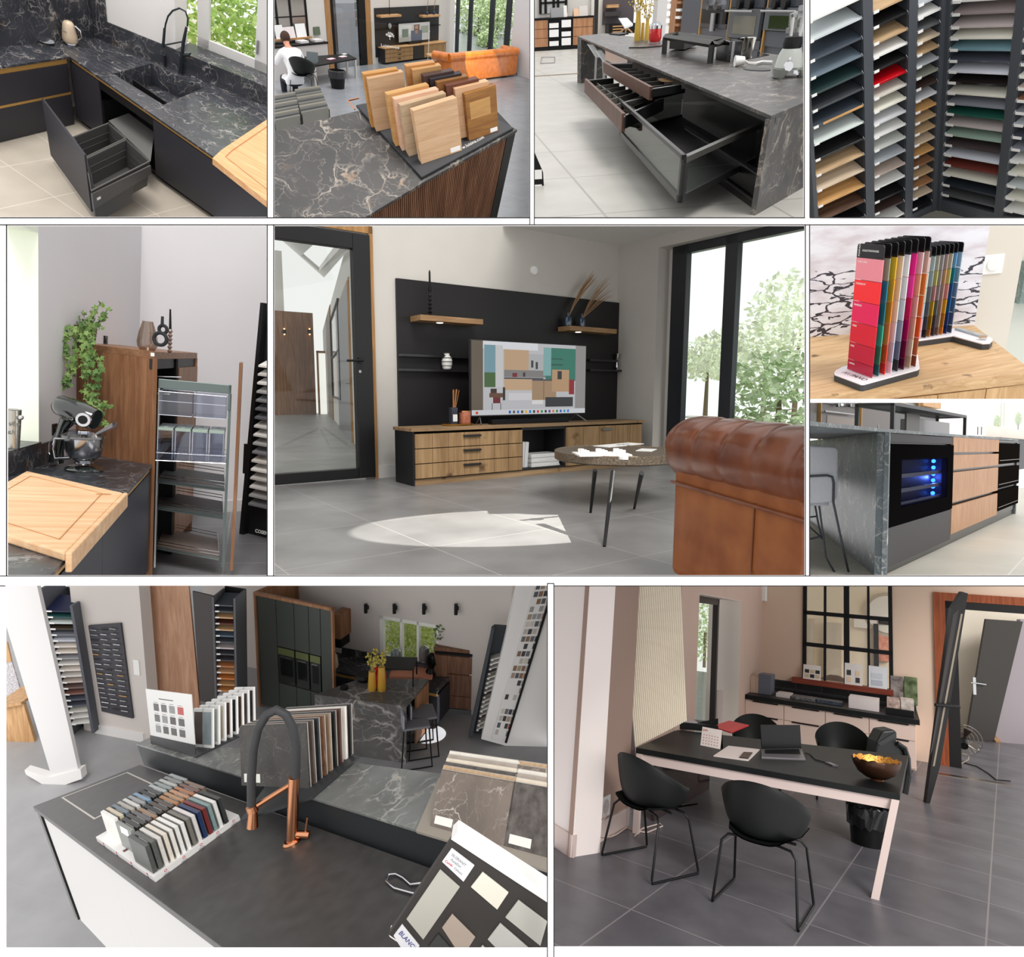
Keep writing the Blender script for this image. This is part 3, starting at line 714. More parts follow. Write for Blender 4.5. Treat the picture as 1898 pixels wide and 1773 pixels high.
 # ---- the room behind
 Q = Room('B',[[0.67501,-0.7316,0.09548],[-0.43506,-0.4992,-0.74935],[0.59589,0.46428,-0.65525]],[-4.5069,-13.1464,20.412],1.2,RECTS['B']);FZ = 0
 flm = tiles((138,142,148),(160,162,166),.8,rough=.25,var=6,line=.004,spec=.6)
 far = A(785,462,FZ);
 struct('floor',box(-16,16,-22,14,FZ-.05,FZ),flm)
 w0 = A(745,458,FZ);w1 = A(1240,392,FZ);W = side(Q,w0,w1);wp = lambda x,y,yy=0:W.at(*Z(x,y),y=yy)
 wm = paint((214,210,204),.85);e1 = wp(1320,300).x
 db = wp(700,430).x
 struct('wall_back',MB().box(db,e1,0,.15,FZ,3),wm,W)
 blk = paint((34,33,36),.5)
 bx0 = wp(760,300,-.03).x;bx1 = wp(1213,200,-.03).x;bz = wp(985,48,-.03).z
 ob('wall_panel',box(bx0,bx1,-.03,0,FZ+.2,bz),blk,None,W,'black wall panel behind the television in the blurred living room','wall panel')
 def shf(x0,x1,y,lab):
  a = wp(x0,y,-.2);b = wp(x1,y,-.2);ob('floating_shelf',box(a.x,b.x,-.25,-.03,a.z-.06,a.z),OAKX,None,W,lab,'shelf','shelves on the far black panel');return a
 a1 = shf(790,938,112,'left oak shelf on the far black panel beyond the samples');a2 = shf(1095,1218,112,'right oak shelf on the far black panel beyond the samples')
 c = wp(862,108,-.15);ob('candlestick',MB().lathe([(.03,0),(.012,.02),(.02,.1),(.012,.2),(.01,.45)],n=10),BLACK,None,W.sub((c.x,-.14,a1.z)),'thin black candlestick on the far left oak shelf','candlestick')
 for i,x in enumerate((1130,1180)):
  c = wp(x,105,-.15);t = thing('bottle',('blue bottle with a grass plume on the far right shelf','blue bottle nearest the corner on the far right shelf')[i],'bottle',W.sub((c.x,-.14,a2.z)))
  ob('vessel',MB().lathe([(.045,0),(.05,.02),(.05,.09),(.015,.12),(.015,.16)],n=12),paint((44,70,96),.1),t,smooth=1);ob('grass_plume',MB().tube([(0,0,.1),(.05,0,.4),(.12,0,.62)],[.004,.014,.003],5),paint((160,126,92),.9),t)
 sx0,sx1 = wp(765,200,-.08).x,wp(920,200,-.08).x;lz = wp(840,210,-.08).z;ob('ledge',box(sx0,wp(1225,205,-.08).x,-.1,-.03,lz-.01,lz+.01),BLACK,None,W,'thin black ledge across the far wall panel','ledge')
 c = wp(863,222,-.08);ob('vase',MB().lathe([(.03,0),(.07,.06),(.07,.12),(.03,.17)],n=14),paint((190,196,188),.5),None,W.sub((c.x,-.07,lz+.01)),'small pale vase on the far black ledge','vase',smooth=1)
 m0 = wp(790,455);mf = A(830,466,FZ);yy = (W.I@(Q.M@mf)).y;xe = wp(1266,360,yy).x;zt = wp(900,345,yy).z;xl = (W.I@(Q.M@mf)).x
 kz = wood((140,106,70),(180,144,100),'z',.7,.55)
 t = thing('media_unit','long oak television unit across the blurred room','tv unit',W)
 ob('carcass',box(xl,xe,yy+.02,-.0,FZ+.05,zt),blk,t);ob('top',box(xl-.02,xe+.02,yy-.02,0,zt,zt+.03),OAKX,t)
 n0 = wp(1028,380,yy).x;n1 = wp(1110,380,yy).x
 for i in range(3):
  z0 = FZ+.07+i*(zt-FZ-.08)/3;z1 = z0+(zt-FZ-.08)/3-.012;dr = ob('drawer',box(xl+.02,n0,yy,yy+.02,z0,z1),kz,t);ob('handle',box((xl+n0)/2-.1,(xl+n0)/2+.1,yy-.02,yy,z1-.05,z1-.035),BLACK,dr)
 dr = ob('door',box(n1,xe-.02,yy,yy+.02,FZ+.07,zt-.01),kz,t)
 ob('catalogue_stack',box(n0+.06,n1-.04,yy+.04,yy+.2,FZ+.12,FZ+.3),WHITE,None,W,'white catalogues in the niche of the far television unit','catalogues')
 tv0 = wp(922,170,-.15);tv1 = wp(1148,168,-.15);tb = wp(1000,298,-.15).z
 t = thing('television','television showing a woman in blue across the blurred room','television',W)
 ob('case',box(tv0.x,tv1.x,-.16,-.12,tb,tv0.z),paint((40,40,42),.4),t)
 S_ = MB();w = tv1.x-tv0.x;hh = tv0.z-tb;n = [0]
 def q2(u0,v0,u1,v1,c):
  S_.col = c;n[0]+=1;y = -.161-.0004*n[0];x0 = tv0.x+.01;ww = w-.02;S_.quad((x0+u0*ww,y,tv0.z-.01-v1*(hh-.02)),(x0+u1*ww,y,tv0.z-.01-v1*(hh-.02)),(x0+u1*ww,y,tv0.z-.01-v0*(hh-.02)),(x0+u0*ww,y,tv0.z-.01-v0*(hh-.02)))
 q2(0,0,1,1,(196,192,188));q2(0,.1,.4,.6,(216,212,206));q2(.1,.3,.3,.8,(120,130,116));q2(.7,.2,.95,.6,(150,156,140));q2(.48,.1,.66,.42,(96,70,56));q2(.51,.14,.62,.34,(176,130,108));q2(.38,.42,.74,1,(84,92,112));q2(.52,.4,.6,.6,(170,120,100));q2(0,.75,.36,1,(176,170,160))
 ob('screen',S_,printed(.2,em=.75),t);ob('stand',box(tv0.x+w*.3,tv0.x+w*.7,-.2,-.1,zt+.03,tb),BLACK,t)
 # windows on the right
 c1 = A(1335,420,FZ);c2 = A(1700,380,FZ);V = side(Q,c1,c2) if 0 else Q.along(w1,w1+(c2-c1));
 V = side(Q,A(1300,385,FZ),A(1850,560,FZ));vp = lambda x,y:V.at(*Z(x,y),y=0)
 fmt = paint((50,56,62),.4);m = MB()
 xs = [vp(x,180).x for x in (1340,1358,1430,1452,1580,1608,1695,1728)]
 for i in range(0,8,2):m.box(xs[i],xs[i+1],-.05,.03,FZ,3.2)
 m.box(xs[0],xs[7]+.6,-.05,.03,FZ,FZ+.06)
 wi = struct('window_1',m,fmt,V);ob('pane',box(xs[1],xs[6],.0,.006,FZ,3.2),glass((252,255,252),.03),wi)
 pr = vp(1745,200).x;struct('wall_right',box(pr,pr+3,-.02,.2,FZ,3.2),paint((222,224,226),.85),V)
 lf_ = leafmat((168,196,130),(226,236,200))
 for i,(px,py,d,r,n_) in enumerate(((1500,110,5,1.6,1800),(1640,90,6,1.4,1500),(1560,300,3,.6,500),(1790,330,1.2,.5,500))):
  c = V.at(*Z(px,py),y=d);t = thing('tree' if i<2 else 'shrub',('pale tree outside the far glazing, left one','pale tree outside the far glazing, right one','low shrub at the foot of the far glazing','shrub outside right of the sofa')[i],'tree' if i<2 else 'shrub',V.sub((c.x,c.y,FZ)))
  ob('foliage',leaves(n_,(0,0,c.z-FZ),(r,r*.6,r*.8),.09,i+20),lf_,t);ob('trunk',MB().cyl((0,0,0),(0,0,max(.1,c.z-FZ)),.05,.03,8),paint((110,96,76)),t)
 # sofa seen from the back
 a = A(1300,610,FZ);b = A(1770,548,FZ);S2 = side(Q,a,b);pa = S2.I@(Q.M@a);pb = S2.I@(Q.M@b);x0,x1 = sorted((pa.x,pb.x));zt2 = S2.at(*Z(1400,370),y=.05).z
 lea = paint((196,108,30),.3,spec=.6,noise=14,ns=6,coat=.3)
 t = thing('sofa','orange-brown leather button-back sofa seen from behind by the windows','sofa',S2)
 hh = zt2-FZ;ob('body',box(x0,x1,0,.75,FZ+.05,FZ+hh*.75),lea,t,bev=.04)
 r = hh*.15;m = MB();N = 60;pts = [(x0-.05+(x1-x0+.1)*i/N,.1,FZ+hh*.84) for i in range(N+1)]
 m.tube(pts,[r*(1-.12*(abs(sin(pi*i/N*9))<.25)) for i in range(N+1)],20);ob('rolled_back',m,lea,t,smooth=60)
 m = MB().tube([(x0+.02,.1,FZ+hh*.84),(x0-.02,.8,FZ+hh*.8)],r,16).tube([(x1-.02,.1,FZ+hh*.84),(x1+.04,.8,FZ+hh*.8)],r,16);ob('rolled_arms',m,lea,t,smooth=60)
 # coffee table
 c = A(1200,455,FZ);tz = Q.zat(Z(0,395)[1],c.x,c.y);t = thing('coffee_table','small round coffee table before the far sofa','table',Q.sub((c.x,c.y,0)))
 rr = (A(1130,395,tz)-A(1200,395,tz)).length;ob('top',MB().lathe([(rr,tz-.05),(rr,tz)],n=28),OAKX,t)
 for i in range(3):w = 2*pi*i/3+.5;ob('leg',MB().cyl((rr*.5*cos(w),rr*.5*sin(w),tz-.05),(rr*.7*cos(w),rr*.7*sin(w),FZ),.012),BLACK,t)
 ob('papers',box(-.15,.2,-.1,.1,tz,tz+.02),WHITE,None,Q.sub((c.x,c.y,0)),'white papers on the far coffee table','papers')
 # glazed door, left wall, black-framed window
 dp = lambda x,y:W.at(*Z(x,y),y=0)
 ok = wood((150,108,66),(182,138,90),'z',1)
 d0 = dp(690,200).x;d1 = dp(410,200).x;m = MB().box(dp(688,200).x,dp(725,200).x,-.03,.1,FZ,3).box(dp(405,200).x,dp(440,200).x,-.03,.1,FZ,3)
 struct('trim_41',m,ok,W);struct('wall_left',box(dp(-200,200).x,dp(408,200).x,0,.15,FZ,3),wm,W)
 dd = struct('door_1',MB().box(dp(440,200).x,dp(462,200).x,-.02,.06,FZ,3).box(dp(640,200).x,dp(690,200).x,-.02,.06,FZ,3),BLACK,W)
 ob('pane',box(dp(462,200).x,dp(640,200).x,0,.01,FZ,3),glass((200,202,204),.08),dd)
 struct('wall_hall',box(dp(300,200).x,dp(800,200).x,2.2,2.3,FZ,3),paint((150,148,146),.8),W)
 k = W.at(*Z(640,95),y=.9);m = MB()
 for i in range(3):
  for j in range(5):m.box(k.x-.2+i*.17,k.x-.06+i*.17,.9,.91,k.z-.4+j*.26,k.z-.18+j*.26)
 ob('glazed_screen',m,paint((226,230,232),.2),None,W,'small-paned white glazed screen in the far hall','screen')
 wf = lambda x,y:W.at(*Z(x,y),y=-.03);m = MB()
 xx = [wf(x,120).x for x in (-60,50,150,262)];z0 = wf(150,268).z
 for x in xx:m.box(x-.03,x+.03,-.06,-.0,z0,3)
 for y in (120,-20,):zz = wf(150,y).z;m.box(xx[0],xx[3],-.05,0,zz-.015,zz+.015)
 wi = struct('window_2',m,BLACK,W);ob('pane',box(xx[0],xx[3],-.03,-.02,z0,3),paint((150,146,140),.15,.6),wi);struct('trim_42',box(xx[0],xx[3]+.05,-.16,0,z0-.05,z0),ok,W)
 for i,(x,y,w_,h_,c,lb) in enumerate(((60,262,55,85,(238,238,238),'white display card nearest the left edge of the far window sill'),(125,260,90,70,(232,222,222),'pale pink card on the far window sill'),(215,262,70,95,(240,240,240),'tall white brochure at the right of the far window sill'))):
  a = wf(x-w_/2,y);b = wf(x+w_/2,y);tz_ = wf(x,y-h_).z;ob('display_card',MB().prismx([(-.14,z0),(-.08,tz_),(-.07,tz_),(-.1,z0)],a.x,b.x),paint(c,.6),None,W,lb,'card','cards on the far sill')
 q = wf(340,250);ob('leaflet_holder',MB().prismx([(-.05,q.z),(-.03,q.z+.22),(-.01,q.z+.22),(-.02,q.z)],q.x-.14,q.x+.14),paint((92,104,84),.6),None,W,'green picture leaflet leaning on the far counter','leaflet')
 # counter under the window, desk
 q0 = W.at(*Z(30,300),y=-.5);q1 = W.at(*Z(420,300),y=-.5);cz = q1.z
 t = thing('sideboard','white sideboard with a black top under the far window','sideboard',W);ob('top',box(q0.x-1,q1.x,-.5,0,cz-.05,cz),BLACK,t);ob('body',box(q0.x-1,q1.x-.03,-.48,0,FZ,cz-.05),paint((206,202,200),.4),t)
 for i,x in enumerate((240,345)):a = W.at(*Z(x,300),y=-.3);ob('magazine',box(a.x-.2,a.x+.15,-.4,-.15,cz,cz+.06),paint((222,220,220),.6),None,W,('stack of magazines on the far sideboard','white box at the right end of the far sideboard')[i],'magazines')
 dz = .58;D = [A(285,478,dz),A(622,418,dz),A(560,385,dz),A(200,410,dz)]
 t = thing('desk','black-topped desk with white legs at the left of the blurred room','desk',Q);ob('top',MB().prism(D,dz-.04,dz),BLACK,t)
 for p in (D[1]*.97+D[0]*.03,D[2]*.97+D[3]*.03,D[0]*.9+D[1]*.1):ob('leg',MB().box(p.x-.03,p.x+.03,p.y-.03,p.y+.03,FZ,dz-.04),paint((200,194,188),.5),t)
 for i,(x,y,w_,c,lb) in enumerate(((440,425,.25,(222,110,160),'pink-edged papers on the far desk'),(525,408,.25,(226,150,180),'second pink-edged paper stack on the far desk'),(535,390,.15,(240,240,240),'white papers at the far end of the desk'))):
  p = A(x,y,dz);ob('paper_stack',MB().box(-w_*.6,w_*.6,-w_*.3,w_*.3,0,.012),paint(c,.6),None,Q.sub(p,.3),lb,'papers');ob('paper_stack',MB().box(-w_*.56,w_*.56,-w_*.27,w_*.27,.012,.02),WHITE,None,Q.sub(p,.3),'white sheets over the '+lb,'papers')
 p = A(300,450,dz);L = facing(Q,p);t = thing('laptop','open dark laptop on the far desk','laptop',L);ob('base',box(-.18,.18,-.12,.12,0,.02),STEEL,t);ob('screen',MB().prismx([(.12,.02),(.2,.26),(.21,.26),(.14,.02)],-.18,.18),paint((90,100,104),.3),t)
 # bin
 p = A(490,632,FZ);hz = Q.zat(Z(0,505)[1],p.x,p.y)-FZ;rr = (A(430,600,FZ)-A(545,600,FZ)).length/2
 t = thing('waste_basket','black waste basket with a bin liner under the far desk','waste basket',Q.sub(p));ob('basket',MB().lathe([(rr*.75,0),(rr,hz),(rr*.95,hz),(rr*.7,.02)],n=20),BLACK,t,smooth=1);ob('liner',MB().lathe([(rr*1.02,hz*.6),(rr*1.06,hz*1.0),(rr*.9,hz*1.02)],n=9,cap=False),paint((26,26,28),.2,spec=.8),t)
 # chair and seated person
 p = A(255,690,FZ);hz = Q.zat(Z(0,465)[1],p.x,p.y)-FZ
 f = facing(Q,p);s_ = hz/.8*1.3
 shell_chair(f,(0,0,0),radians(175),s_,'black tub chair with the person in white, far left',None)
 c = f.at(*Z(235,470),y=.1*s_)
 build_person(f.sub((c.x-.12*s_,-.1,-.2*s_),radians(35)),1.3*s_*1.02,paint((214,150,124),.6),paint((238,238,240),.8),'person in a white shirt bending forward on a black tub chair, seen from behind')
 # open display racks of sample sheets, lower left
 for r_ in range(2):
  a = A((40,235)[r_],(930,870)[r_],FZ+.35);b = A((225,430)[r_],(890,830)[r_],FZ+.35);c_ = A((190,360)[r_],(700,655)[r_],FZ+.35)
  t = thing('display_rack',('wire rack of dark sample boards at the left edge','wire rack of dark sample boards beside the island')[r_],'rack',Q)
  u = (b-a);v = (c_-b);ob('base',MB().prism([a,b,b+v,a+v],FZ+.25,FZ+.28),BLACK,t)
  for i in range(9):
   k = i/9;p = a+v*k;q = b+v*k;d = v*.05
   ob('sample_board',MB().hexa([v3(p,FZ+.28),v3(q,FZ+.28),v3(q+d,FZ+.28),v3(p+d,FZ+.28)],[v3(p+v*.06,FZ+.5),v3(q+v*.06,FZ+.5),v3(q+v*.06+d,FZ+.5),v3(p+v*.06+d,FZ+.5)]),paint(((96,96,90),(64,66,66),(120,116,106))[i%3],.5),None,Q,'%s sample board from the front in the %s rack'%(ordinal(i),('left edge','island side')[r_]),'sample board','sample boards in the wire racks')
  for p in (a,b,b+v,a+v):ob('leg',MB().cyl(v3(p,FZ),v3(p,FZ+.5),.01),BLACK,t)
 # daylight falling on the sofa
 sp = bpy.data.lights.new('sunbeam_sofa','SPOT');sp.energy = 900;sp.shadow_soft_size = 0;sp.spot_size = radians(24);sp.spot_blend = .2;sp.color = (1,.9,.7)
 o = bpy.data.objects.new('sunbeam_sofa',sp);COL.objects.link(o);tg = S2.M@Vector((x0*.6+x1*.4,0,FZ+hh*.6));src = S2.M@Vector((x0-.6,-2.2,FZ+2.2));o.location = src;o.rotation_euler = (src-tg).to_track_quat('Z','Y').to_euler()
room_b()

# ================================================================ long veined island with open drawers
def rectp(fr,Z,x0,y0,x1,y1,yy=0):
 """plate on an upright plane given two opposite corners seen in the photograph"""
 a = fr.at(*Z(x0,y0),y=yy);b = fr.at(*Z(x1,y1),y=yy);c = fr.at(*Z(x1,y0),y=yy);d = fr.at(*Z(x0,y1),y=yy)
 xs = sorted(((a.x+d.x)/2,(b.x+c.x)/2));zs = sorted(((a.z+c.z)/2,(b.z+d.z)/2));return xs[0],xs[1],zs[0],zs[1]
def pbox(mb,fr,Z,r,y0,y1):
 x0,x1,z0,z1 = rectp(fr,Z,*r,yy=y0);return mb.box(x0,x1,y0,y1,z0,z1)
def room_c():
 Q = Room('C',[[0.03945,0.99767,-0.05573],[0.60166,-0.06824,-0.79583],[-0.79778,-0.00214,-0.60295]],[0.9865,-1.4427,2.5324],1.9,RECTS['C'])
 Z = zo(985,0,3.685)
 def A(x,y,z=0):return Q.at(*Z(x,y),z=z)
 mar = marble((64,62,60),(158,150,140),(150,112,82),2.6,.38,.035,.6);blk = paint((16,16,17),.4);FZ = -.9
 n0 = A(1640,790);l0 = A(315,247);bl = A(500,227);r1 = A(2000,643);r1 = n0+(r1-n0)*2.4;br = bl+(A(1700,375)-bl)*1.5;br = bl+(br-bl);t = .025
 ob('worktop',MB().prism([n0,l0,bl,br,r1],-t,0),mar,None,Q,'long dark veined stone worktop of the island with the open drawers','worktop',bev=.002)
 S = face(Q,n0,l0,br);sn = S.I@(Q.M@n0);sl_ = S.I@(Q.M@l0);s = 1 if sl_.x>sn.x else -1
 E_ = face(Q,n0,r1,l0);en = E_.I@(Q.M@n0);er = E_.I@(Q.M@r1)
 ob('end_panel',box(en.x,er.x,.0,.04,FZ,-t),mar,None,E_,'near waterfall end panel of dark veined stone','end panel')
 dpt = (bl-l0).length
 LE = face(Q,l0,bl,n0);le = LE.I@(Q.M@l0);lb = LE.I@(Q.M@bl)
 ob('end_panel',box(le.x,lb.x,0,.12,FZ,-t),mar,None,LE,'far waterfall end panel of veined stone with the white stools','end panel')
 floor_m = tiles((176,174,168),(150,148,142),1.35,rough=.4,var=7,line=.012,off=(.3,-.2))
 sx = lambda x,y,yy=.03:S.at(*Z(x,y),y=yy).x
 xs = sx(512,400)
 t_ = thing('kitchen_island','black island carcass with three open drawers under the veined worktop','island',S)
 x0,x1 = sorted((sn.x+s*.06,xs));ob('carcass',MB().box(min(sn.x+s*.9,sx(512,400)),max(sn.x+s*.9,sx(512,400)),.4,1.0,FZ+.1,-t).box(*sorted((sn.x+s*.5,xs)),.4,.45,FZ+.1,-t),blk,t_);ob('plinth',box(*sorted((sn.x+s*.5,xs)),.1,.4,FZ,FZ+.1),blk,t_)
 ob('top_rail',box(x0,x1,.02,.06,-.06,-t),blk,t_)
 for i in range(2):
  d = ob('drawer_front',box(sn.x+s*.1,sx(1040,600),.05,.09,FZ+.12+i*.19,FZ+.29+i*.19),paint((20,20,20),.25),t_);ob('handle_groove',box(sn.x+s*.15,sx(1060,600),.045,.05,FZ+.27+i*.19,FZ+.28+i*.19),paint((60,60,60),.4),d)
 d = ob('drawer_front',box(xs,sx(665,420),.01,.04,-.16,-.04),paint((190,186,180),.25,.4),t_);ob('drawer_front',box(xs,sx(665,420),.01,.04,-.36,-.18),paint((150,152,152),.2,.4),t_)
 # pulled walnut drawers and the glass one
 def slabw(mb,a,b,z0,z1,th):
  d = Vector((b.x-a.x,b.y-a.y,0)).normalized();n = Vector((-d.y,d.x,0))*th/2
  return mb.hexa([v3(a-n,z0),v3(b-n,z0),v3(b+n,z0),v3(a+n,z0)],[v3(a-n,z1),v3(b-n,z1),v3(b+n,z1),v3(a+n,z1)])
 def drawer(tl,tr,br_,bl_,zt,zb,mat,lab,glassd=False,grey=False):
  K = lambda m:m.xf(S.I@Q.M)
  P = [A(*tl,zt),A(*tr,zt),A(*br_,zt),A(*bl_,zt)];fm = paint((38,38,38),.35,.3);w = .05
  if not glassd:t = ob('drawer',K(slabw(MB(),P[0],P[1],zb,zt,.035)),mat,t_,bev=.002)
  else:
   m = MB();slabw(m,P[0],P[1],zt-w*.6,zt,.03);slabw(m,P[0],P[1],zb,zb+w,.03);e = (P[1]-P[0])
   slabw(m,P[0],P[0]+e*.015,zb,zt,.03);slabw(m,P[1]-e*.02,P[1],zb,zt,.03);t = ob('drawer',K(m),fm,t_)
   ob('front_glass',K(slabw(MB(),P[0]+e*.015,P[1]-e*.02,zb+w,zt-w*.6,.006)),glass((205,212,206),.22),t)
  t['label'] = lab
  for a,b in ((P[0],P[3]),(P[1],P[2])):
   if glassd:
    ob('side_rail',K(slabw(MB(),a,b,zt-.05,zt-.01,.045)),paint((84,84,80),.3,.5),t);ob('side_glass',K(slabw(MB(),a,b,zb+.05,zt-.05,.006)),glass((232,236,232),.3),t);ob('lower_rail',K(slabw(MB(),a,b,zb,zb+.05,.03)),fm,t);ob('corner_post',K(slabw(MB(),a,a+(b-a)*.03,zb,zt-.01,.04)),fm,t)
   else:
    ob('side',K(slabw(MB(),a,b,zb+.03,zt-.03,.025)),fm,t);ob('rail',K(slabw(MB(),a,b,zt-.03,zt-.018,.03)),STEEL,t)
  ob('bottom',K(MB().prism(P,zb+.02,zb+.035)),blk if not grey else paint((96,96,94),.4),t)
  if not glassd:
   for k in range(1,7):ob('divider',K(slabw(MB(),P[0].lerp(P[1],k/7),P[3].lerp(P[2],k/7),zb+.03,zt-.05,.016)),paint((52,50,46) if not grey else (120,118,112),.4,.3),t)
   if grey:ob('cross_divider',K(slabw(MB(),P[0].lerp(P[3],.4),P[1].lerp(P[2],.4),zb+.03,zt-.06,.015)),paint((110,108,104),.4,.3),t)
 wn = wood((74,50,38),(104,74,58),'z',1.2,.45)
 drawer((372,537),(632,775),(900,660),(560,520),-.20,-.36,wn,'lower walnut drawer with grey compartments, pulled furthest out',grey=True)
 drawer((500,424),(820,592),(1022,562),(690,418),-.045,-.165,wn,'upper walnut cutlery drawer with black dividers, pulled out')
 drawer((622,692),(1045,1058),(1560,830),(1040,598),-.18,-.50,blk,'big glass-fronted drawer with black frame, nearest and widest open',glassd=True)
 p = A(945,570,-.12);ob('spoon',MB().lathe([(.01,0),(.12,.02),(.13,.04),(.1,.03)],n=16,sx=1.3,sy=.5),paint((196,160,122),.5),None,Q.sub(p,.6),'pale wooden spoons at the end of the upper walnut drawer','spoons',smooth=1)
 # things on the island
 def std(x,y,z=0):return facing(Q,A(x,y,z))
 def hgt(f,x,y):return f.at(*Z(x,y),y=0)
 gold = paint((196,158,40),.12,spec=.8)
 gg,ntg,bb = _new('amber_glass');bb.inputs['Base Color'].default_value = srgb((222,184,60));bb.inputs['Roughness'].default_value = .08;bb.inputs['Alpha'].default_value = .72;bb.inputs['Specular IOR Level'].default_value = .8
 for i,(x,y,tp,w,lb) in enumerate(((722,280,78,22,'tallest amber glass vase with dry branches, left of three'),(757,275,155,13,'shortest amber glass vase in the middle of three'),(786,278,125,15,'amber glass vase next to the red machine'))):
  f = std(x,y);h = hgt(f,x,tp).z;r = abs(hgt(f,x+w,y).x)
  t = thing('vase',lb,'vase',f,'amber vases on the island');ob('vessel',MB().lathe([(r*.9,0),(r,.02),(r*.92,h*.5),(r*.7,h*.85),(r*.75,h),(r*.65,h),(r*.6,h*.85),(r*.8,.03)],n=20,cap=True),gg,t,smooth=1)
  if i!=1:
   rnd = random.Random(i);b = MB();lv = MB()
   for k in range(7):
    ex = hgt(f,x+rnd.uniform(-70,60),0).x;e = (ex,rnd.uniform(-.15,.15),hgt(f,x,-40).z);pts = [(0,0,h*.3),(ex*.2,0,h*1.0),(ex*.6,e[1]*.5,(h+e[2])*.5+.1*h),e];b.tube(pts,.004,5)
    for q in range(10):
     u = rnd.random();c = Vector(pts[1]).lerp(Vector(pts[3]),u);lv.ball((c.x+rnd.uniform(-.08,.08),c.y+rnd.uniform(-.05,.05),c.z),.012,n=6)
   br_ = ob('branches',b,paint((150,128,60),.8),t);ob('blossom',lv,paint((196,172,80),.7),t)
 f = std(842,292);w = abs(hgt(f,885,290).x);h1 = hgt(f,842,195).z;h2 = hgt(f,842,143).z
 t = thing('juicer','red citrus juicer with a clear dome on the island','juicer',f)
 ob('body',MB().lathe([(w*.75,0),(w*.85,.02),(w,h1*.3),(w*.97,h1)],n=28),paint((206,24,26),.15,spec=.7,coat=.8),t,smooth=1);ob('foot',MB().lathe([(w*.8,-.0),(w*.8,.02)],n=24),CHROME,t);ob('ring',MB().lathe([(w*.99,h1),(w*.99,h1+.04)],n=28),CHROME,t,smooth=1)
 ob('dome',MB().lathe([(w*.95,h1+.04),(w*.9,h1+(h2-h1)*.5),(w*.6,h1+(h2-h1)*.85),(.01,h2)],n=24,cap=False),glass((235,238,240),.4),t,smooth=1)
 f = std(900,318);ob('cable',MB().tube([(-.5,.05,.01),(-.3,-.08,.01),(-.05,-.04,.01),(0,.1,.01)],.009,6),BLACK,None,f,'black cable loop in front of the red juicer','cable')
 ob('tablet',MB().prism([A(530,236),A(600,243),A(664,235),A(600,228)],0,.02),BLACK,None,Q,'closed dark laptop at the far end of the island','laptop')
 # raised black shelf frame
 zt = hgt(std(1215,428),1215,285).z
 q = [A(925,348),A(1215,428),A(1325,395),A(1060,330)];T_ = [A(915,240,zt),A(1235,288,zt),A(1330,265,zt),A(1000,226,zt)]
 t = thing('raised_shelf','black metal raised shelf frame standing on the island','shelf frame',Q)
 m = MB()
 ob('top_frame',MB().tube([v3(p,zt-.02) for p in T_],.035,4,True),paint((46,47,44),.4,.3),t)
 ob('top',MB().prism(T_,zt-.045,zt-.02),paint((50,50,46),.25,.2),t)
 for i,(a,b) in enumerate(zip(q[:3],T_[:3])):ob('leg',MB().tube([v3(b,0),v3(b,zt-.03)],.035,4),paint((46,47,44),.4,.3),t)
 ob('box_inside',MB().prism([A(940,345),A(1040,350),A(1125,322),A(1030,318)],.02,zt*.8),blk,t)
 f = std(1360,420);h = hgt(f,1360,280).z;w1 = hgt(f,1330,415).x;w2 = hgt(f,1418,415).x
 t = thing('appliance','black glossy box-shaped appliance behind the raised shelf','appliance',f);ob('body',box(w1,w2,-.05,.5,0,h),paint((12,12,14),.1,spec=.7),t,bev=.01);ob('front_trim',box(w1+.03,w1+.06,-.06,-.05,0,h),STEEL,t)
 hb = [A(1405,420),A(1520,398),A(1625,378),A(1540,352),A(1420,360)];ob('hob',MB().prism(hb,0,.006),paint((10,10,12),.08,spec=.8),None,Q,'black glass hob set on the island','hob')
 f = std(1468,372);w = abs(hgt(f,1522,340).x);t = thing('frying_pan','small steel pan on the black hob','pan',f.sub((0,0,.006)))
 ob('pan',MB().lathe([(w*.6,0),(w*.8,.04),(w,.17),(w*.95,.17),(w*.7,.04),(.01,.03)],n=28),metal((210,206,196),.18),t,smooth=1);ob('handle',MB().cyl((-w*.9,0,.14),(-w*1.5,-.05,.16),.02),BLACK,t)
 f = std(1385,455);e = A(1650,440);el = f.I@(Q.M@e)
 t = thing('power_cord','white cord with plug lying on the island beside the blender','cord',f);ob('plug',MB().cyl((0,0,.05),(.1,0,.05),.055,.04,14),WHITE,t,smooth=1)
 ob('cable',MB().tube([(.1,0,.05),(el.x*.4,.05,.02),(el.x*.55,-.03,.02),(el.x*.8,.1,.02),(el.x,.0,.02)],.014,7),WHITE,t,smooth=1)
 ob('cable_port',MB().lathe([(.12,0),(.12,.006)],n=28,sx=1.6,sy=.8),paint((34,34,34),.4),None,Q.sub(A(1540,475),.3),'flat dark oval outlet cover let into the worktop','outlet cover')
 # blender
 f = std(1755,520);P = lambda x,y:hgt(f,x,y);hb_ = P(1755,330).z;wb = (P(1860,480).x-P(1650,480).x)/2;wt = (P(1838,330).x-P(1715,330).x)/2;hj = P(1790,95).z;cx0 = (P(1860,480).x+P(1650,480).x)/2;cx1 = P(1778,330).x
 t = thing('blender','silver retro blender with a glass jug at the right end of the island','blender',f)
 sv = paint((168,172,166),.28,.5,spec=.6,coat=.3)
 ob('base',MB().lathe([(wb*.9,.05),(wb,.08),(wb*.97,hb_*.3),(wb*.75,hb_*.8),(wt,hb_)],(cx0,0,0),32),sv,t,smooth=1)
 ob('foot',MB().lathe([(wb*.98,.02),(wb*1.0,.06)],(cx0,0,0),28),CHROME,t)
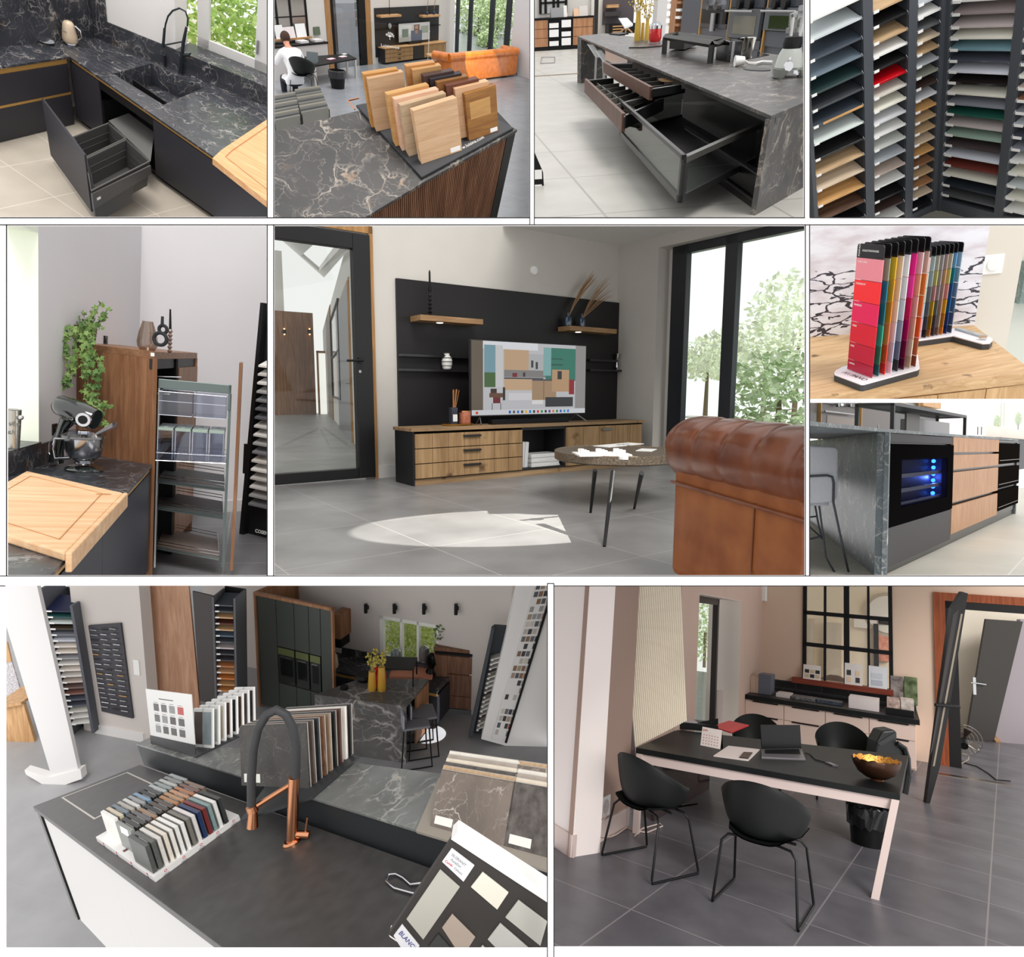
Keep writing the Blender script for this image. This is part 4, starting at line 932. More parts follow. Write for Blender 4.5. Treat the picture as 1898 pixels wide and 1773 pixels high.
 for a in (-.8,.8):ob('leg',MB().cyl((cx0+a*wb,-.1,0),(cx0+a*wb*.9,-.1,.07),.05,.08,10),sv,t)
 k = P(1722,443);kr = wb*.3;ob('dial',MB().cyl((k.x,-wb*.88,k.z),(k.x,-wb*1.05,k.z),kr,kr*.9,24),CHROME,t,smooth=1);k2 = P(1735,392);ob('button',MB().cyl((k2.x,-wb*.8,k2.z),(k2.x,-wb*.86,k2.z),kr*.3),CHROME,t)
 text('lettering','SMEG',wb*.22,CHROME,t,Mx((cx0+wb*.3,-wb*.93,k2.z-.12),0,pi/2),.004)
 ob('collar',MB().lathe([(wt*.95,hb_),(wt*1.0,hb_+.04),(wt*.9,hb_+.09)],(cx1,0,0),28),BLACK,t,smooth=1)
 ob('jug',MB().lathe([(wt*.85,hb_+.09),(wt*1.05,hb_+(hj-hb_)*.5),(wt*1.15,hj*.96)],(cx1+.03,0,0),28,cap=False),glass((228,230,228),.5),t,smooth=1)
 ob('lid',MB().lathe([(wt*1.18,hj*.95),(wt*1.18,hj),(wt*.4,hj+.02),(wt*.35,hj+.06)],(cx1+.03,0,0),28),glass((205,208,206),.5),t,smooth=1)
 ob('blades',MB().box(cx1-.08,cx1+.08,-.01,.01,hb_+.12,hb_+.16),STEEL,t);ob('ribs',MB().cyl((cx1-wt*.6,-wt*.8,hb_+.1),(cx1-wt*.7,-wt*.9,hj*.95),.012).cyl((cx1+wt*.3,-wt*.9,hb_+.1),(cx1+wt*.4,-wt,hj*.95),.012),paint((200,200,198),.2),t)
 # white stools under the overhang
 for i,(x,y) in enumerate(((430,520),(490,545))):
  fp = Q.I@(S.M@Vector((sl_.x-s*(1.0+.9*i),.25,FZ)));f = facing(Q,fp);st = f.at(*Z((385,440)[i],(295,335)[i]),y=0);k = st.z
  t = thing('bar_stool',('white bar stool at the far end of the island','second white bar stool, nearer the drawers')[i],'stool',f,'white stools at the island')
  ob('seat',MB().hexa([(st.x,0,k-.02),(st.x+.1,0,k-.02),(st.x+.28,0,k*.72),(st.x+.16,0,k*.72)],[(st.x,.2,k-.02),(st.x+.1,.2,k-.02),(st.x+.28,.2,k*.72),(st.x+.16,.2,k*.72)]),paint((226,228,232),.5),t,bev=.01)
  for a in (.05,.25):
   for b in (0,.2):ob('leg',MB().cyl((st.x+.14+a*.6,b,k*.73),(st.x+.1+a,b,0),.01),STEEL,t)
 # rack at the left edge
 f = facing(Q,A(60,1440,FZ));P = lambda x,y:f.at(*Z(x,y),y=0);a,b,c = P(15,1030),P(80,1180),P(100,1600)
 t = thing('display_stand','black display stand edge at the lower left of the island photo','stand',f);ob('panel',MB().prismy([(a.x-.4,a.z+.3),(a.x,a.z),(b.x,b.z),(c.x,0),(a.x-.4,0)],0,.06),BLACK,t)
 for y in (1200,1300,1430):q = P(28,y);ob('label',box(q.x-.01,q.x+.06,-.005,0,q.z-.03,q.z+.05),WHITE,t)
 # ---- further rooms
 Q = Room('C',[[0.99298,-0.10983,-0.04381],[-0.1004,-0.58742,-0.80303],[0.06246,0.8018,-0.59433]],[-0.2506,-1.3814,2.1244],10,RECTS['C'])
 struct('floor',box(-25,12,-22,22,-.1,0),floor_m)
 G = lambda x,y,yy=0:Q.at(*Z(x,y),y=yy)
 a = G(22,350);x0 = a.x-1.2;xa = G(112,200).x;xb = G(285,200).x;x1 = G(424,230).x;h = G(200,118).z
 t = thing('display_cabinet','low cabinet with walnut drawers and open black shelves at the far left','cabinet')
 hw = wood((150,104,72),(186,140,104),'z',.5,.5)
 ob('carcass',MB().box(x0,x1,.1,.9,.1,h-.03).box(xa,xa+.03,0,.1,.1,h-.03).box(xb-.03,xb,0,.1,.1,h-.03).box(x1-.03,x1,0,.1,0,h-.03),BLACK,t);ob('top',box(x0,x1,-.02,.9,h-.03,h),BLACK,t);ob('plinth',box(x0,x1,.03,.8,0,.1),BLACK,t)
 for k in range(3):
  z0 = .11+k*(h-.15)/3;z1 = z0+(h-.15)/3-.012
  ob('drawer',box(x0,xa,-.0,.03,z0,z1),hw,t);ob('drawer',box(xb,x1-.03,0,.03,z0,z1),hw,t)
  ob('shelf',box(xa,xb,0,.1,z0-.02,z0),BLACK,t)
  for j in range(2):w = (xb-xa)/2-.06;ob('folder',box(xa+.05+j*(w+.05),xa+.05+j*(w+.05)+w*.85,-.01,.08,z0+.01,z0+(z1-z0)*(.6+.3*((k+j)%2))),paint((236,236,236),.6),None,Q,'white folders in the %s row of the black shelves, %s'%(('bottom','middle','top')[k],('left','right')[j]),'folders','white folders in the black shelves')
 wm = paint((216,212,206),.85);wy = 1.2
 B = lambda x,y:Q.at(*Z(x,y),y=wy)
 struct('wall_back',MB().box(B(-60,50).x,B(405,50).x,wy,wy+.2,0,6).box(B(495,50).x-.0,B(850,50).x,wy+4,wy+4.2,0,8),wm)
 m = MB();
 for x in (60,95,150,180,235):c = B(x,40);m.box(c.x-.04,c.x+.04,wy-.08,wy,B(100,92).z,5)
 zz = B(100,20).z;m.box(B(60,40).x,B(235,40).x,wy-.08,wy,zz-.03,zz+.03)
 wi = struct('window_1',m,BLACK);ob('pane',box(B(60,40).x,B(235,40).x,wy-.04,wy-.03,B(100,92).z,5),paint((214,216,212),.2,.2),wi)
 for i,(x0_,x1_,y0_,c,lb) in enumerate(((135,222,55,(134,134,136),'grey sample boards on the far display cabinet'),(222,245,38,(218,216,210),'pale boards beside the grey ones on the far cabinet'),(290,330,60,(206,170,140),'wood-toned boards on the far cabinet'),(328,385,42,(196,190,184),'stone-toned boards at the right of the far cabinet'))):
  p = G(x0_,112,.2);q = G(x1_,112,.2);zt_ = G(x0_,y0_,.2).z;ob('sample_board',MB().prismx([(.2,h),(.3,zt_),(.36,zt_),(.5,h)],p.x,q.x),paint(c,.5),None,Q,lb,'sample boards','boards on the far cabinet')
 # far living room: black panel wall, shelf, media unit, chair
 Y = wy+3.9;B2 = lambda x,y:Q.at(*Z(x,y),y=Y)
 ob('wall_panel',box(B2(488,60).x,B2(702,60).x,Y,Y+.05,B2(590,165).z,B2(590,-10).z),paint((84,76,80),.6),None,Q,'dark wall panel of the distant living room','wall panel')
 c = B2(545,40);ob('floating_shelf',box(B2(508,40).x,B2(585,40).x,Y-.3,Y,c.z-.06,c.z+.04),OAKX,None,Q,'distant oak shelf on the dark panel','shelf');c = B2(545,92);ob('floating_shelf',box(B2(495,92).x,B2(600,92).x,Y-.3,Y,c.z-.08,c.z+.06),paint((60,56,58)),None,Q,'distant black ledge below the oak shelf','shelf')
 t = thing('media_unit','distant oak television unit','tv unit');m0 = B2(505,165);m1 = B2(700,165);zb = B2(600,226).z
 ob('body',box(m0.x,m1.x,Y-.6,Y,zb,m0.z),BLACK,t)
 for k in range(3):ob('drawer',box(m0.x+.15,B2(597,165).x,Y-.63,Y-.6,zb+.05+k*(m0.z-zb-.05)/3,zb+.0+(k+1)*(m0.z-zb-.05)/3),OAKX,t)
 f = facing(Q,Q.at(*Z(645,222),y=Y-1.6));P = lambda x,y:f.at(*Z(x,y),y=0)
 t = thing('side_chair','distant white shell chair with wooden legs','chair',f);a = P(593,125);b = P(650,180);c = P(690,160)
 ob('shell',MB().hexa([(a.x,0,a.z),(P(655,125).x,0,a.z),(c.x,-.2,c.z),(b.x-.1,-.2,b.z)],[(a.x,.06,a.z),(P(655,125).x,.06,a.z),(c.x,-.2,c.z-.08),(b.x-.1,-.2,b.z-.08)]),paint((236,240,248),.5),t,bev=.02)
 for x in (605,640,690):q = P(x,222);r = P(645,185);ob('leg',MB().cyl((r.x,-.1,r.z),(q.x,-.1 if x==640 else .1,q.z),.035,.02,8),OAK,t)
 d0 = B(420,100);struct('wall_middle',box(B(405,50).x,B(425,50).x,wy-.1,wy+3,0,6),wm);struct('door_1',box(B(440,100).x,B(478,100).x,wy+.5,wy+.56,0,5),paint((40,36,34)))
 struct('wall_pier',box(B(850,50).x,B(915,50).x,wy-.2,wy+.3,-1,7),paint((206,204,204),.85))
 # tall units with ovens
 o = Q.at(*Z(1145,240),z=.62);o2 = Q.at(*Z(1530,340),z=.48);O = side(Q,o,o2)
 R_ = lambda r,yy=0:rectp(O,Z,*r,yy=yy)
 gm = paint((78,84,94),.35,spec=.5);dk_ = paint((34,36,38),.15,spec=.7);br_ = BRASS
 xL = O.at(*Z(1020,200),y=0).x
 def col(xa,xb,lab):
  x0 = O.at(*Z(xa,170),y=0).x;x1 = O.at(*Z(xb,170),y=0).x;t = thing('tall_unit',lab,'cabinet',O,'tall kitchen units');x0,x1 = sorted((x0,x1));ob('carcass',box(x0,x1,.04,.8,-.3,4),gm,t);return t,x0,x1
 t,x0,x1 = col(1020,1146,'plain dark grey tall unit left of the coffee machine');ob('door',box(x0+.01,x1-.01,0,.04,-.2,4),gm,t)
 def vb(x,y,t):c = O.at(*Z(x,y),y=-.02).x;ob('brass_strip',box(c-.025,c+.025,-.03,.02,-.2,4),br_,t)
 vb(1153,150,t)
 t,x0,x1 = col(1162,1342,'tall unit with built-in coffee machine');
 def row(y,x):return O.at(*Z(x,y),y=0).z
 ob('control_panel',box(x0,x1,-.03,0,row(62,1250),row(-5,1250)),paint((120,124,130),.15,.6),t)
 cm = ob('coffee_niche',box(x0+.06,x1-.06,-.04,0,row(160,1250),row(62,1250)),dk_,t);c = O.at(*Z(1245,110),y=-.1);ob('spout',MB().cyl((c.x,-.1,c.z+.05),(c.x,-.1,c.z-.25),.06),STEEL,cm)
 ob('lower_panel',box(x0,x1,-.03,0,row(190,1250),row(160,1250)),paint((96,100,108),.2,.5),t);ob('drawer',box(x0+.01,x1-.01,0,.04,row(242,1250),row(192,1250)),gm,t)
 for x in (1225,1283):c = O.at(*Z(x,35),y=-.05);ob('knob',MB().cyl((c.x,-.03,c.z),(c.x,-.12,c.z),.08),CHROME,t,smooth=1)
 vb(1348,150,t)
 for i,(xa,xb,nm) in enumerate(((1358,1580,'tall unit with the middle built-in oven'),(1602,1880,'tall unit with the right built-in oven'))):
  t,x0,x1 = col(xa,xb,nm);xm = (xa+xb)/2;yo = 0 if i==0 else -8
  ob('control_panel',box(x0,x1,-.03,0,row(52+yo,xm),row(-30,xm)),paint((66,72,80),.15,spec=.7),t)
  ob('oven_door',box(x0+.02,x1-.02,-.06,0,row(262-i*50,xm),row(58+yo,xm)),paint((104,110,116),.25,.3),t)
  hd = O.at(*Z(xm,76),y=-.15);ob('oven_handle',MB().cyl((x0+.1,-.18,hd.z),(x1-.1,-.18,hd.z),.018),STEEL,t,smooth=1)
  w0,w1,za,zb_ = R_((xa+22,108,xb-50,236-i*36),-.06);ob('oven_window',box(w0,w1,-.07,-.06,za,zb_),paint((140,142,134) if i==0 else (56,70,36),.08,.3,spec=.8),t)
  for x in (xa+75,xa+145):c = O.at(*Z(x,26),y=-.05);ob('knob',MB().cyl((c.x,-.03,c.z),(c.x,-.12,c.z),.08),BLACK,t,smooth=1)
  ob('drawer',box(x0+.01,x1-.01,0,.04,row(330,xm),row(270-i*50,xm)),gm,t)
  if i==0:vb(1592,200,t)
 # walnut side and sample column left of the units
 x0 = O.at(*Z(935,100),y=-.3).x;
 t = thing('sample_tower','walnut tower with black sample boards left of the tall units','sample tower',O);c0_,c1_,c2_,c3_ = [O.at(*Z(x,120),y=0).x for x in (926,945,985,1018)]
 ob('side_panel',box(c1_,c2_,0,.5,-.2,4),hw,t);ob('frame',MB().box(c2_,c3_,.2,.5,-.2,4).box(c0_,c1_,.2,.5,-.2,4),paint((30,30,30)),t)
 for k in range(9):z = .75+k*.14;ob('board',box(c2_+.02,c3_-.0,-.02,.3,z,z+.05),WHITE if k%3 else hw,t);ob('board',box(c0_,c1_-.02,-.02,.3,z,z+.05),paint((230,228,224)),t)
 # step of the raised floor
 a = Q.at(*Z(18,530),z=0);b = Q.at(*Z(350,498),z=0)
 c = Q.at(*Z(18,530),z=.0);sy = (a.y+b.y)/2;ob_ = struct('floor_step',box(-20,b.x,sy,sy+.03,-.0,.02),paint((168,156,144),.6))
 p = [Q.at(*Z(x,y),z=.012) for x,y in ((70,392),(160,390),(158,428),(62,434))];ob('floor_hatch',MB().tube([v3(q,.012) for q in p],.012,4,True),STEEL,None,Q,'thin steel frame of a floor hatch on the raised floor','hatch')
room_c()

# ================================================================ wall racks of decor boards
def room_d():
 Q = Room('D',[[0.9099,-0.23931,-0.33884],[-0.41474,-0.54109,-0.73158],[-0.00827,0.8062,-0.59159]],[4.0186,-2.5455,6.1315],1.25,RECTS['D'])
 Z = zo(1490,0,4.324)
 rk = paint((72,76,82),.45,spec=.4);lab = WHITE;hk = CHROME
 struct('floor',box(-3,3,-6,1,-.06,0),tiles((150,146,136),(160,156,146),.8,rough=.5,var=5))
 COLS = {}
 W_ = lambda a,b:wood(a,b,'x',1.4,.5)
 def c_(rgb,g=.3):return paint(rgb,g,spec=.5)
 oak = W_((176,144,106),(204,176,138));goak = W_((190,140,84),(214,170,112));woak = W_((148,104,68),(182,138,98));wnut = W_((74,52,40),(108,80,62));beige = W_((196,176,150),(218,200,176));bwn = W_((120,82,58),(152,110,82))
 V = dict(white=(c_((232,232,228)),'white'),pgrey=(c_((196,204,206)),'pale blue-grey'),slate=(c_((62,70,80)),'dark slate'),bgrey=(c_((104,118,130)),'blue-grey'),dgreen=(c_((40,60,60)),'dark green'),char=(c_((58,60,64)),'charcoal'),
             mint=(c_((214,224,220)),'pale mint'),black=(c_((24,24,26),.25),'black'),oak=(oak,'light oak'),beige=(beige,'beige oak'),goak=(goak,'golden oak'),wnut=(wnut,'dark walnut'),red=(c_((186,14,26),.15),'bright red'),greige=(c_((206,202,192)),'greige'),
             cream=(c_((228,226,212)),'cream'),lgrey=(c_((212,214,218)),'light grey'),sagegrey=(c_((202,206,200)),'sage grey'),grey=(c_((176,182,188)),'mid grey'),taupe=(c_((188,172,160)),'taupe'),dbrown=(c_((64,50,46)),'dark brown'),dgrey=(c_((84,86,88)),'dark grey'),
             woak=(woak,'brown oak'),olive=(c_((142,144,132)),'olive grey'),bwn=(bwn,'reddish brown wood'),tbrown=(c_((148,136,136),.15),'glossy grey-brown'),ltaupe=(c_((190,180,178),.15),'glossy light taupe'),teal=(c_((112,146,156),.15),'glossy teal'),
             gchar=(c_((70,74,84),.12),'glossy charcoal'),pblue=(c_((216,220,230),.12),'glossy pale blue'),gblack=(c_((34,28,28),.1),'glossy black-brown'),ggrey=(c_((128,132,142),.15),'glossy grey'),green=(c_((34,84,72),.15),'deep green'),sage=(c_((150,174,160),.2),'sage green'),
             rbrown=(c_((110,50,42),.2),'rust red'),navy=(c_((40,46,54),.25),'blue-black'),gbrown=(c_((74,64,66),.15),'glossy dark brown'))
 cols = [
      ('leftmost rack column','L',[(62,130,485,60,'white'),(65,300,485,205,'pgrey'),(68,470,482,350,'slate'),(70,620,480,475,'bgrey'),(72,770,480,600,'dgreen'),(75,905,480,720,'char'),(78,1045,478,840,'slate'),(80,1190,475,965,'mint'),(82,1330,485,1085,'black'),(85,1465,475,1195,'oak'),(88,1595,475,1315,'beige'),(92,1730,475,1430,'goak'),(95,1860,475,1540,'wnut'),(98,1990,478,1645,'black'),(100,2120,478,1760,'oak')]),
      ('second rack column','L',[(570,65,840,30,'oak'),(568,200,840,145,'black'),(567,345,835,265,'oak'),(566,465,835,370,'white'),(565,580,830,475,'black'),(563,705,828,580,'red'),(562,815,825,680,'greige'),(560,930,822,778,'cream'),(559,1040,820,878,'lgrey'),(558,1150,815,972,'white'),(557,1260,812,1070,'sagegrey'),(556,1370,810,1170,'grey'),(555,1478,808,1268,'taupe'),(554,1595,805,1350,'white'),(553,1700,800,1455,'black'),(552,1800,803,1540,'dbrown'),(551,1900,800,1640,'white'),(550,2000,800,1740,'grey')]),
      ('third rack column','L',[(908,25,1085,5,'grey'),(906,145,1090,100,'white'),(904,255,1085,200,'dgrey'),(902,360,1080,290,'beige'),(900,460,1078,378,'oak'),(897,560,1075,468,'grey'),(895,655,1072,555,'olive'),(893,748,1068,642,'dbrown'),(890,845,1065,730,'lgrey'),(887,940,1062,818,'goak'),(885,1030,1060,905,'oak'),(882,1125,1057,988,'oak'),(880,1215,1053,1072,'beige'),(877,1310,1050,1158,'goak'),(875,1400,1048,1238,'bwn'),(872,1490,1046,1320,'oak'),(870,1575,1043,1400,'woak'),(868,1660,1040,1480,'beige'),(866,1745,1035,1560,'black')]),
      ('wide rack column after the corner','R',[(1190,2,1670,15,'white'),(1180,100,1665,130,'tbrown'),(1175,208,1660,240,'ltaupe'),(1170,298,1655,335,'cream'),(1165,385,1645,435,'teal'),(1160,480,1640,525,'gchar'),(1155,565,1635,620,'pblue'),(1150,655,1630,710,'gblack'),(1145,740,1620,800,'cream'),(1140,825,1615,890,'ggrey'),(1137,910,1610,975,'green'),(1133,990,1600,1070,'ltaupe'),(1130,1075,1595,1155,'sage'),(1127,1160,1590,1240,'gbrown'),(1122,1240,1580,1325,'pblue'),(1118,1318,1575,1410,'rbrown'),(1115,1395,1570,1495,'cream'),(1110,1480,1565,1580,'navy'),(1107,1560,1560,1665,'dgrey')]),
      ('rack column at the right edge','R',[(1750-i*6.6,20+i*97,2150-i*6,40+i*103,k) for i,k in enumerate(['white','taupe','white','lgrey','pblue','bgrey','cream','taupe','bwn','ggrey','grey','gchar','ggrey','white','cream','pgrey','cream','white'])])]
 base = side(Q,Q.at(*Z(555,1400),y=0),Q.at(*Z(1000,1200),y=0))
 cx_ = {}
 for name,wl_,bs in cols:
  inside = (.0,1,0) if wl_=='L' else (1,-.2,0)
  W = Q if wl_=='L' else Q.along((0,0,0),(0,-1,0))
  dsg = 1
  seen = {}
  # upright x limits from the middle boards, so the column is straight
  XL = [W.at(*Z(b[0],b[1]),y=0) for b in bs];XR = [W.at(*Z(b[2],b[3]),y=0) for b in bs]
  x0 = sum(p.x for p in XL)/len(XL);x1 = sum(p.x for p in XR)/len(XR)
  cx_[name] = (W,x0,x1)
  for i,(b,pl_,pr_) in enumerate(zip(bs,XL,XR)):
   z = (W.zat(Z(0,b[1])[1],x0,0)+W.zat(Z(0,b[3])[1],x1,0))/2
   mat,cn = V[b[4]];D = .30;up = .13
   t = thing('decor_board','%s decor board, %s from top, %s'%(cn,ordinal(i),name),'decor board',W.sub((0,0,z)),'decor boards in the rack, '+name)
   th = .019;g = .004
   ob('board',MB().prismx([(.0,0),(D,up),(D,up+th),(.0,th)],x0+g,x1-g),mat,t,bev=.001)
   e_ = mat if b[4]!='slate' or i<5 else goak
   if b[4]=='slate' and i>5:ob('edge_strip',MB().prismx([(-.002,-.004),(.0,-.004),(.0,th+.001),(-.002,th+.001)],x0+g+.2*(x1-x0),x1-g),goak,t)
   lx = x0+.012;ob('label',MB().prismx([(-.004,-.008),(-.002,-.008),(-.002,th),(-.004,th)],lx,lx+.055 if wl_=='L' else lx+.1),lab,t)
   for x in (x0+.004,x1-.004):ob('hook',MB().tube([(x,.02,.0),(x,-.008,-.006),(x,-.010,.010),(x,.01,.03)],.0022,5),hk,t)
 # uprights of the racks
 hg = 2.7
 def upright(W,xa,xb,lab_):
  t = thing('rack_upright',lab_,'rack upright',W);ob('front_edge',box(xa,xb,-.012,.02,0,hg),rk,t,bev=.001);ob('side_panel',MB().box(xa,xa+.006,.02,.36,0,hg).box(xb-.006,xb,.02,.36,0,hg),paint((62,66,72),.5),t)
 (W,a0,a1),(_,b0,b1),(_,d0,d1),(W2,e0,e1),(_,f0,f1) = [cx_[c[0]] for c in cols]
 upright(W,a0-.05,a0-.004,'dark grey rack upright at the left edge of the decor wall');upright(W,a1+.004,b0-.004,'dark grey rack upright between the first and second columns');upright(W,b1+.004,d0-.004,'dark grey rack upright between the second and third columns')
 upright(W,d1+.004,.01,'dark grey rack upright in the corner, on the left wall');upright(W2,-.0,e0-.004,'dark grey rack upright in the corner, on the right wall');upright(W2,e1+.004,f0-.004,'dark grey rack upright at the right of the wide column')
 ob('rack_plinth',box(-1.7,0,.0,.3,0,.08),rk,None,W,'dark plinth under the left racks','plinth');ob('rack_plinth',box(0,1.6,.0,.3,0,.13),rk,None,W2,'dark plinth under the right racks','plinth')
 struct('wall_left',box(-2.2,.4,.36,.42,0,3),paint((52,56,62),.6),W);struct('wall_right',box(-.4,2.2,.36,.42,0,3),paint((120,112,116),.3,spec=.6),W2)
room_d()

# ================================================================ corner with the pulled-out larder, mixer and ivy
def ivy_leaf(mb,p,d,n,s):
 """five-pointed leaf lying in the plane spanned by d and n x d"""
 d = Vector(d).normalized();n = Vector(n).normalized();e = n.cross(d)
 if e.length<1e-3:e = Vector((1,0,0))
 e.normalize();pts = []
 for k,(a,r) in enumerate(((0,1),(28,.45),(62,.8),(100,.4),(140,.55),(180,.2),(220,.55),(260,.4),(298,.8),(332,.45))):
  w = radians(a);pts.append(Vector(p)+(d*cos(w)+e*sin(w))*r*s)
 mb.quad(*pts)
def room_e():
 Q = Room('E',[[0.92511,-0.36354,0.10962],[0.04371,-0.1848,-0.9818],[0.37718,0.91306,-0.15507]],[-2.1221,-0.0966,3.8303],1.3,RECTS['E'])
 Z = zo(0,410,2.646);FZ = -.91
 def A(x,y,z=0):return Q.at(*Z(x,y),z=z)
 mar = marble((50,54,60),(150,150,152),(140,112,86),3.4,.3,.035,.6);dk = paint((50,52,62),.5);blk = paint((24,24,26),.5)
 wn = wood((112,74,50),(152,110,78),'z',1.1,.45);wnx = wood((112,78,54),(150,110,80),'x',1.1,.45)
 struct('floor',box(-4,6,-4,16,FZ-.06,FZ),tiles((124,124,126),(158,158,158),.62,rough=.45,var=7,line=.005,off=(.1,.3)))
 a = A(745,1193);b = A(312,1122);X = side(Q,a,b);pa = X.I@(Q.M@a);pb = X.I@(Q.M@b)
 T = (Q.zat(Z(0,612)[1],a.x,a.y)+X.zat(Z(0,613)[1],pb.x,0))/2
 c = A(968,645,T);xd = (c-a);dd = b+(c-a)*.6
 tc = thing('larder_cabinet','tall walnut larder cabinet with its pull-out open, ivy on top','cabinet',Q)
 th = .03
 def wall2(mb,p,q,z0,z1,t,left=1):
  d = Vector((q[0]-p[0],q[1]-p[1],0)).normalized();n = Vector((-d.y,d.x,0))*t*left
  P = [Vector((p[0],p[1],0)),Vector((q[0],q[1],0))]
  return mb.hexa([v3(P[0],z0),v3(P[1],z0),v3(P[1]+n,z0),v3(P[0]+n,z0)],[v3(P[0],z1),v3(P[1],z1),v3(P[1]+n,z1),v3(P[0]+n,z1)])
 sgn = 1 if (Vector((-(a-b).y,(a-b).x,0))).dot(c-a)>0 else -1
 ob('side_panel',wall2(MB(),b,a,FZ,T-.05,th,sgn),wn,tc)
 ob('side_panel',wall2(MB(),dd,c,FZ,T-.05,th,-sgn),wn,tc)
 ob('back_panel',wall2(MB(),b,dd,FZ,T-.05,.02,-1),blk,tc)
 ob('top',MB().prism([b,a,c,dd],T-.055,T),wnx,tc,bev=.003)
 m1 = a+(c-a)*.45;bk = m1+(b-a)*.6
 ob('middle_panel',wall2(MB(),bk,m1,FZ,T-.055,.02,sgn),blk,tc)
 ob('door',wall2(MB(),a+(c-a)*.5+(a-b)*.01,c+(a-b)*.01,FZ+.1,T-.13,.02,1),wn,tc)
 ob('recess',wall2(MB(),a+(b-a)*.02,c+(b-a)*.02,T-.13,T-.055,.02,1),blk,tc)
 k = X.at(*Z(762,618),y=0);ob('tag',MB().box(-.01,.02,-.004,0,T-.035,T-.01).xf(Q.I@X.M@Matrix.Translation((pa.x-.02,0,0))),WHITE,tc)
 # pull-out unit: runs straight out of the cabinet to the right
 Y = Q.sub((a.x,a.y,0));P = lambda x,y,yy=.06:Y.at(*Z(x,y),y=yy)
 x0 = P(775,800).x;x1 = P(1135,800).x;xf = P(1165,900).x;xr = P(1188,900).x
 tl = paint((106,118,116),.35,.5);zt = P(780,780).z;zb = P(1080,1715).z
 d1 = .34
 tp = thing('larder_pull_out','tall pulled-out larder unit with clear bins, jars and wire trays','larder unit',Y)
 ob('front_panel',MB().box(xf-.0,xf+.022,-.02,d1+.04,FZ+.08,P(1165,692).z),wn,tp)
 z_b0 = P(900,782).z;z_b1 = P(900,828).z
 ob('top_bar',MB().box(x0,x1,.06,.075,z_b1,z_b0).box(x1-.02,x1,.06,.075,z_b0-.2,z_b0),tl,tp,bev=.004)
 ob('runner',MB().cyl((x0-.02,.2,zt+.02),(x0+.14,.2,zt+.03),.006).box(x0,x0+.08,.05,.09,zt-.1,zt-.09),STEEL,tp)
 for x,w in ((x0,.012),(x1-.015,.02)):ob('upright',box(x,x+w,.07,.085,FZ+.08,z_b1),tl if w>.015 else STEEL,tp)
 ob('upright',box(x0-.02,x0-.01,.3,.32,FZ+.1,z_b1),BLACK,tp)
 cg = glass((232,234,240),.12);ce = paint((208,214,228),.15,spec=.8)
 zz0 = P(900,955).z;zz1 = P(900,842).z
 for i in range(2):
  u0 = x0+.01+(x1-x0-.03)*i/2;u1 = u0+(x1-x0-.03)/2-.01
  bn = ob('clear_bin',MB().box(u0,u1,.05,.055,zz0,zz1).box(u0,u1,.05+d1*.8,.055+d1*.8,zz0,zz1).box(u0,u0+.004,.05,.05+d1*.8,zz0,zz1).box(u1-.004,u1,.05,.05+d1*.8,zz0,zz1).box(u0,u1,.05,.05+d1*.8,zz0,zz0+.005),cg,tp)
  ob('rim',MB().tube([(u0,.05,zz1),(u1,.05,zz1),(u1,.05+d1*.8,zz1),(u0,.05+d1*.8,zz1)],.003,5,True).tube([(u0,.05,zz0),(u1,.05,zz0)],.003,5).tube([(u0,.05,(zz0*.4+zz1*.6)),(u1,.05,(zz0*.4+zz1*.6))],.002,5),ce,bn)
 zj0 = P(900,1170).z;zj1 = P(900,1030).z
 ob('basket',MB().tube([(x0,.04,zj0+.05),(x1-.02,.04,zj0+.05),(x1-.02,.04+d1,zj0+.05),(x0,.04+d1,zj0+.05)],.004,6,True).box(x0,x1-.02,.04,.044,zj0,zj0+.07).box(x0,x1-.02,.04,.04+d1,zj0-.006,zj0),cg,tp)
 ob('wire_rim',MB().tube([(x0,.04,zj0-.01),(x1-.02,.04,zj0-.01),(x1-.02,.04+d1,zj0-.01),(x0,.04+d1,zj0-.01)],.004,6,True),CHROME,tp)
 lids = paint((156,172,162),.4);lids2 = paint((136,140,142),.4)
 for r in range(2):
  for i in range(4):
   w = (x1-x0-.04)/4;u = x0+.008+i*(w+.003);yy = .05+r*.16;G = Y.sub((u,yy,zj0))
   h = zj1-zj0-.0
   t = thing('storage_jar','clear storage jar with grey-green lid, %s from left in the %s row of the larder'%(ordinal(i),('front','back')[r]),'jar',G,'storage jars in the larder')
   ob('jar',MB().box(0,w*.86,0,.004,0,h).box(0,.004,0,.13,0,h).box(w*.86-.004,w*.86,0,.13,0,h).box(0,w*.86,.126,.13,0,h).box(0,w*.86,0,.13,0,.006),cg,t,bev=.002);ob('edges',MB().tube([(0,0,0),(0,0,h)],.0022,4).tube([(w*.86,0,0),(w*.86,0,h)],.0022,4),ce,t)
   ob('lid',MB().box(-.003,w*.9,-.006,.136,h,h+.022).box(w*.3,w*.55,.03,.08,h+.022,h+.026),lids if r==0 else lids2,t,bev=.006)
 gt = paint((72,76,78),.45)
 for (pts,nm,mt) in ((((765,1275),(1098,1330),(1098,1245),(820,1205)),'upper wire tray',gt),(((762,1405),(1088,1478),(1090,1375),(810,1328)),'middle wire tray',gt),(((755,1600),(1068,1690),(1065,1560),(800,1508)),'lowest tray',paint((118,104,96),.4))):
  z = P(900,(pts[0][1]+pts[1][1])/2).z;L = [Y.at(*Z(*q),z=z) for q in pts]
  # keep the tray level and inside the unit
  L = [Vector((min(max(p.x,x0-.02),x1),min(max(p.y,.0),1.6),z)) for p in L]
  t = ob('tray',MB().prism(L,z,z+.006),mt,tp)
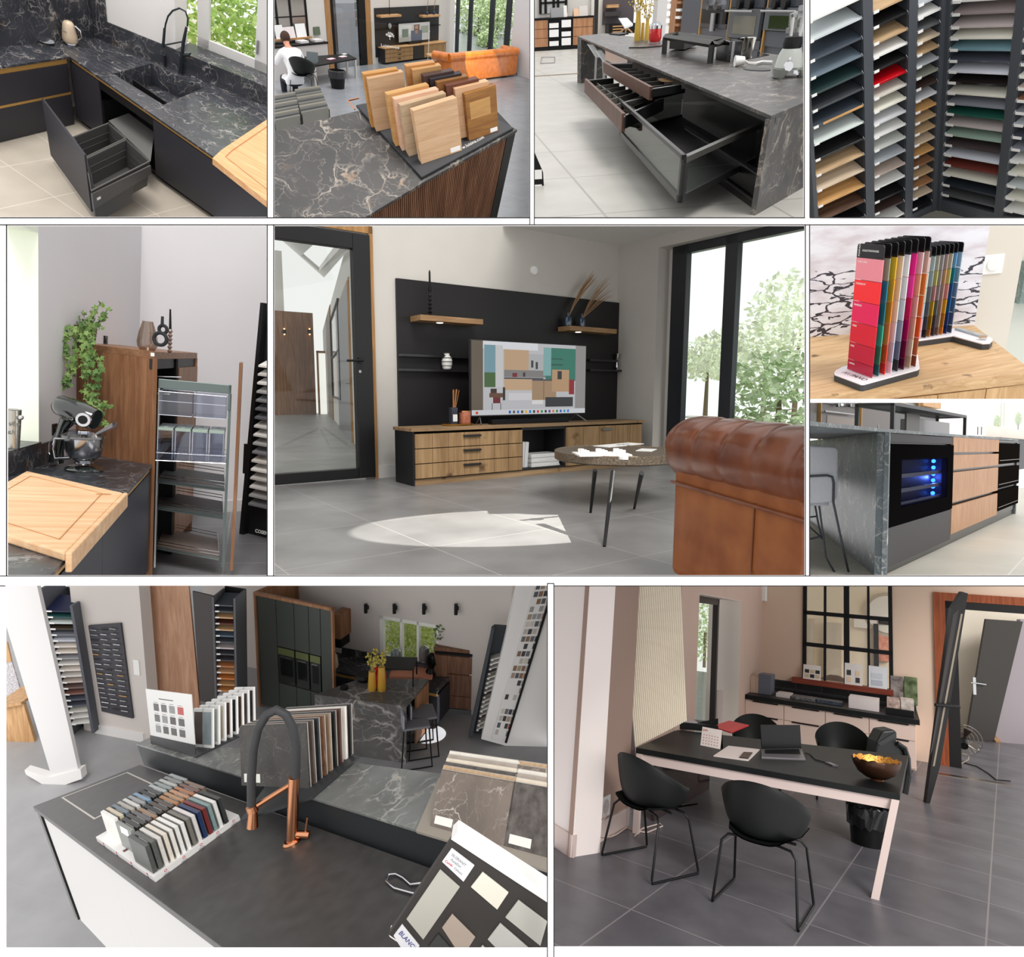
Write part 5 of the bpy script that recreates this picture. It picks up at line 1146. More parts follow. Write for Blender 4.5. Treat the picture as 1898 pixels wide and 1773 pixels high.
  for dz in (.035,.06):ob('wire',MB().tube([v3(p,z+dz) for p in L],.0035,6,True),CHROME,t)
  ob('front_strip',wall2(MB(),L[0],L[1],z-.012,z+.012,.004),tl,t)
 # counter and its cabinets
 fe = A(240,1742);fe = a+(fe-a)*1.5;w0 = A(35,1253);w1 = A(250,1176);wd_ = (w0-w1)
 cnt = [a,A(500,1152),b,w1,w1+wd_*2.5,fe+wd_*1.2,fe]
 ob('worktop',MB().prism(cnt,-.02,0),mar,None,Q,'dark veined stone worktop under the black mixer','worktop',bev=.002)
 Fm = face(Q,a,fe,w1);fa = Fm.I@(Q.M@a);ff = Fm.I@(Q.M@fe);u0,u1 = sorted((fa.x,ff.x))
 ob('grip_rail',box(u0,u1,.015,.04,-.055,-.02),BRASS,None,Fm,'brass grip rail under the mixer worktop','grip rail')
 ms = Fm.at(*Z(492,1600),y=.02).x
 for i,(p,q) in enumerate(((u0,ms),(ms,u1))):
  t = thing('base_cabinet',('dark base cabinet below the chopping board','dark base cabinet next to the walnut larder')[i if fa.x>ff.x else 1-i],'cabinet',Fm)
  ob('door',box(p+.002,q-.002,.01,.03,FZ+.08,-.06),dk,t,bev=.002);ob('carcass',box(p,q,.04,.5,FZ,-.06),blk,t)
 # walls: window wall and end wall
 W = Q.along((w0.x,w0.y,0),(w1.x,w1.y,0));q0 = W.I@(Q.M@A(500,1152));out = -1 if q0.y>0 else 1
 hu = (W.at(*Z(250,1066),y=0).z+W.at(*Z(35,1146),y=0).z)/2
 kx = 0.0
 lo,hi = 0.0,40.0
 for _ in range(60):
  m_ = (lo+hi)/2
  if W.px((m_,0,.5))[0]<Z(680,0)[0]:lo = m_
  else:hi = m_
 kx = hi if hi<39 else 12
 jx = W.at(*Z(190,600),y=0).x;wlm = paint((220,217,220),.85,noise=1,ns=3)
 struct('wall_left',box(jx,kx,0,.35*out,FZ,3.2),wlm,W)
 struct('wall_reveal',box(-3,jx,.0,.4*out,FZ,hu-.01),wlm,W)
 zt_ = W.at(*Z(150,42),y=0).z
 struct('wall_lintel',box(-3,jx,0,.35*out,zt_,3.2),paint((232,238,222),.8),W)
 rvx = box(jx-.004,jx,.0,.36*out,hu,zt_);struct('trim_51',rvx,paint((240,246,228),.7),W)  # bright daylight on the reveal put into its pale green-white colour
 ob('upstand',box(-3,jx+.25,-.015*out,.0,0,hu),mar,None,W,'dark veined stone upstand behind the steel bucket and mixer','splashback')
 ob('window_sill',box(-3,jx-.004,-.016*out,.42*out,hu,hu+.015),mar,None,W,'dark veined stone sill of the left window','window sill')
 fm_ = box(jx-.3,jx-.2,.34*out,.4*out,hu,zt_);struct('window_1',box(-3,jx-.9,.3*out,.36*out,hu,zt_),paint((246,250,240),.6),W)
 K = W.M@Vector((kx,0,0));K = Q.I@K;r = A(1200,1418,FZ);E2 = side(Q,K,r);ek = E2.I@(Q.M@K);er = E2.I@(Q.M@r);L0,L1 = sorted((ek.x,er.x));
 struct('wall_back',box(L0-.0,L1+4,.0,.2,FZ,3.4),wlm,E2);struct('baseboard_back',box(L0,L1+.0,-.02,0,FZ,FZ+.13),paint((206,204,204),.6),E2)
 # black stand with sample boards, right edge
 s0 = A(1180,1530,FZ);s1 = A(1312,1562,FZ);D = side(Q,s0,s1);d0 = D.I@(Q.M@s0);h = D.at(*Z(1290,400),y=.0).z;dx = D.at(*Z(1312,1560),y=0).x-d0.x
 t = thing('display_stand','tall black display stand of light sample boards at the right edge','display stand',D)
 pt = lambda x,y:D.at(*Z(x,y),y=0)
 A0,A1,A2,A3 = pt(1180,1530),pt(1235,1085),pt(1288,400),pt(1320,400)
 ob('frame',MB().prismy([(A0.x,FZ),(A0.x+.03,FZ+.1),(A1.x,A1.z),(A2.x,h),(A2.x+.05,h),(A0.x+1.2,h),(A0.x+1.2,FZ)],.05,.25),blk,t)
 ob('side_rail',MB().hexa([(A0.x,-.02,FZ),(A0.x+.05,-.02,FZ),(A0.x+.05,.05,FZ),(A0.x,.05,FZ)],[(A2.x-.01,-.02,h),(A2.x+.03,-.02,h),(A2.x+.03,.05,h),(A2.x-.01,.05,h)]),BLKM,t)
 text('lettering','COSENTINO',.05,WHITE,t,Mx((pt(1258,1522).x,-.02,pt(1258,1522).z),0,pi/2),.001,bold=True)
 bx = pt(1200,1090);by = pt(1220,1240);ob('side_box',box(bx.x,by.x,-.01,.1,by.z,bx.z),BLKM,t)
 cs = [(230,226,220),(196,192,186),(214,210,206),(160,158,156),(120,120,122),(206,200,192)]
 for i in range(17):
  y = 700+i*42;p = pt(1290-(y-700)*.075,y)
  if 5<=i<=6:cc = (90,90,94)
  else:cc = cs[i%6]
  ob('sample_board',MB().prismx([(-.06,p.z-.03),(.04,p.z+.02),(.04,p.z+.035),(-.06,p.z-.012)],p.x,p.x+.4),paint(cc,.5),None,D,'pale sample board, %s from the top of the black stand'%ordinal(i),'sample board','sample boards in the black stand')
 # sockets
 def sock(x,y,lb):
  p = W.at(*Z(x,y),y=-.01*out);ob('socket',MB().box(p.x-.035,p.x+.035,-.012*out,0,p.z-.04,p.z+.04).cyl((p.x,-.012*out,p.z),(p.x,-.016*out,p.z),.022),BLKM,None,W,lb,'socket',bev=.003)
 sock(521,585,'black wall socket above the walnut cabinet');sock(272,1020,'black wall socket beside the black mixer')
 # things on the cabinet
 def st(x,y,z=None):return facing(Q,A(x,y,T if z is None else z))
 top = lambda x,dy=.0:Q.at(*Z(x,612),z=T)
 def on_top(x,k): # plan point on the cabinet top, k into depth
  p = b+(a-b)*((x-287)/(752-287)) if x<752 else a+(c-a)*.3;p = p+(c-a)*k;
  return p
 def place(x,k):      # find the plan point at depth k of the top whose picture column is x
  lo,hi = b+(c-a)*k*.6,a+(c-a)*k
  lo2,hi2 = lo+(lo-hi)*.3,hi+(hi-lo)*.5
  for _ in range(40):
   m_ = (lo2+hi2)/2
   if Q.px((m_.x,m_.y,T))[0]<Z(x,0)[0]:lo2 = m_
   else:hi2 = m_
  return Vector((m_.x,m_.y,T))
 f = facing(Q,place(415,.03));hp = lambda x,y,ff=None:f.at(*Z(x,y),y=0)
 rp = abs(hp(465,520).x-hp(365,520).x)/2;hh = hp(415,512).z
 t = thing('ivy_plant','trailing green ivy in a woven grey basket on top of the larder','plant',f)
 ob('basket',MB().lathe([(rp*.78,0),(rp*.9,hh*.5),(rp,hh),(rp*.85,hh*.95),(rp*.6,.01)],n=24),paint((96,80,70),.9,noise=22,ns=60,bump=1),t,smooth=1)
 for k in range(5):ob('weave',MB().tube([(cos(w*pi/12)*rp*(.8+.2*k/5),sin(w*pi/12)*rp*(.8+.2*k/5),hh*(k+.6)/5.6+.006*(-1)**w) for w in range(24)],hh*.07,5,True),paint((112,94,80),.9),t)
 rnd = random.Random(8);lv = MB();stems = MB();lf1 = leafmat((76,112,54),(136,164,90))
 paths = [[(400,520),(330,480),(292,375)],[(400,520),(355,450),(345,405)],[(430,520),(470,450),(492,395)],[(440,520),(500,480),(528,425)],[(420,520),(420,480),(400,450)],
             [(380,530),(330,560),(318,640),(352,700),(330,790),(250,830)],[(390,530),(370,600),(375,690),(340,750),(300,820)],[(430,530),(430,620),(432,740),(430,840),(470,900),(518,995)],
             [(440,530),(452,640),(490,720),(470,790),(440,850),(540,920)],[(410,540),(420,640),(425,760)],[(395,525),(440,500),(480,530)],[(380,530),(320,520),(300,600)]]
 for pi_,path in enumerate(paths):
  yb = -.22 if pi_>=5 else rnd.uniform(-.03,.05);pts = []
  for j,q in enumerate(path):p = f.at(*Z(*q),y=yb-.04*(j>1 and pi_>=5));pts.append(p)
  stems.tube(pts,.002,4)
  for j in range(len(pts)-1):
   nn = max(4,int((pts[j+1]-pts[j]).length/.0085))
   for q in range(nn):
    p = pts[j].lerp(pts[j+1],q/nn)+Vector((rnd.gauss(0,.018),rnd.gauss(0,.014),rnd.gauss(0,.014)))
    ivy_leaf(lv,p,(rnd.gauss(0,1),rnd.gauss(0,.5),rnd.gauss(-.4,1)),(rnd.gauss(0,.5),-1,rnd.gauss(.3,.5)),rnd.uniform(.022,.042))
 ob('foliage',lv,lf1,t);ob('stems',stems,paint((110,120,70),.8),t)
 f = facing(Q,place(722,.08));hp = lambda x,y:f.at(*Z(x,y),y=0);r = abs(hp(770,570).x);h = hp(722,490).z
 ob('smoked_vase',MB().lathe([(r*.7,0),(r*.95,h*.15),(r,h*.3),(r*.85,h*.6),(r*.52,h*.97),(r*.55,h)],n=28,cap=False),glass((206,190,176),.25),None,f,'bulbous smoked glass vase on the larder','vase',smooth=1)
 f = facing(Q,place(785,.05));hp = lambda x,y:f.at(*Z(x,y),y=0)
 t = thing('ring_sculpture','matt black double-ring sculpture on the larder','sculpture',f);bl = paint((34,36,40),.7)
 c1 = hp(786,577);r1 = abs(hp(825,577).x-c1.x)*.8
 ob('lower_ring',MB().tube([(c1.x+cos(w*pi/14)*r1,0,c1.z+sin(w*pi/14)*r1*.95) for w in range(28)],r1*.28,10,True),bl,t,smooth=1)
 c2 = hp(796,530);ob('upper_ring',MB().tube([(c2.x+cos(w*pi/12)*r1*.62,.01,c2.z+sin(w*pi/12)*r1*.62) for w in range(24)],r1*.26,10,True),bl,t,smooth=1)
 ob('neck',MB().cyl(hp(795,512),hp(797,466),r1*.24,r1*.2,14),bl,t,smooth=1)
 f = facing(Q,place(832,.12));hp = lambda x,y:f.at(*Z(x,y),y=0);h = hp(828,430).z
 t = thing('candlestick','slim smoked glass candlestick with black candle behind the ring sculpture','candlestick',f);pr = []
 for k in range(6):pr+=[(.008,k*h*.09),(.018,k*h*.09+h*.045)]
 ob('holder',MB().lathe([(.026,0)]+pr+[(.009,h*.55)],n=16),paint((120,96,84),.1,spec=.8),t,smooth=1);ob('candle',MB().cyl((0,0,h*.5),(-.004,0,h),.010,.006),BLACK,t)
 # stand mixer
 f = facing(Q,A(412,1222));M_ = lambda x,y,yy=0:f.at(*Z(x,y),y=yy);gb = paint((18,26,24),.08,spec=.8,coat=.9)
 t = thing('stand_mixer','glossy black stand mixer with a steel bowl on the dark worktop','mixer',f)
 def W2(x):return M_(x,1200).x
 rb = (W2(500)-W2(325))/2;cb = (W2(500)+W2(325))/2
 ob('base',MB().lathe([(rb,0),(rb*1.0,.012),(rb*.8,.03),(rb*.6,.035)],(cb,0,0),30,1,.85),gb,t,smooth=1)
 ob('column',MB().tube([M_(275,1180,.04),M_(285,1100,.04),M_(310,1010,.04),M_(335,970,.04)],[.045,.036,.034,.05],16),gb,t,smooth=60)
 hc = [M_(x,y) for x,y in ((276,920),(300,905),(345,925),(400,945),(440,962),(470,972))]
 rr = [.034,.05,.057,.058,.055,.048];k_ = abs(M_(370,890).z-M_(370,1005).z)/2/.056
 ob('head',MB().tube([M_(270,915)]+hc,[.001]+[x*k_ for x in rr],22),gb,t,smooth=60)
 e = M_(444,968,-.0);cc = M_(445,968);ob('badge',MB().cyl((cc.x+.005,-.052*k_,cc.z),(cc.x+.008,-.066*k_,cc.z),.032*k_,n=24),CHROME,t,smooth=1);ob('badge_ring',MB().cyl((cc.x+.008,-.066*k_,cc.z),(cc.x+.009,-.069*k_,cc.z),.02*k_,n=20),BLACK,t)
 text('lettering','SMEG',.022*k_,CHROME,t,Mx((M_(330,965).x,-.055*k_,M_(330,965).z),0,pi/2),.003,sx=1.2)
 kn = M_(303,885);ob('knob',MB().ball((kn.x,0,kn.z),.008*k_,n=10),CHROME,t,smooth=1)
 bw = (W2(498)-W2(330))/2;b0 = M_(412,1190).z;b1 = M_(412,1062).z;bc = cb
 st_ = metal((176,178,182),.14)
 ob('bowl',MB().lathe([(bw*.45,b0),(bw*.5,b0+.01),(bw*.42,b0+.02),(bw*.8,b0+(b1-b0)*.3),(bw*.98,b0+(b1-b0)*.6),(bw,b1),(bw*1.03,b1+.003),(bw*.97,b1)],(bc,0,0),32),st_,t,smooth=1)
 hd = [(bc-bw*.9,-.02,b1-.02),(M_(280,1100).x+.01,-.03,b1-.02),(M_(275,1130).x,-.03,(b1+b0)/2),(M_(285,1180).x,-.03,b0+.02),(bc-bw*.7,-.02,b0+.035)]
 ob('bowl_handle',MB().tube(hd,.011,10),st_,t,smooth=60)
 ob('splash_guard',MB().lathe([(bw*1.15,b1+.005),(bw*1.12,b1+.02),(bw*.7,b1+.05)],(bc,0,0),30,cap=False),glass((222,228,240),.4),t,smooth=1)
 ob('pouring_chute',MB().hexa([(bc+bw*.8,-.03,b1+.03),(bc+bw*.8,.03,b1+.03),(bc+bw*.8,.03,b1+.045),(bc+bw*.8,-.03,b1+.045)],[(M_(562,1000).x,-.025,M_(562,1000).z-.01),(M_(562,1000).x,.025,M_(562,1000).z-.01),(M_(562,1000).x,.025,M_(562,985).z),(M_(562,1000).x,-.025,M_(562,985).z)]),glass((214,220,236),.4),t)
 ob('attachment_hub',MB().lathe([(.03*k_,0),(.026*k_,.02)],(bc,0,M_(405,1040).z),20),CHROME,t,smooth=1)
 ob('power_cable',MB().tube([M_(290,1010,.05),M_(240,1090,.05),M_(240,1135,.05),M_(262,1165,.04)],.003,6),STEEL,t)
 # steel bucket
 p = W.at(*Z(62,1112),z=hu+.015);p = Q.I@(W.M@Vector((p.x,p.y,hu+.016)));f = facing(Q,p);hp = lambda x,y:f.at(*Z(x,y),y=0);r = abs(hp(96,930).x-hp(20,930).x)/2;h = hp(60,922).z
 t = thing('ice_bucket','engraved steel ice bucket on the sill at the left edge','bucket',f)
 ob('bucket',MB().lathe([(r*.75,0),(r*.9,h*.5),(r,h),(r*1.04,h),(r*.9,h*.97),(r*.7,.02)],n=28),metal((188,188,180),.25),t,smooth=1);ob('handle',MB().cyl((r,-.01,h*.82),(r*1.2,-.01,h*.82),.006).ball((r*1.25,-.01,h*.82),.016),CHROME,t,smooth=1)
 for i,s_ in enumerate(('CHAMP','BRUT')):text('engraving',s_,h*.13,paint((110,110,106),.5),t,Mx((-r*.5,-r*.93,h*(.6-.22*i)),0,pi/2),.001)
 # chopping board
 z = .04;B = [A(-20,1298,z),A(140,1222,z),A(600,1328,z),A(604,1372,z),A(330,1672,z),A(300,1640,z),A(-60,1530,z)]
 bm_ = wood((212,166,122),(234,198,158),'x',.7,.5)
 t = thing('chopping_board','big pale beech chopping board hooked over the worktop, left foreground','chopping board',Q)
 B = [A(-60,1330,z),A(130,1222,z),A(604,1330,z),A(318,1625,z),A(-80,1500,z)]
 ob('board',MB().prism(B,.0,z),bm_,t,bev=.008)
 hk_ = [B[2],B[3]];dv = (B[3]-B[2]).normalized();nn = Vector((-dv.y,dv.x,0));nn = nn if nn.dot(B[2]-B[1])>0 else -nn
 ob('hook_lip',MB().hexa([v3(B[2],-.045),v3(B[3],-.045),v3(B[3]+nn*.025,-.045),v3(B[2]+nn*.025,-.045)],[v3(B[2],z),v3(B[3],z),v3(B[3]+nn*.025,z),v3(B[2]+nn*.025,z)]),bm_,t,bev=.006)
 G = [A(-60,1372,z),A(150,1250,z),A(500,1335,z),A(290,1560,z),A(-60,1450,z)]
 gr = wood((178,126,84),(200,150,104),'x',.7,.5)
 ob('juice_groove',MB().tube([v3(p,z+.0) for p in G],.004,6,True),gr,t);g = A(508,1338,z);ob('juice_well',MB().lathe([(.03,0),(.03,.001)],(g.x,g.y,z),20,1.3,.8),gr,t)
room_e()

# ================================================================ living room with the television wall
def room_f():
 Q = Room('F',[[0.81194,-0.58373,0.00311],[-0.07725,-0.11272,-0.99062],[0.57861,0.80408,-0.13661]],[-1.1117,-0.0169,6.1406],1.1,RECTS['F'])
 L = zo(500,410,2.666);R = zo(1000,410,2.666)
 wl = paint((205,201,194),.85,noise=2,ns=3)
 fl = tiles((132,131,130),(164,162,158),.85,rough=.38,var=12,line=.004,off=(.3,.35))
 xc = Q.at(1143,620,y=0).x;H = Q.at(1143,455,y=0).z
 xd = Q.at(*L(500,700),y=0).x;zt = Q.at(*L(480,72),y=0).z
 far = Q.at(*L(120,955),z=0).y
 struct('floor',box(-6,8,-6,far+1,-.06,0),fl)
 struct('wall_back',MB().box(xd,xc+.3,0,.2,0,H).box(-6,xd,0,.2,zt,H),wl)
 pr = Q.at(*R(583,300),x=xc);y1 = pr.y;zl = Q.at(*R(583,132),x=xc).z
 struct('wall_right',MB().box(xc,xc+.3,y1,0,0,H).box(xc,xc+.3,-5,y1,zl,H),wl)
 struct('ceiling',box(xc-1.8,xc+.3,-3,.2,H,H+.05),paint((226,224,220),.9))
 # skirting
 bx0 = Q.at(*L(514,1230),y=0).x;bx1 = Q.at(*L(640,1230),y=0).x
 struct('baseboard_back',box(bx0,bx1,-.015,0,0,.13),paint((214,212,208),.5))
 # window
 xw = xc+.15;W = Q.along((xw,0,0),(xw,-1,0))
 u0 = -y1;u1 = W.at(*R(722,600),y=0).x;u2 = W.at(*R(908,600),y=0).x;u3 = W.at(*R(968,600),y=0).x
 ux = W.at(*R(655,700),y=0).x
 fm = paint((40,43,47),.4)
 mb = MB().box(ux-.02,u1,-.04,.05,0,zl).box(u2,u3,-.04,.05,0,zl).box(ux,5.2,-.04,.05,zl-.1,zl).box(ux,5.2,-.04,.05,0,.07).box(u1+.0,u1+.012,-.055,.0,0,zl)
 win = struct('window_1',mb,fm,W,bev=.004)
 ob('pane',box(u1,u2,.0,.006,.07,zl-.1),glass((250,255,252),.05),win);ob('pane',box(u3,5.1,.0,.006,.07,zl-.1),glass((250,255,252),.05),win)
 struct('wall_outside',box(ux-3,ux-.0,.05,.25,0,zl+.6),WALL,W)
 # outside: ground whitened in its colour to look overexposed, hedge trees, shrub
 struct('ground_outside',box(-8,9,.5,16,-.12,-.06),paint((250,252,240),.9),W)
 lm = leafmat((232,240,208),(252,254,244));lm2 = leafmat((190,216,160),(236,246,216))
 def tree(px,py,d,rx,rz,n,size,seed,mat,label,name='tree',cat='tree'):
  c = W.at(px,py,y=d);t = thing(name,label,cat,W.sub((c.x,c.y,-.06)))
  ob('foliage',leaves(n,(0,0,c.z+.06),(rx,rx*.7,rz),size,seed),mat,t)
  ob('trunk',MB().cyl((0,0,0),(.02,0,c.z+.06),.07,.03,8),paint((120,104,84),.9),t)
 tree(*R(1120,640),6.5,1.7,.7,1500,.09,1,lm,'pale sunlit round tree beyond the large living room window')
 tree(*R(1290,430),8,1.3,.9,1100,.09,2,lm,'tall pale tree at the right edge of the living room window')
 tree(*R(830,680),7.5,1.1,.55,900,.09,3,lm,'small pale tree in the left pane of the living room window')
 tree(*R(1180,880),2.2,.85,.75,900,.075,4,lm2,'leafy green shrub close outside the glass behind the sofa','shrub','shrub')
 # glazed door in oak lining
 ok = wood((150,108,62),(186,142,90),'z',1,.5)
 x9 = Q.at(*L(525,900),y=0).x
 struct('trim_31',MB().box(xd,x9,-.02,.0,0,zt+.09).box(-4,x9,-.02,.0,zt+.02,zt+.09),ok)
 xs = Q.at(*L(418,700),y=0).x;zb = Q.at(*L(430,1218),y=0).z;zg = Q.at(*L(400,138),y=0).z
 d = struct('door_1',MB().box(xs,xd,-.05,.04,0.02,zt).box(-3.5,xs,-.05,.04,zg,zt).box(-3.5,xs,-.05,.04,.02,zb),paint((26,26,27),.4),bev=.006)
 ob('pane',box(-3.5,xs,-.01,.0,zb,zg),glass((238,240,238),.05),d)
 hp = Q.at(*L(448,688),y=-.05)
 ob('handle',MB().cyl((hp.x,-.05,hp.z),(hp.x,-.11,hp.z),.012).cyl((hp.x+.01,-.105,hp.z),(hp.x-.16,-.105,hp.z-.005),.011).box(hp.x-.022,hp.x+.022,-.06,-.05,hp.z-.03,hp.z+.03),BLKM,d)
 kp = Q.at(*L(445,742),y=-.05);ob('keyhole',MB().cyl((kp.x,-.05,kp.z),(kp.x,-.058,kp.z),.014),STEEL,d)
 # hall beyond the door
 a = Q.at(*L(305,965),z=0);b = Q.at(*L(425,1105),z=0);G = Q.along((b.x,b.y,0),(a.x,a.y,0));ln = (a-b).length
 hw = paint((212,210,206),.85)
 struct('wall_hall',box(-.9,ln+.6,-.1,0,0,3.3),hw,G)
 def hdoor(p,q,top,name,lab,col):
  A = G.at(*L(*p),y=.0);B = G.at(*L(*q),y=.0);t = G.at(*L(*top),y=.0).z
  dd = struct(name,box(A.x,B.x,0,.03,0,t),paint(col,.5),G)
  ob('door_frame',MB().box(min(A.x,B.x)-.05,max(A.x,B.x)+.05,0,.02,t,t+.06).box(A.x-.03,A.x+.03,0,.04,0,t),ok,dd)
  return dd,A,t
 d2,A,t = hdoor((415,1070),(350,1000),(372,345),'door_2','',(120,121,124))
 ob('handle',MB().cyl((A.x+.1,.03,1.0),(A.x+.1,.09,1.0),.012).cyl((A.x+.1,.09,1.0),(A.x+.22,.09,1.0),.012),STEEL,d2)
 hdoor((318,975),(280,950),(290,455),'door_3','',(128,122,114))
 mA = G.at(*L(312,870),y=.03);mB_ = G.at(*L(352,890),y=.03);mt = G.at(*L(330,395),y=.03).z
 t = thing('wall_mirror','tall black framed glass panel between the doors of the hall seen through the glazed door','mirror',G)
 x0,x1 = sorted((mA.x,mB_.x));z0 = mA.z
 ob('frame',MB().box(x0,x0+.04,0,.05,z0,mt).box(x1-.04,x1,0,.05,z0,mt).box(x0,x1,0,.05,z0,z0+.04).box(x0,x1,0,.05,mt-.04,mt).box(x0,x1,0,.05,(z0+mt)/2,(z0+mt)/2+.03),BLACK,t)
 ob('mirror_glass',box(x0,x1,0,.02,z0,mt),paint((150,150,150),.1,1),t)
 struct('wall_far',box(-6,4,far,far+.1,0,5.5),hw)
 wa = Q.at(*L(222,700),y=far-.05);wt = Q.at(*L(120,447),y=far-.05).z
 wn = wood((116,82,60),(158,118,90),'z',.8,.5)
 t = thing('wall_panelling','dark walnut plank wall at the far end of the hall','panelling')
 n = 7;x0 = wa.x-2.4
 for k in range(n):ob('plank',box(x0+k*2.4/n,x0+(k+1)*2.4/n-.008,far-.06,far-.0,0,wt),wn,t)
 for k,(px,py) in enumerate(((72,545),(197,545))):
  p = Q.at(*L(px,py),y=far-.1)
  s = thing('wall_lamp','small black wall lamp glowing on the walnut planks, %s of the two'%('left','right')[k],'wall lamp',Q.sub((p.x,far-.06,p.z)),'wall lamps on the walnut planks')
  ob('shade',MB().box(-.05,.05,-.09,0,-.07,.07),BLACK,s)
  ob('bulb',MB().ball((0,-.045,.09),.025).ball((0,-.045,-.09),.025),paint((255,190,120),.5,em=6),s)
 r = Q.at(*L(250,950),z=0)
 p0 = Q.at(*L(232,700),y=far-.02);p1 = Q.at(*L(275,700),y=far-.02);pt = Q.at(*L(250,640),y=far).z
 wn_ = struct('window_2',MB().box(p0.x,p0.x+.06,far-.05,far,0,pt).box(p0.x,p1.x,far-.05,far,pt-.08,pt),ok)
 ob('pane',box(p0.x+.06,p1.x,far-.03,far-.01,0,pt-.08),paint((255,253,248),.3,em=.9),wn_)
 # sloping roof with skylight
 e = Q.at(*L(265,275),y=far);top = Q.at(*L(110,85),y=1.2)
 g0 = G.at(*L(265,275),y=0.0)
 def rp(x,y,px,py):return Q.at(*L(px,py),y=y)
 A0 = Q.at(*L(268,278),y=far-.2);A1 = Q.at(*L(50,85),y=far-.2);B0 = Q.at(*L(420,105),y=1.0);B1 = Q.at(*L(130,40),y=1.0)
 def lerp(p,q,k):return p+(q-p)*k
 rm = MB()
 def rq(k0,k1,m0,m1):
  c = [lerp(lerp(A0,A1,k),lerp(B0,B1,k),m) for k,m in ((k0,m0),(k1,m0),(k1,m1),(k0,m1))]
  rm.hexa(c,[v+Vector((0,0,.12)) for v in c])
 rq(0,1.0,0,.12);rq(0,.14,.12,.95);rq(.55,1.0,.12,.95);rq(0,1,.95,1)
 struct('ceiling_slope',rm,paint((232,230,226),.85))
 # the black wall panel with its ledges and shelves
 b0 = Q.at(733,560,y=0);bt = Q.at(733,516,y=0).z
 xe = xc-.0;blk = paint((27,25,26),.5,noise=1)
 t = thing('wall_panel','large black panel mounted on the wall behind the television','wall panel')
 ob('board',box(b0.x,xe,-.035,0,.35,bt),blk,t,bev=.002)
 for (p,q) in (((632,660),(990,671)),((632,733),(990,735))):
  a = Q.at(*L(*p),y=-.06);c = Q.at(*L(*q),y=-.06)
  ob('ledge',box(a.x+.02,c.x,-.10,-.035,a.z-.012,a.z+.012),paint((34,34,36),.3,spec=.6),t)
 for (p,q) in (((235,686),(372,688)),((235,735),(430,735))):
  a = Q.at(*R(*p),y=-.06);c = Q.at(*R(*q),y=-.06)
  ob('ledge',box(a.x,min(c.x,xc-.01),-.12,-.035,a.z-.012,a.z+.012),paint((34,34,36),.3,spec=.6),t)
 os_ = wood((138,106,72),(178,142,104),'x',1,.5)
 def shelf(p0,p1,f0,lab,zz,lamp):
  y = -.26;a = Q.at(*p0,y=y);c = Q.at(*p1,y=y)
  t = thing('floating_shelf',lab,'shelf',Q.sub((a.x,0,a.z)),'oak shelves on the black panel')
  w = min(c.x,xc-.01)-a.x
  ob('board',box(0,w,y,-.035,-zz,0),os_,t,bev=.003)
  l = Q.at(*lamp,z=a.z-zz)
  ob('downlight',MB().disc((l.x-a.x,-.15,-zz-.004),.035,.005),paint((255,250,240),.5,em=3),t)
  return a,w
 sa,sw = shelf(L(745,460),L(1055,472),0,'oak floating shelf with a black candlestick, left on the black panel',.055,L(883,494))
 sb,sv = shelf(R(152,515),R(383,523),0,'oak floating shelf with two blue bottles in the corner of the black panel',.055,R(249,541))
 # candlestick
 c = Q.at(*L(877,455),z=sa.z);k = Q.zat(L(0,240)[1],c.x,-.15)-sa.z
 prof = [(.03,0),(.032,.01),(.012,.02)]
 for i in range(5):z = .03+i*.045*k/.5;prof+=[(.012,z),(.03-.003*i,z+.012),(.012,z+.024)]
 prof+=[(.011,k*.55),(.018,k*.56),(.018,k*.62)]
 t = thing('candlestick','tall black turned candlestick with a black taper on the left oak shelf','candlestick',Q.sub((c.x,-.15,sa.z)))
 ob('holder',MB().lathe(prof,n=16),BLACK,t,smooth=1);ob('candle',MB().lathe([(.011,k*.6),(.010,k*.95),(.003,k)],n=12),BLACK,t,smooth=1)
 # blue bottles with pampas
 for i,(px,gx,gy,hh) in enumerate(((192,262,240,1),(310,330,268,.9))):
  c = Q.at(*R(px,515),z=sb.z);r = .045
  t = thing('bottle',('round blue glass bottle with a tall dry grass plume on the corner shelf','slimmer blue glass bottle with two thin grass plumes, nearest the corner')[i],'bottle',Q.sub((c.x,-.13,sb.z)),'blue bottles on the corner shelf')
  s = r*(1.1 if i==0 else .95)
  ob('vessel',MB().lathe([(s*.9,0),(s,.02),(s,.085),(s*.8,.11),(s*.25,.125),(s*.22,.165),(s*.32,.17)],n=20),paint((44,66,88),.08,spec=.8,coat=.4),t,smooth=1)
  g = MB();top = Q.at(*R(gx,gy),y=-.13)
  rnd = random.Random(i)
  for q in range(26 if i==0 else 18):
   ex = top.x-c.x+rnd.uniform(-.04,.06) if not (i==1 and q%2) else Q.at(*R(355,320),y=-.13).x-c.x+rnd.uniform(-.03,.03)
   ez = (top.z if not (i==1 and q%2) else Q.at(*R(355,320),y=-.13).z)-sb.z-rnd.uniform(0,.12)
   ey = rnd.uniform(-.05,.05)
   g.tube([(0,0,.1),(ex*.25,ey*.3,ez*.45),(ex*.6,ey*.7,ez*.75),(ex,ey,ez)],[.0015,.0025,.004,.0008],4)
  ob('grass_plume',g,paint((166,132,98),.9),t)
 # striped vase on ledge
 a = Q.at(*L(873,716),y=-.07)
 t = thing('vase','small ribbed white vase with grey bands on the left black ledge','vase',Q.sub((a.x,-.08,Q.at(*L(632,733),y=-.06).z+.012)))
 pr = [(.032,0),(.045,.01),(.056,.05),(.058,.09),(.05,.125),(.03,.145),(.03,.165),(.036,.17)]
 ob('vessel',MB().lathe(pr,n=24),paint((228,226,220),.4),t,smooth=1)
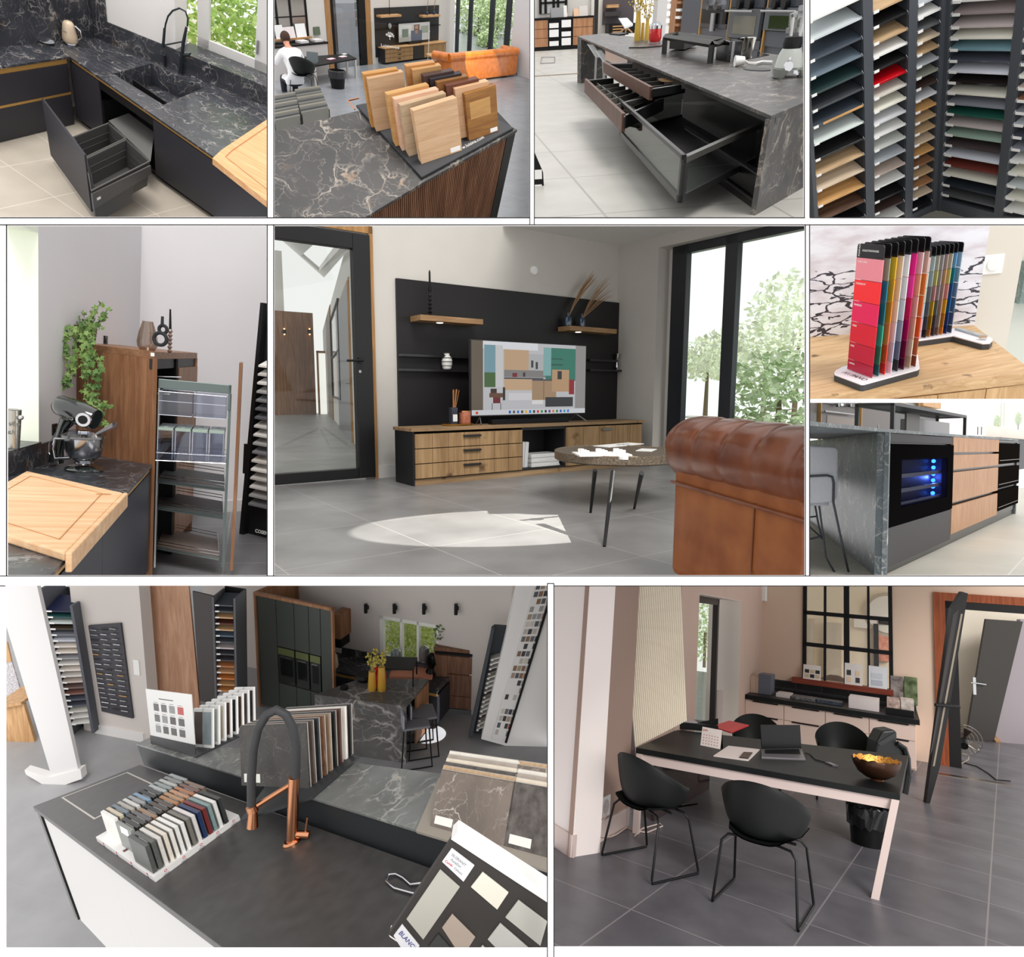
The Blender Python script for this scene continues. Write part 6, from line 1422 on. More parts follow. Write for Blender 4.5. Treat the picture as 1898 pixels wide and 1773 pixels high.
 for z in (.035,.075,.115):ob('band',MB().lathe([(.0585 if z==.075 else .0535,z),(.0595 if z==.075 else .0545,z+.006),(.0585 if z==.075 else .0535,z+.012)],n=24,cap=False),paint((110,116,116),.4),t,smooth=1)
 # chrome candle holder at the right ledge
 a = Q.at(*R(380,727),y=-.07)
 t = thing('candle_holder','fluted chrome candle holder on the right black ledge','candle holder',Q.sub((a.x,-.075,Q.at(*R(235,735),y=-.06).z+.012)))
 ob('body',MB().lathe([(.05,0),(.045,.01),(.02,.03),(.012,.09),(.016,.12),(.022,.16),(.05,.2),(.052,.205),(.02,.195)],n=20),CHROME,t,smooth=1)
 # media unit
 c = Q.at(766,901,z=0);U = Q.sub((c.x,c.y,0));e = U.at(*R(508,1000),y=0).x;k = U.at(*L(700,1040),y=0).z
 ktop = k+.02;dep = (-c.y-.035)*.55
 kw = wood((136,108,78),(178,148,112),'x',.8,.55,knots=1);kz = wood((138,108,74),(180,148,108),'z',.7,.55,knots=1)
 t = thing('media_unit','long low oak and black television unit standing against the wall','tv unit',U)
 ob('top',box(-.02,e+.02,-.02,dep,k,ktop+.012),kw,t,bev=.003)
 xm0 = U.at(*L(1250,1100),y=0).x;xm1 = U.at(*R(120,1100),y=0).x
 ob('carcass',MB().box(0,.02,0,dep,0,k).box(e-.02,e,0,dep,0,k).box(.02,e-.02,0,dep,.06,.08).box(.02,e-.02,dep-.02,dep,.06,k).box(xm0-.02,xm0,0,dep,.06,k).box(xm1,xm1+.02,0,dep,.06,k).box(xm0,xm1,0,dep,k-.03,k),paint((30,31,34),.5),t)
 ob('plinth',box(.02,e-.02,.01,.03,0,.06),kw,t)
 dz0 = .07;dh = (k-.015-dz0)/3
 for i in range(3):
  dr = ob('drawer',box(.02,xm0-.02,-.02,.0,dz0+i*dh,dz0+(i+1)*dh-.008),kz,t,bev=.002)
  for g in range(1,7):ob('groove',box(.02+g*(xm0-.04)/7,.023+g*(xm0-.04)/7,-.0215,-.019,dz0+i*dh,dz0+(i+1)*dh-.008),paint((92,66,42),.8),dr)
  hx = U.at(*L(998,1068),y=-.02).x;z = dz0+(i+.78)*dh
  ob('handle',MB().prismx([(-.022,z),(-.045,z-.004),(-.045,z-.02),(-.04,z-.02),(-.04,z-.008),(-.022,z-.006)],hx-.1,hx+.1),paint((50,50,52),.4,.4),dr)
 dr = ob('door',box(xm1+.02,e-.022,-.02,0,dz0,k-.015),kz,t,bev=.002)
 for g in range(1,5):ob('groove',box(xm1+.02+g*(e-xm1)/5,xm1+.023+g*(e-xm1)/5,-.0215,-.019,dz0,k-.015),paint((92,66,42),.8),dr)
 h = U.at(*R(330,1022),y=-.02);ob('handle',MB().prismx([(-.022,h.z),(-.045,h.z-.004),(-.045,h.z-.02),(-.04,h.z-.02),(-.04,h.z-.008),(-.022,h.z-.006)],h.x-.08,h.x+.08),STEEL,dr)
 # papers in the niche
 x = xm0+.03
 for i in range(2):
  b = thing('binder',('white magazine file leaning in the open niche, left one','white magazine file standing beside the paper stack')[i],'binder',U.sub((x+i*.05,.08,.08),0,0,radians(4)),'files in the niche')
  ob('cover',box(0,.045,0,.22,0,.27),paint((228,228,228),.6),b,bev=.002)
  ob('pages',box(.004,.041,.003,.217,.27,.272),WHITE,b)
 for i in range(8):
  ob('catalogue',box(x+.12+.004*(i%3),xm1-.02-.005*(i%2),.04+.006*(i%3),.26,.08+i*.017,.08+i*.017+.015),paint((236,236,234),.6),None,U,'white catalogue, %s up from the floor of the open niche'%ordinal(i),'catalogue','catalogues in the niche',bev=.001)
 # television
 a = U.at(*L(992,582),y=.18);b2 = U.at(*R(232,601),y=.18);zb = U.at(*L(995,965),y=.18).z;zt2 = a.z
 t = thing('television','flat television showing a kitchen picture on the media unit','television',U.sub((0,.18,0)))
 x0,x1 = a.x,b2.x;ob('case',box(x0,x1,0,.04,zb,zt2),paint((52,50,50),.4),t,bev=.003)
 S = MB();sw_ = x1-x0;sh = zt2-zb
 def sq(u0,v0,u1,v1,c,lift=0):      # picture of the screen, u right, v down, 0..1
  S.col = c;S.quad((x0+.008+u0*(sw_-.016),-.002-lift,zt2-.008-v1*(sh-.02)),(x0+.008+u1*(sw_-.016),-.002-lift,zt2-.008-v1*(sh-.02)),(x0+.008+u1*(sw_-.016),-.002-lift,zt2-.008-v0*(sh-.02)),(x0+.008+u0*(sw_-.016),-.002-lift,zt2-.008-v0*(sh-.02)))
 sq(0,0,.09,.93,(104,92,78));sq(.09,0,.9,.93,(196,196,200));sq(.9,0,1,.93,(150,146,146))
 n = [0]
 def s2(*a):n[0]+=1;sq(*a,lift=.00004*n[0])
 s2(.09,0,.55,.1,(226,228,232));s2(.1,.05,.19,.55,(120,158,170));s2(.1,.42,.19,.62,(70,104,56));s2(.19,.05,.25,.62,(206,206,206))
 s2(.26,.1,.47,.38,(196,164,130));s2(.47,.15,.62,.45,(180,182,184));s2(.26,.38,.62,.48,(132,130,128));s2(.62,.05,.9,.52,(52,122,104));s2(.6,.05,.67,.45,(130,176,176))
 s2(.26,.5,.55,.66,(200,168,134));s2(.26,.485,.6,.505,(70,72,78));s2(.5,.52,.72,.8,(168,138,108));s2(.5,.5,.73,.525,(80,80,84));s2(.6,.52,.61,.8,(140,110,84))
 s2(.68,.36,.84,.68,(188,152,116));s2(.73,.38,.77,.5,(50,50,54));s2(.67,.28,.78,.3,(40,84,72));s2(.67,.2,.78,.215,(40,84,72));s2(.84,.5,.89,.72,(146,36,44))
 s2(.3,.7,.5,.8,(214,212,214));s2(.62,.76,.88,.9,(56,56,60));s2(.5,.8,.6,.86,(226,224,224));s2(.14,.7,.25,.76,(104,70,52));s2(.17,.76,.23,.84,(110,30,38));s2(.15,.64,.2,.7,(60,44,40));s2(.25,.62,.27,.8,(44,40,40));s2(.16,.84,.165,.93,(30,30,30));s2(.23,.84,.235,.93,(30,30,30))
 s2(.33,.42,.37,.48,(120,40,40));s2(.42,.41,.44,.47,(60,50,50));s2(.49,.24,.51,.34,(60,60,60));s2(.53,.26,.55,.36,(60,60,60))
 s2(0,.93,1,1,(214,216,220))
 for q,cc in enumerate(((0,103,192),(90,90,96),(60,120,200),(70,70,70),(240,180,40),(30,130,210),(60,60,60),(220,60,50),(30,150,80),(40,40,50),(90,60,140),(230,120,40),(20,140,90),(60,90,200),(20,160,190),(50,120,220))):s2(.3+q*.035,.945,.318+q*.035,.985,cc)
 s2(.03,.95,.05,.985,(220,80,40))
 ob('screen',S,printed(.2,em=.75),t)
 zk = ktop+.012
 for s,sx in ((1,x0+.12),(-1,x1-.12)):ob('leg',MB().cyl((sx,.02,zb),(sx-.06*s,-.1,zk+.005),.006).cyl((sx,.02,zb),(sx+.02*s,.12,zk+.005),.006),STEEL,t)
 ob('soundbar',box(x0+.22,x1-.3,.12,.2,zk,zk+.05),BLACK,None,U,'flat black sound bar lying under the television','sound bar',bev=.006)
 # tray, diffuser, candle
 tr = U.at(*L(838,1000),z=zk)
 t = thing('tray','oval gilt tray holding a reed diffuser and an amber candle','tray',U.sub((tr.x,.2,zk)))
 ob('dish',MB().lathe([(.14,0),(.17,.004),(.175,.02),(.17,.02),(.165,.008),(.001,.006)],n=32,sy=.6),metal((196,160,92),.25),t,smooth=1)
 t = thing('reed_diffuser','glass reed diffuser with white label on the gilt tray','diffuser',U.sub((tr.x-.05,.2,zk+.012)))
 ob('bottle',MB().box(-.035,.035,-.03,.03,0,.17),paint((60,62,74),.1,spec=.6),t,bev=.006);ob('label',box(-.02,.03,-.0315,-.03,.03,.1),WHITE,t)
 g = MB()
 for q in range(7):g.cyl((-.0+q*.002,0,.1),(-.0+.012*q,.01*(q%3),.34+.01*(q%2)),.003,n=5)
 ob('reeds',g,paint((178,122,76),.8),t)
 t = thing('candle','squat amber jar candle beside the diffuser on the gilt tray','candle',U.sub((tr.x+.08,.19,zk+.012)))
 ob('jar',MB().lathe([(.055,0),(.06,.01),(.06,.12)],n=24),paint((188,112,84),.2,spec=.6,noise=14,ns=40),t,smooth=1);ob('lid',MB().lathe([(.062,.12),(.062,.135),(.01,.14)],n=24),COPPER,t,smooth=1)
 l = U.at(*R(395,952),z=zk)
 t = thing('magazine','white magazine lying at the right end of the media unit','magazine',U.sub((l.x,.22,zk),radians(4)))
 ob('cover',box(-.2,.18,-.12,.12,0,.02),WHITE,t,bev=.003);ob('pages',box(-.195,.175,-.121,-.12,.004,.016),paint((200,200,200),.8),t)
 # switch on the wall
 p = Q.at(989,501,y=0);ob('wall_button',MB().cyl((p.x,0,p.z),(p.x,-.018,p.z),.047,n=28).cyl((p.x,-.018,p.z),(p.x,-.024,p.z),.038,n=28),WHITE,None,Q,'round white thermostat button high on the wall above the black panel','switch',smooth=1)
 # coffee table
 zt3 = .42;c = Q.at(*R(385,1130),z=zt3);lft = Q.at(*R(122,1145),z=zt3);rr = (lft-c).length*.97
 T = Q.sub((c.x,c.y,0));t = thing('coffee_table','round hammered bronze coffee table on three thin black legs','table',T)
 ob('top',MB().lathe([(rr*.97,zt3-.075),(rr,zt3-.065),(rr,zt3-.004),(rr*.985,zt3),(rr*.97,zt3-.008),(.01,zt3-.008)],n=64),paint((122,108,92),.35,.5,noise=22,ns=70,bump=.6),t,smooth=1)
 for (p,q) in (((275,1228),(252,1440)),((363,1238),(320,1608)),((505,1243),(468,1420))):
  a = T.at(*R(*p),z=zt3-.075);b = T.at(*R(*q),z=0);ob('leg',MB().cyl(a,b,.017,.010,10),BLKM,t,smooth=1)
 a = T.at(*R(305,1150),z=zt3);K = T.sub((a.x,a.y,zt3-.006),radians(-28))
 t = thing('sample_tray','white tray of marble sample cubes on the coffee table','tray',K)
 ob('base',box(-.2,.2,-.13,.13,0,.014),WHITE,t,bev=.003);
 for i in range(9):
  x = -.14+.14*(i%3);y = -.08+.08*(i//3);ob('sample_cube',MB().lathe([(.024,0),(.024,.028)],n=8),paint((240,238,234),.4),None,K.sub((x,y,.014),.4),'white marble sample block, %s row and %s in the coffee table tray'%(('near','middle','far')[i//3],('left','centre','right')[i%3]),'sample block','marble blocks in the tray')
 a = T.at(*R(415,1172),z=zt3);ob('sample_cube',MB().lathe([(.034,0),(.034,.022)],n=10),WHITE,None,T.sub((a.x,a.y,zt3-.006)),'loose white marble sample beside the tray','sample block',bev=.003)
 a = T.at(*R(395,1103),z=zt3);K = T.sub((a.x,a.y,zt3-.006),radians(8))
 t = thing('brochure','open white brochure with black writing on the coffee table','brochure',K)
 ob('sheet',box(-.26,.26,-.08,.09,0,.006),WHITE,t)
 g = MB()
 for q in range(9):g.box(-.05+q*.022,-.037+q*.022,-.03+.008*(q%3),.0+.02*(q%2),.006,.0065)
 ob('print',g,paint((30,30,50),.6),t)
 a = T.at(*R(530,1128),z=zt3);ob('paper_sheet',box(-.1,.12,-.06,.07,0,.004),WHITE,None,T.sub((a.x,a.y,zt3-.006),radians(30)),'white sheet at the table edge next to the sofa','paper')
 # sofa
 zu = .5;a = Q.at(*R(660,1275),z=zu);b = Q.at(*R(1313,1465),z=zu)
 S_ = Q.along((a.x,a.y,0),(b.x,b.y,0));ln = 2.2
 dist = (S_.M@Vector((0,0,.5))).y;rr = 145/2.666/F*dist*1.12
 lea = paint((98,48,22),.3,spec=.5,noise=16,ns=7,bump=.12,coat=.15);lea2 = paint((124,66,22),.4,spec=.4,noise=14,ns=6,bump=.08)
 t = thing('sofa','brown leather button-back sofa with rolled back, seen from behind at the right','sofa',S_)
 ob('body',box(0,ln,.0,.8,.06,zu+.06),lea2,t,bev=.03)
 m = MB();N = 120;v = [];K = 36
 for i in range(N+1):
  u = i/N;x = -.14+u*(ln+.2);e_ = min(1,(x+.14)/.13);ce = math.sqrt(max(0,1-(1-e_)**2)) if e_<1 else 1
  pl = abs(sin(pi*(x+.02)/.22))
  for k in range(K):
   w = 2*pi*k/K;topness = max(0,sin(w));r = rr*(ce*.97+.03)*(1-.10*(1-pl)**2.2*(.3+.7*topness)+.015*sin(5*w+u*9))
   m.v.append((x,.12+r*cos(w)*1.0,zu+rr*.93+r*sin(w)))
 for i in range(N):
  for k in range(K):m.f.append([i*K+k,i*K+(k+1)%K,(i+1)*K+(k+1)%K,(i+1)*K+k])
 m.f+=[list(range(K))[::-1],[N*K+k for k in range(K)]];m.c = [None]*len(m.f)
 ob('rolled_back',m,lea,t,smooth=60)
 ob('piping',MB().tube([(0,-.006,zu-.01),(ln,-.006,zu-.01)],.008),lea,t);sx = S_.at(*R(1060,1500),y=0).x
 ob('seam',MB().tube([(sx,-.003,.06),(sx,-.003,zu)],.004,6),paint((96,52,24),.5),t)
 # sunlight through the glazing
 tgt = Q.at(*R(-60,1500),z=0)
 sp = bpy.data.lights.new('sunbeam','SPOT');sp.energy = 8000;sp.shadow_soft_size = 0;sp.spot_size = radians(10);sp.spot_blend = .1;sp.color = (1,.97,.9)
 o = bpy.data.objects.new('sunbeam',sp);COL.objects.link(o)
 src = Vector((tgt.x+5,tgt.y-2.2,3.6))
 pw = Q.M@src;o.location = pw;o.rotation_euler = ((Q.M@src)-(Q.M@tgt)).to_track_quat('Z','Y').to_euler()
room_f()

# ================================================================ colour card stand on the oak counter
def room_g():
 Q = Room('G',[[0.23745,0.96459,-0.11479],[0.35001,-0.19519,-0.91619],[-0.90615,0.17738,-0.38396]],[2.1099,-0.6842,4.0718],.45,RECTS['G'])
 Z = zo(1490,410,4.652)
 def A(x,y,z=0):return Q.at(*Z(x,y),z=z)
 ok = wood((178,142,100),(212,180,138),'y',3.2,.5,knots=1);okf = wood((172,134,90),(206,172,128),'z',3,.5)
 zc = -.02
 b0,b1 = A(-60,1005,zc),A(1465,893,zc);r1 = A(1990,1300,zc);f0 = A(1990,1298,zc);f1 = A(-60,1562,zc)
 dv = (b0-b1)
 ob('worktop',MB().prism([b0+dv*.3,b1,r1,f1+dv*.3],zc-.03,zc),ok,None,Q,'pale oak counter top carrying the colour card stand','counter',bev=.001)
 S = side(Q,r1,f1);a = S.I@(Q.M@r1);b = S.I@(Q.M@f1);u0,u1 = sorted((a.x,b.x))
 t = thing('oak_cabinet','oak cabinet below the colour card counter','cabinet',S);xs = sorted([u0-.1]+[S.at(*Z(x,1480),y=.01).x for x in (1150,1560)]+[u1+.1])
 for i in range(3):ob('door',box(xs[i]+.0015,xs[i+1]-.0015,.006,.03,-.6,zc-.032),okf,t)
 # stand
 def pad(pts,nm):
  P = pl(Q,Z,pts,0);
  o = ob('pad',MB().prism(P,-.004,0),paint((232,228,232),.4),st,bev=.0015);ob('underside',MB().prism(P,-.02,-.004),paint((62,64,66),.6),st,bev=.0015)
 st = thing('card_stand','angled white-topped stand holding two banks of colour cards','stand',Q)
 pad([(262,1300),(275,1282),(330,1252),(900,1100),(968,1110),(985,1160),(998,1262),(985,1275),(520,1402),(490,1402),(265,1318)],0)
 pad([(960,1030),(1285,985),(1540,1052),(1605,1048),(1630,1022),(1618,1000),(1290,922),(960,960)],1)
 p = A(320,1302,.0003);q = A(515,1372,.0003);ln = (q-p).length;an = math.atan2((q-p).y,(q-p).x)
 text('lettering','PIX',ln*.21,paint((150,150,156),.5),st,Mx((p.x,p.y,.0004),an),.0002);p2 = p.lerp(q,.37);text('lettering','PANO',ln*.23,paint((30,30,34),.5),st,Mx((p2.x,p2.y,.0004),an),.0002)
 g = [A(1300,935),A(1530,1005),A(1578,1000),A(1330,930)];ob('glass_slot',MB().prism(g,.0,.006),paint((176,186,188),.15,.3),st);c = A(1545,1010,.004);ob('clip',MB().box(-.01,.01,-.006,.006,0,.01).xf(Mx(c,.6)),CHROME,st)
 BL,BR = A(375,1275),A(585,1355);wv = BR-BL;h = Q.zat(Z(0,205)[1],BR.x,BR.y);h = (h+Q.zat(Z(0,185)[1],BL.x,BL.y))/2
 G1 = [(585,1355),(640,1340),(695,1325),(750,1312),(803,1298),(857,1284),(912,1270),(958,1258)]
 T1 = [(700,205),(755,208),(822,207),(868,207),(935,210),(985,210),(1045,210),(1092,215)]
 G2 = [(1003,1018),(1045,1008),(1082,1000),(1117,993),(1153,987),(1190,980),(1225,973),(1268,966)]
 T2 = [(1075,170),(1115,170),(1157,170),(1197,172),(1235,172),(1275,173),(1342,175),(1388,178)]
 C1 = [[(232,140,150),(246,52,56),(228,42,90),(214,40,56),(190,36,58),(172,26,56)],[(150,168,146),(38,134,164),(26,128,140),(50,190,160),(60,140,110),(44,100,104)],[(234,184,54),(240,168,50),(240,140,40),(240,120,70),(236,84,44),(238,52,44)],
          [(222,214,204),(218,210,196),(220,224,218),(214,220,236),(190,208,230),(230,220,236)],[(232,234,240),(222,224,232),(200,204,214),(150,150,164),(110,110,130),(46,46,48)],[(224,34,132),(230,60,150),(204,26,84),(176,14,92),(124,22,66),(94,14,56)],
          [(224,218,208),(222,194,148),(224,200,184),(226,196,168),(236,222,198),(210,184,154)],[(206,166,160),(216,124,64),(218,114,62),(218,88,44),(176,96,64),(130,66,44)]]
 C2 = [[(214,200,196),(200,214,210),(190,212,200),(176,204,226),(214,190,214),(206,186,206)],[(176,196,200),(160,172,178),(120,122,130),(100,104,112),(70,74,80),(36,38,40)],[(188,184,168),(200,196,120),(214,160,156),(220,180,50),(186,138,32),(210,130,70)],
          [(170,170,178),(160,160,172),(150,150,164),(96,112,130),(74,76,100),(66,66,84)],[(184,166,160),(206,164,120),(190,160,146),(196,160,136),(186,170,150),(150,120,104)],[(198,196,178),(200,200,130),(214,150,154),(214,164,48),(186,124,40),(214,130,52)],
          [(110,168,220),(26,124,158),(30,92,150),(20,96,180),(34,72,150),(26,52,110)],[(170,192,200),(160,184,194),(140,156,176),(100,128,144),(88,104,128),(70,82,102)]]
 N1 = ['pink-to-red','green and teal','yellow-to-orange','off-white and pale blue','white-to-black grey','magenta','beige','terracotta'];N2 = ['pastel','blue-grey-to-black','yellow, pink and ochre','violet-grey','brown-beige','lime, pink and ochre','bright blue','pale grey-blue']
 pm = printed(.25);hb = paint((22,22,24),.25,spec=.6)
 def card(BRp,Tp,cols,nm,first,wv,ht,bank):
  B = A(*BRp);top = Q.zat(Z(*Tp)[1],B.x,B.y);B0 = B-wv;f = Q.along(B0,B);f.M.translation = Q.M@B0;f = Fr(f.M);w = wv.length;H = top if bank==0 and first else ht
  t = thing('colour_card','%s paint colour card in the %s bank of the stand'%(nm,('front','rear')[bank]),'colour card',f,'colour cards in the %s bank'%('front','rear')[bank])
  r = w*.07;zh = H*.895
  pr = [(0,zh),(w,zh)]+[(w-r+r*cos(k*pi/8),H-r+r*sin(k*pi/8)) for k in range(5)]+[(r+r*cos(pi/2+k*pi/8),H-r+r*sin(pi/2+k*pi/8)) for k in range(5)]
  ob('header',MB().prismy(pr,-.0008,.0012),hb,t)
  m = MB();z = zh;hs = [.165,.165,.165,.165,.145,.09];ed = [z]
  for k in range(6):m.col = cols[k];m.box(0,w,-.0008,.0012,max(0,z-hs[k]*H+.0015),z);z-=hs[k]*H
  ob('swatches',m,pm,t)
  if first and bank==0:
   text('lettering','PIXPANO',w*.085,WHITE,t,Mx((w*.12,-.0012,zh+w*.03),0,pi/2)@Matrix.Rotation(pi/2,4,'Z'),.0001);text('lettering','COLLECTION ROUGES',w*.06,WHITE,t,Mx((w*.2,-.0012,H*.945),0,pi/2),.0001)
   z = zh
   for k,s in enumerate(('LONG CORAL','COQUELICOT','FRAMBOISE','CERISE','RUBIS','CARMIN')):text('lettering',s,w*.06,WHITE,t,Mx((w*.06,-.0012,z-w*.1),0,pi/2),.0001);z-=hs[k]*H
 for i in range(8):card(G1[i],T1[i],C1[i],N1[i],i==0,wv,h,0)
 zb = A(1268,966);h2 = Q.zat(Z(0,178)[1],zb.x,zb.y)
 for i in range(8):card(G2[i],T2[i],C2[i],N2[i],i==0,wv*.98,h2,1)
 # wall behind with the big print, switch
 W = side(Q,b0,b1);a = W.I@(Q.M@b1);e0 = W.I@(Q.M@(b0+dv*.3));x0,x1 = sorted((a.x,e0.x))
 m,nt,bb = _new('cracked_rock_print');N = nt.nodes;L = nt.links
 tc = N.new('ShaderNodeTexCoord');mp = N.new('ShaderNodeMapping');mp.inputs['Scale'].default_value = (9,9,26);L.new(tc.outputs['Object'],mp.inputs['Vector'])
 nz = N.new('ShaderNodeTexNoise');nz.inputs['Scale'].default_value = 1.2;nz.inputs['Detail'].default_value = 6;L.new(mp.outputs[0],nz.inputs['Vector'])
 mx = N.new('ShaderNodeMixRGB');mx.blend_type = 'ADD';mx.inputs[0].default_value = .9;L.new(mp.outputs[0],mx.inputs[1]);L.new(nz.outputs['Color'],mx.inputs[2])
 vo = N.new('ShaderNodeTexVoronoi');vo.feature = 'DISTANCE_TO_EDGE';vo.inputs['Scale'].default_value = 1.1;L.new(mx.outputs[0],vo.inputs['Vector'])
 lt = N.new('ShaderNodeMath');lt.operation = 'LESS_THAN';lt.inputs[1].default_value = .045;L.new(vo.outputs['Distance'],lt.inputs[0])
 n2 = N.new('ShaderNodeTexNoise');n2.inputs['Scale'].default_value = 2.3;n2.inputs['Detail'].default_value = 9;L.new(mp.outputs[0],n2.inputs['Vector'])
 g2 = N.new('ShaderNodeMath');g2.operation = 'GREATER_THAN';g2.inputs[1].default_value = .62;L.new(n2.outputs['Fac'],g2.inputs[0])
 mxx = N.new('ShaderNodeMath');mxx.operation = 'MAXIMUM';L.new(lt.outputs[0],mxx.inputs[0]);L.new(g2.outputs[0],mxx.inputs[1])
 sp = N.new('ShaderNodeSeparateXYZ');L.new(tc.outputs['Object'],sp.inputs[0]);ad = N.new('ShaderNodeMath');ad.operation = 'MULTIPLY_ADD';ad.inputs[1].default_value = .06;L.new(nz.outputs['Fac'],ad.inputs[0]);L.new(sp.outputs['Z'],ad.inputs[2])
 zs = W.at(*Z(250,430),y=0).z;l2 = N.new('ShaderNodeMath');l2.operation = 'LESS_THAN';l2.inputs[1].default_value = zs+.03;L.new(ad.outputs[0],l2.inputs[0])
 mu = N.new('ShaderNodeMath');mu.operation = 'MULTIPLY';L.new(mxx.outputs[0],mu.inputs[0]);L.new(l2.outputs[0],mu.inputs[1])
 rc = _ramp(nt,[(.35,(206,198,204)),(.6,(226,226,232))]);L.new(nz.outputs['Fac'],rc.inputs[0])
 f = N.new('ShaderNodeMixRGB');L.new(mu.outputs[0],f.inputs[0]);L.new(rc.outputs[0],f.inputs[1]);f.inputs[2].default_value = srgb((52,48,58));L.new(f.outputs[0],bb.inputs['Base Color']);bb.inputs['Roughness'].default_value = .3
 ob('wall_print',box(x0,x1,-.004,0,zc,1.2),m,None,W,'large print of cracked white rock behind the colour cards','print')
 wb = paint((214,208,196),.85)
 struct('wall_back',box(x0,x1,0,.08,-.6,1.3),wb,W)
 k = Q.I@(W.M@Vector((x1 if a.x==x1 else x0,0,0)));r = A(1750,1100,zc)
 e = W.at(*Z(1890,350),y=0).x;xr = W.at(*Z(1850,500),y=0).x
 struct('wall_right',box(x1,xr,0,.08,-.6,1.3),wb,W)
 p = W.at(*Z(1625,370),y=0);s = abs(W.at(*Z(1715,370),y=0).x-p.x)
 t = thing('light_switch','square white light switch with round rocker beside the rock print','switch',W.sub((p.x,0,p.z)));ob('plate',box(-s,s,-.004,0,-s,s),paint((240,240,236),.4),t,bev=.001);ob('rocker',MB().cyl((s*.05,-.004,0),(s*.05,-.008,0),s*.62,n=28),paint((236,236,232),.35),t,smooth=1)
 struct('wall_far',box(xr,xr+1.5,.5,.55,-.6,1.3),paint((206,210,200),.85),W);q = W.at(*Z(1825,705),y=.49);q2 = W.at(*Z(1898,340),y=.49)
 ob('stone_slab',box(q.x,q.x+1,.46,.5,q.z,q2.z),marble((110,128,124),(196,204,200),(150,160,150),6,.4),None,W,'green-grey stone slab at the right edge of the card photo','slab')
 struct('floor',box(-3,3,-3,4,-.66,-.6),paint((232,234,232),.5))
room_g()

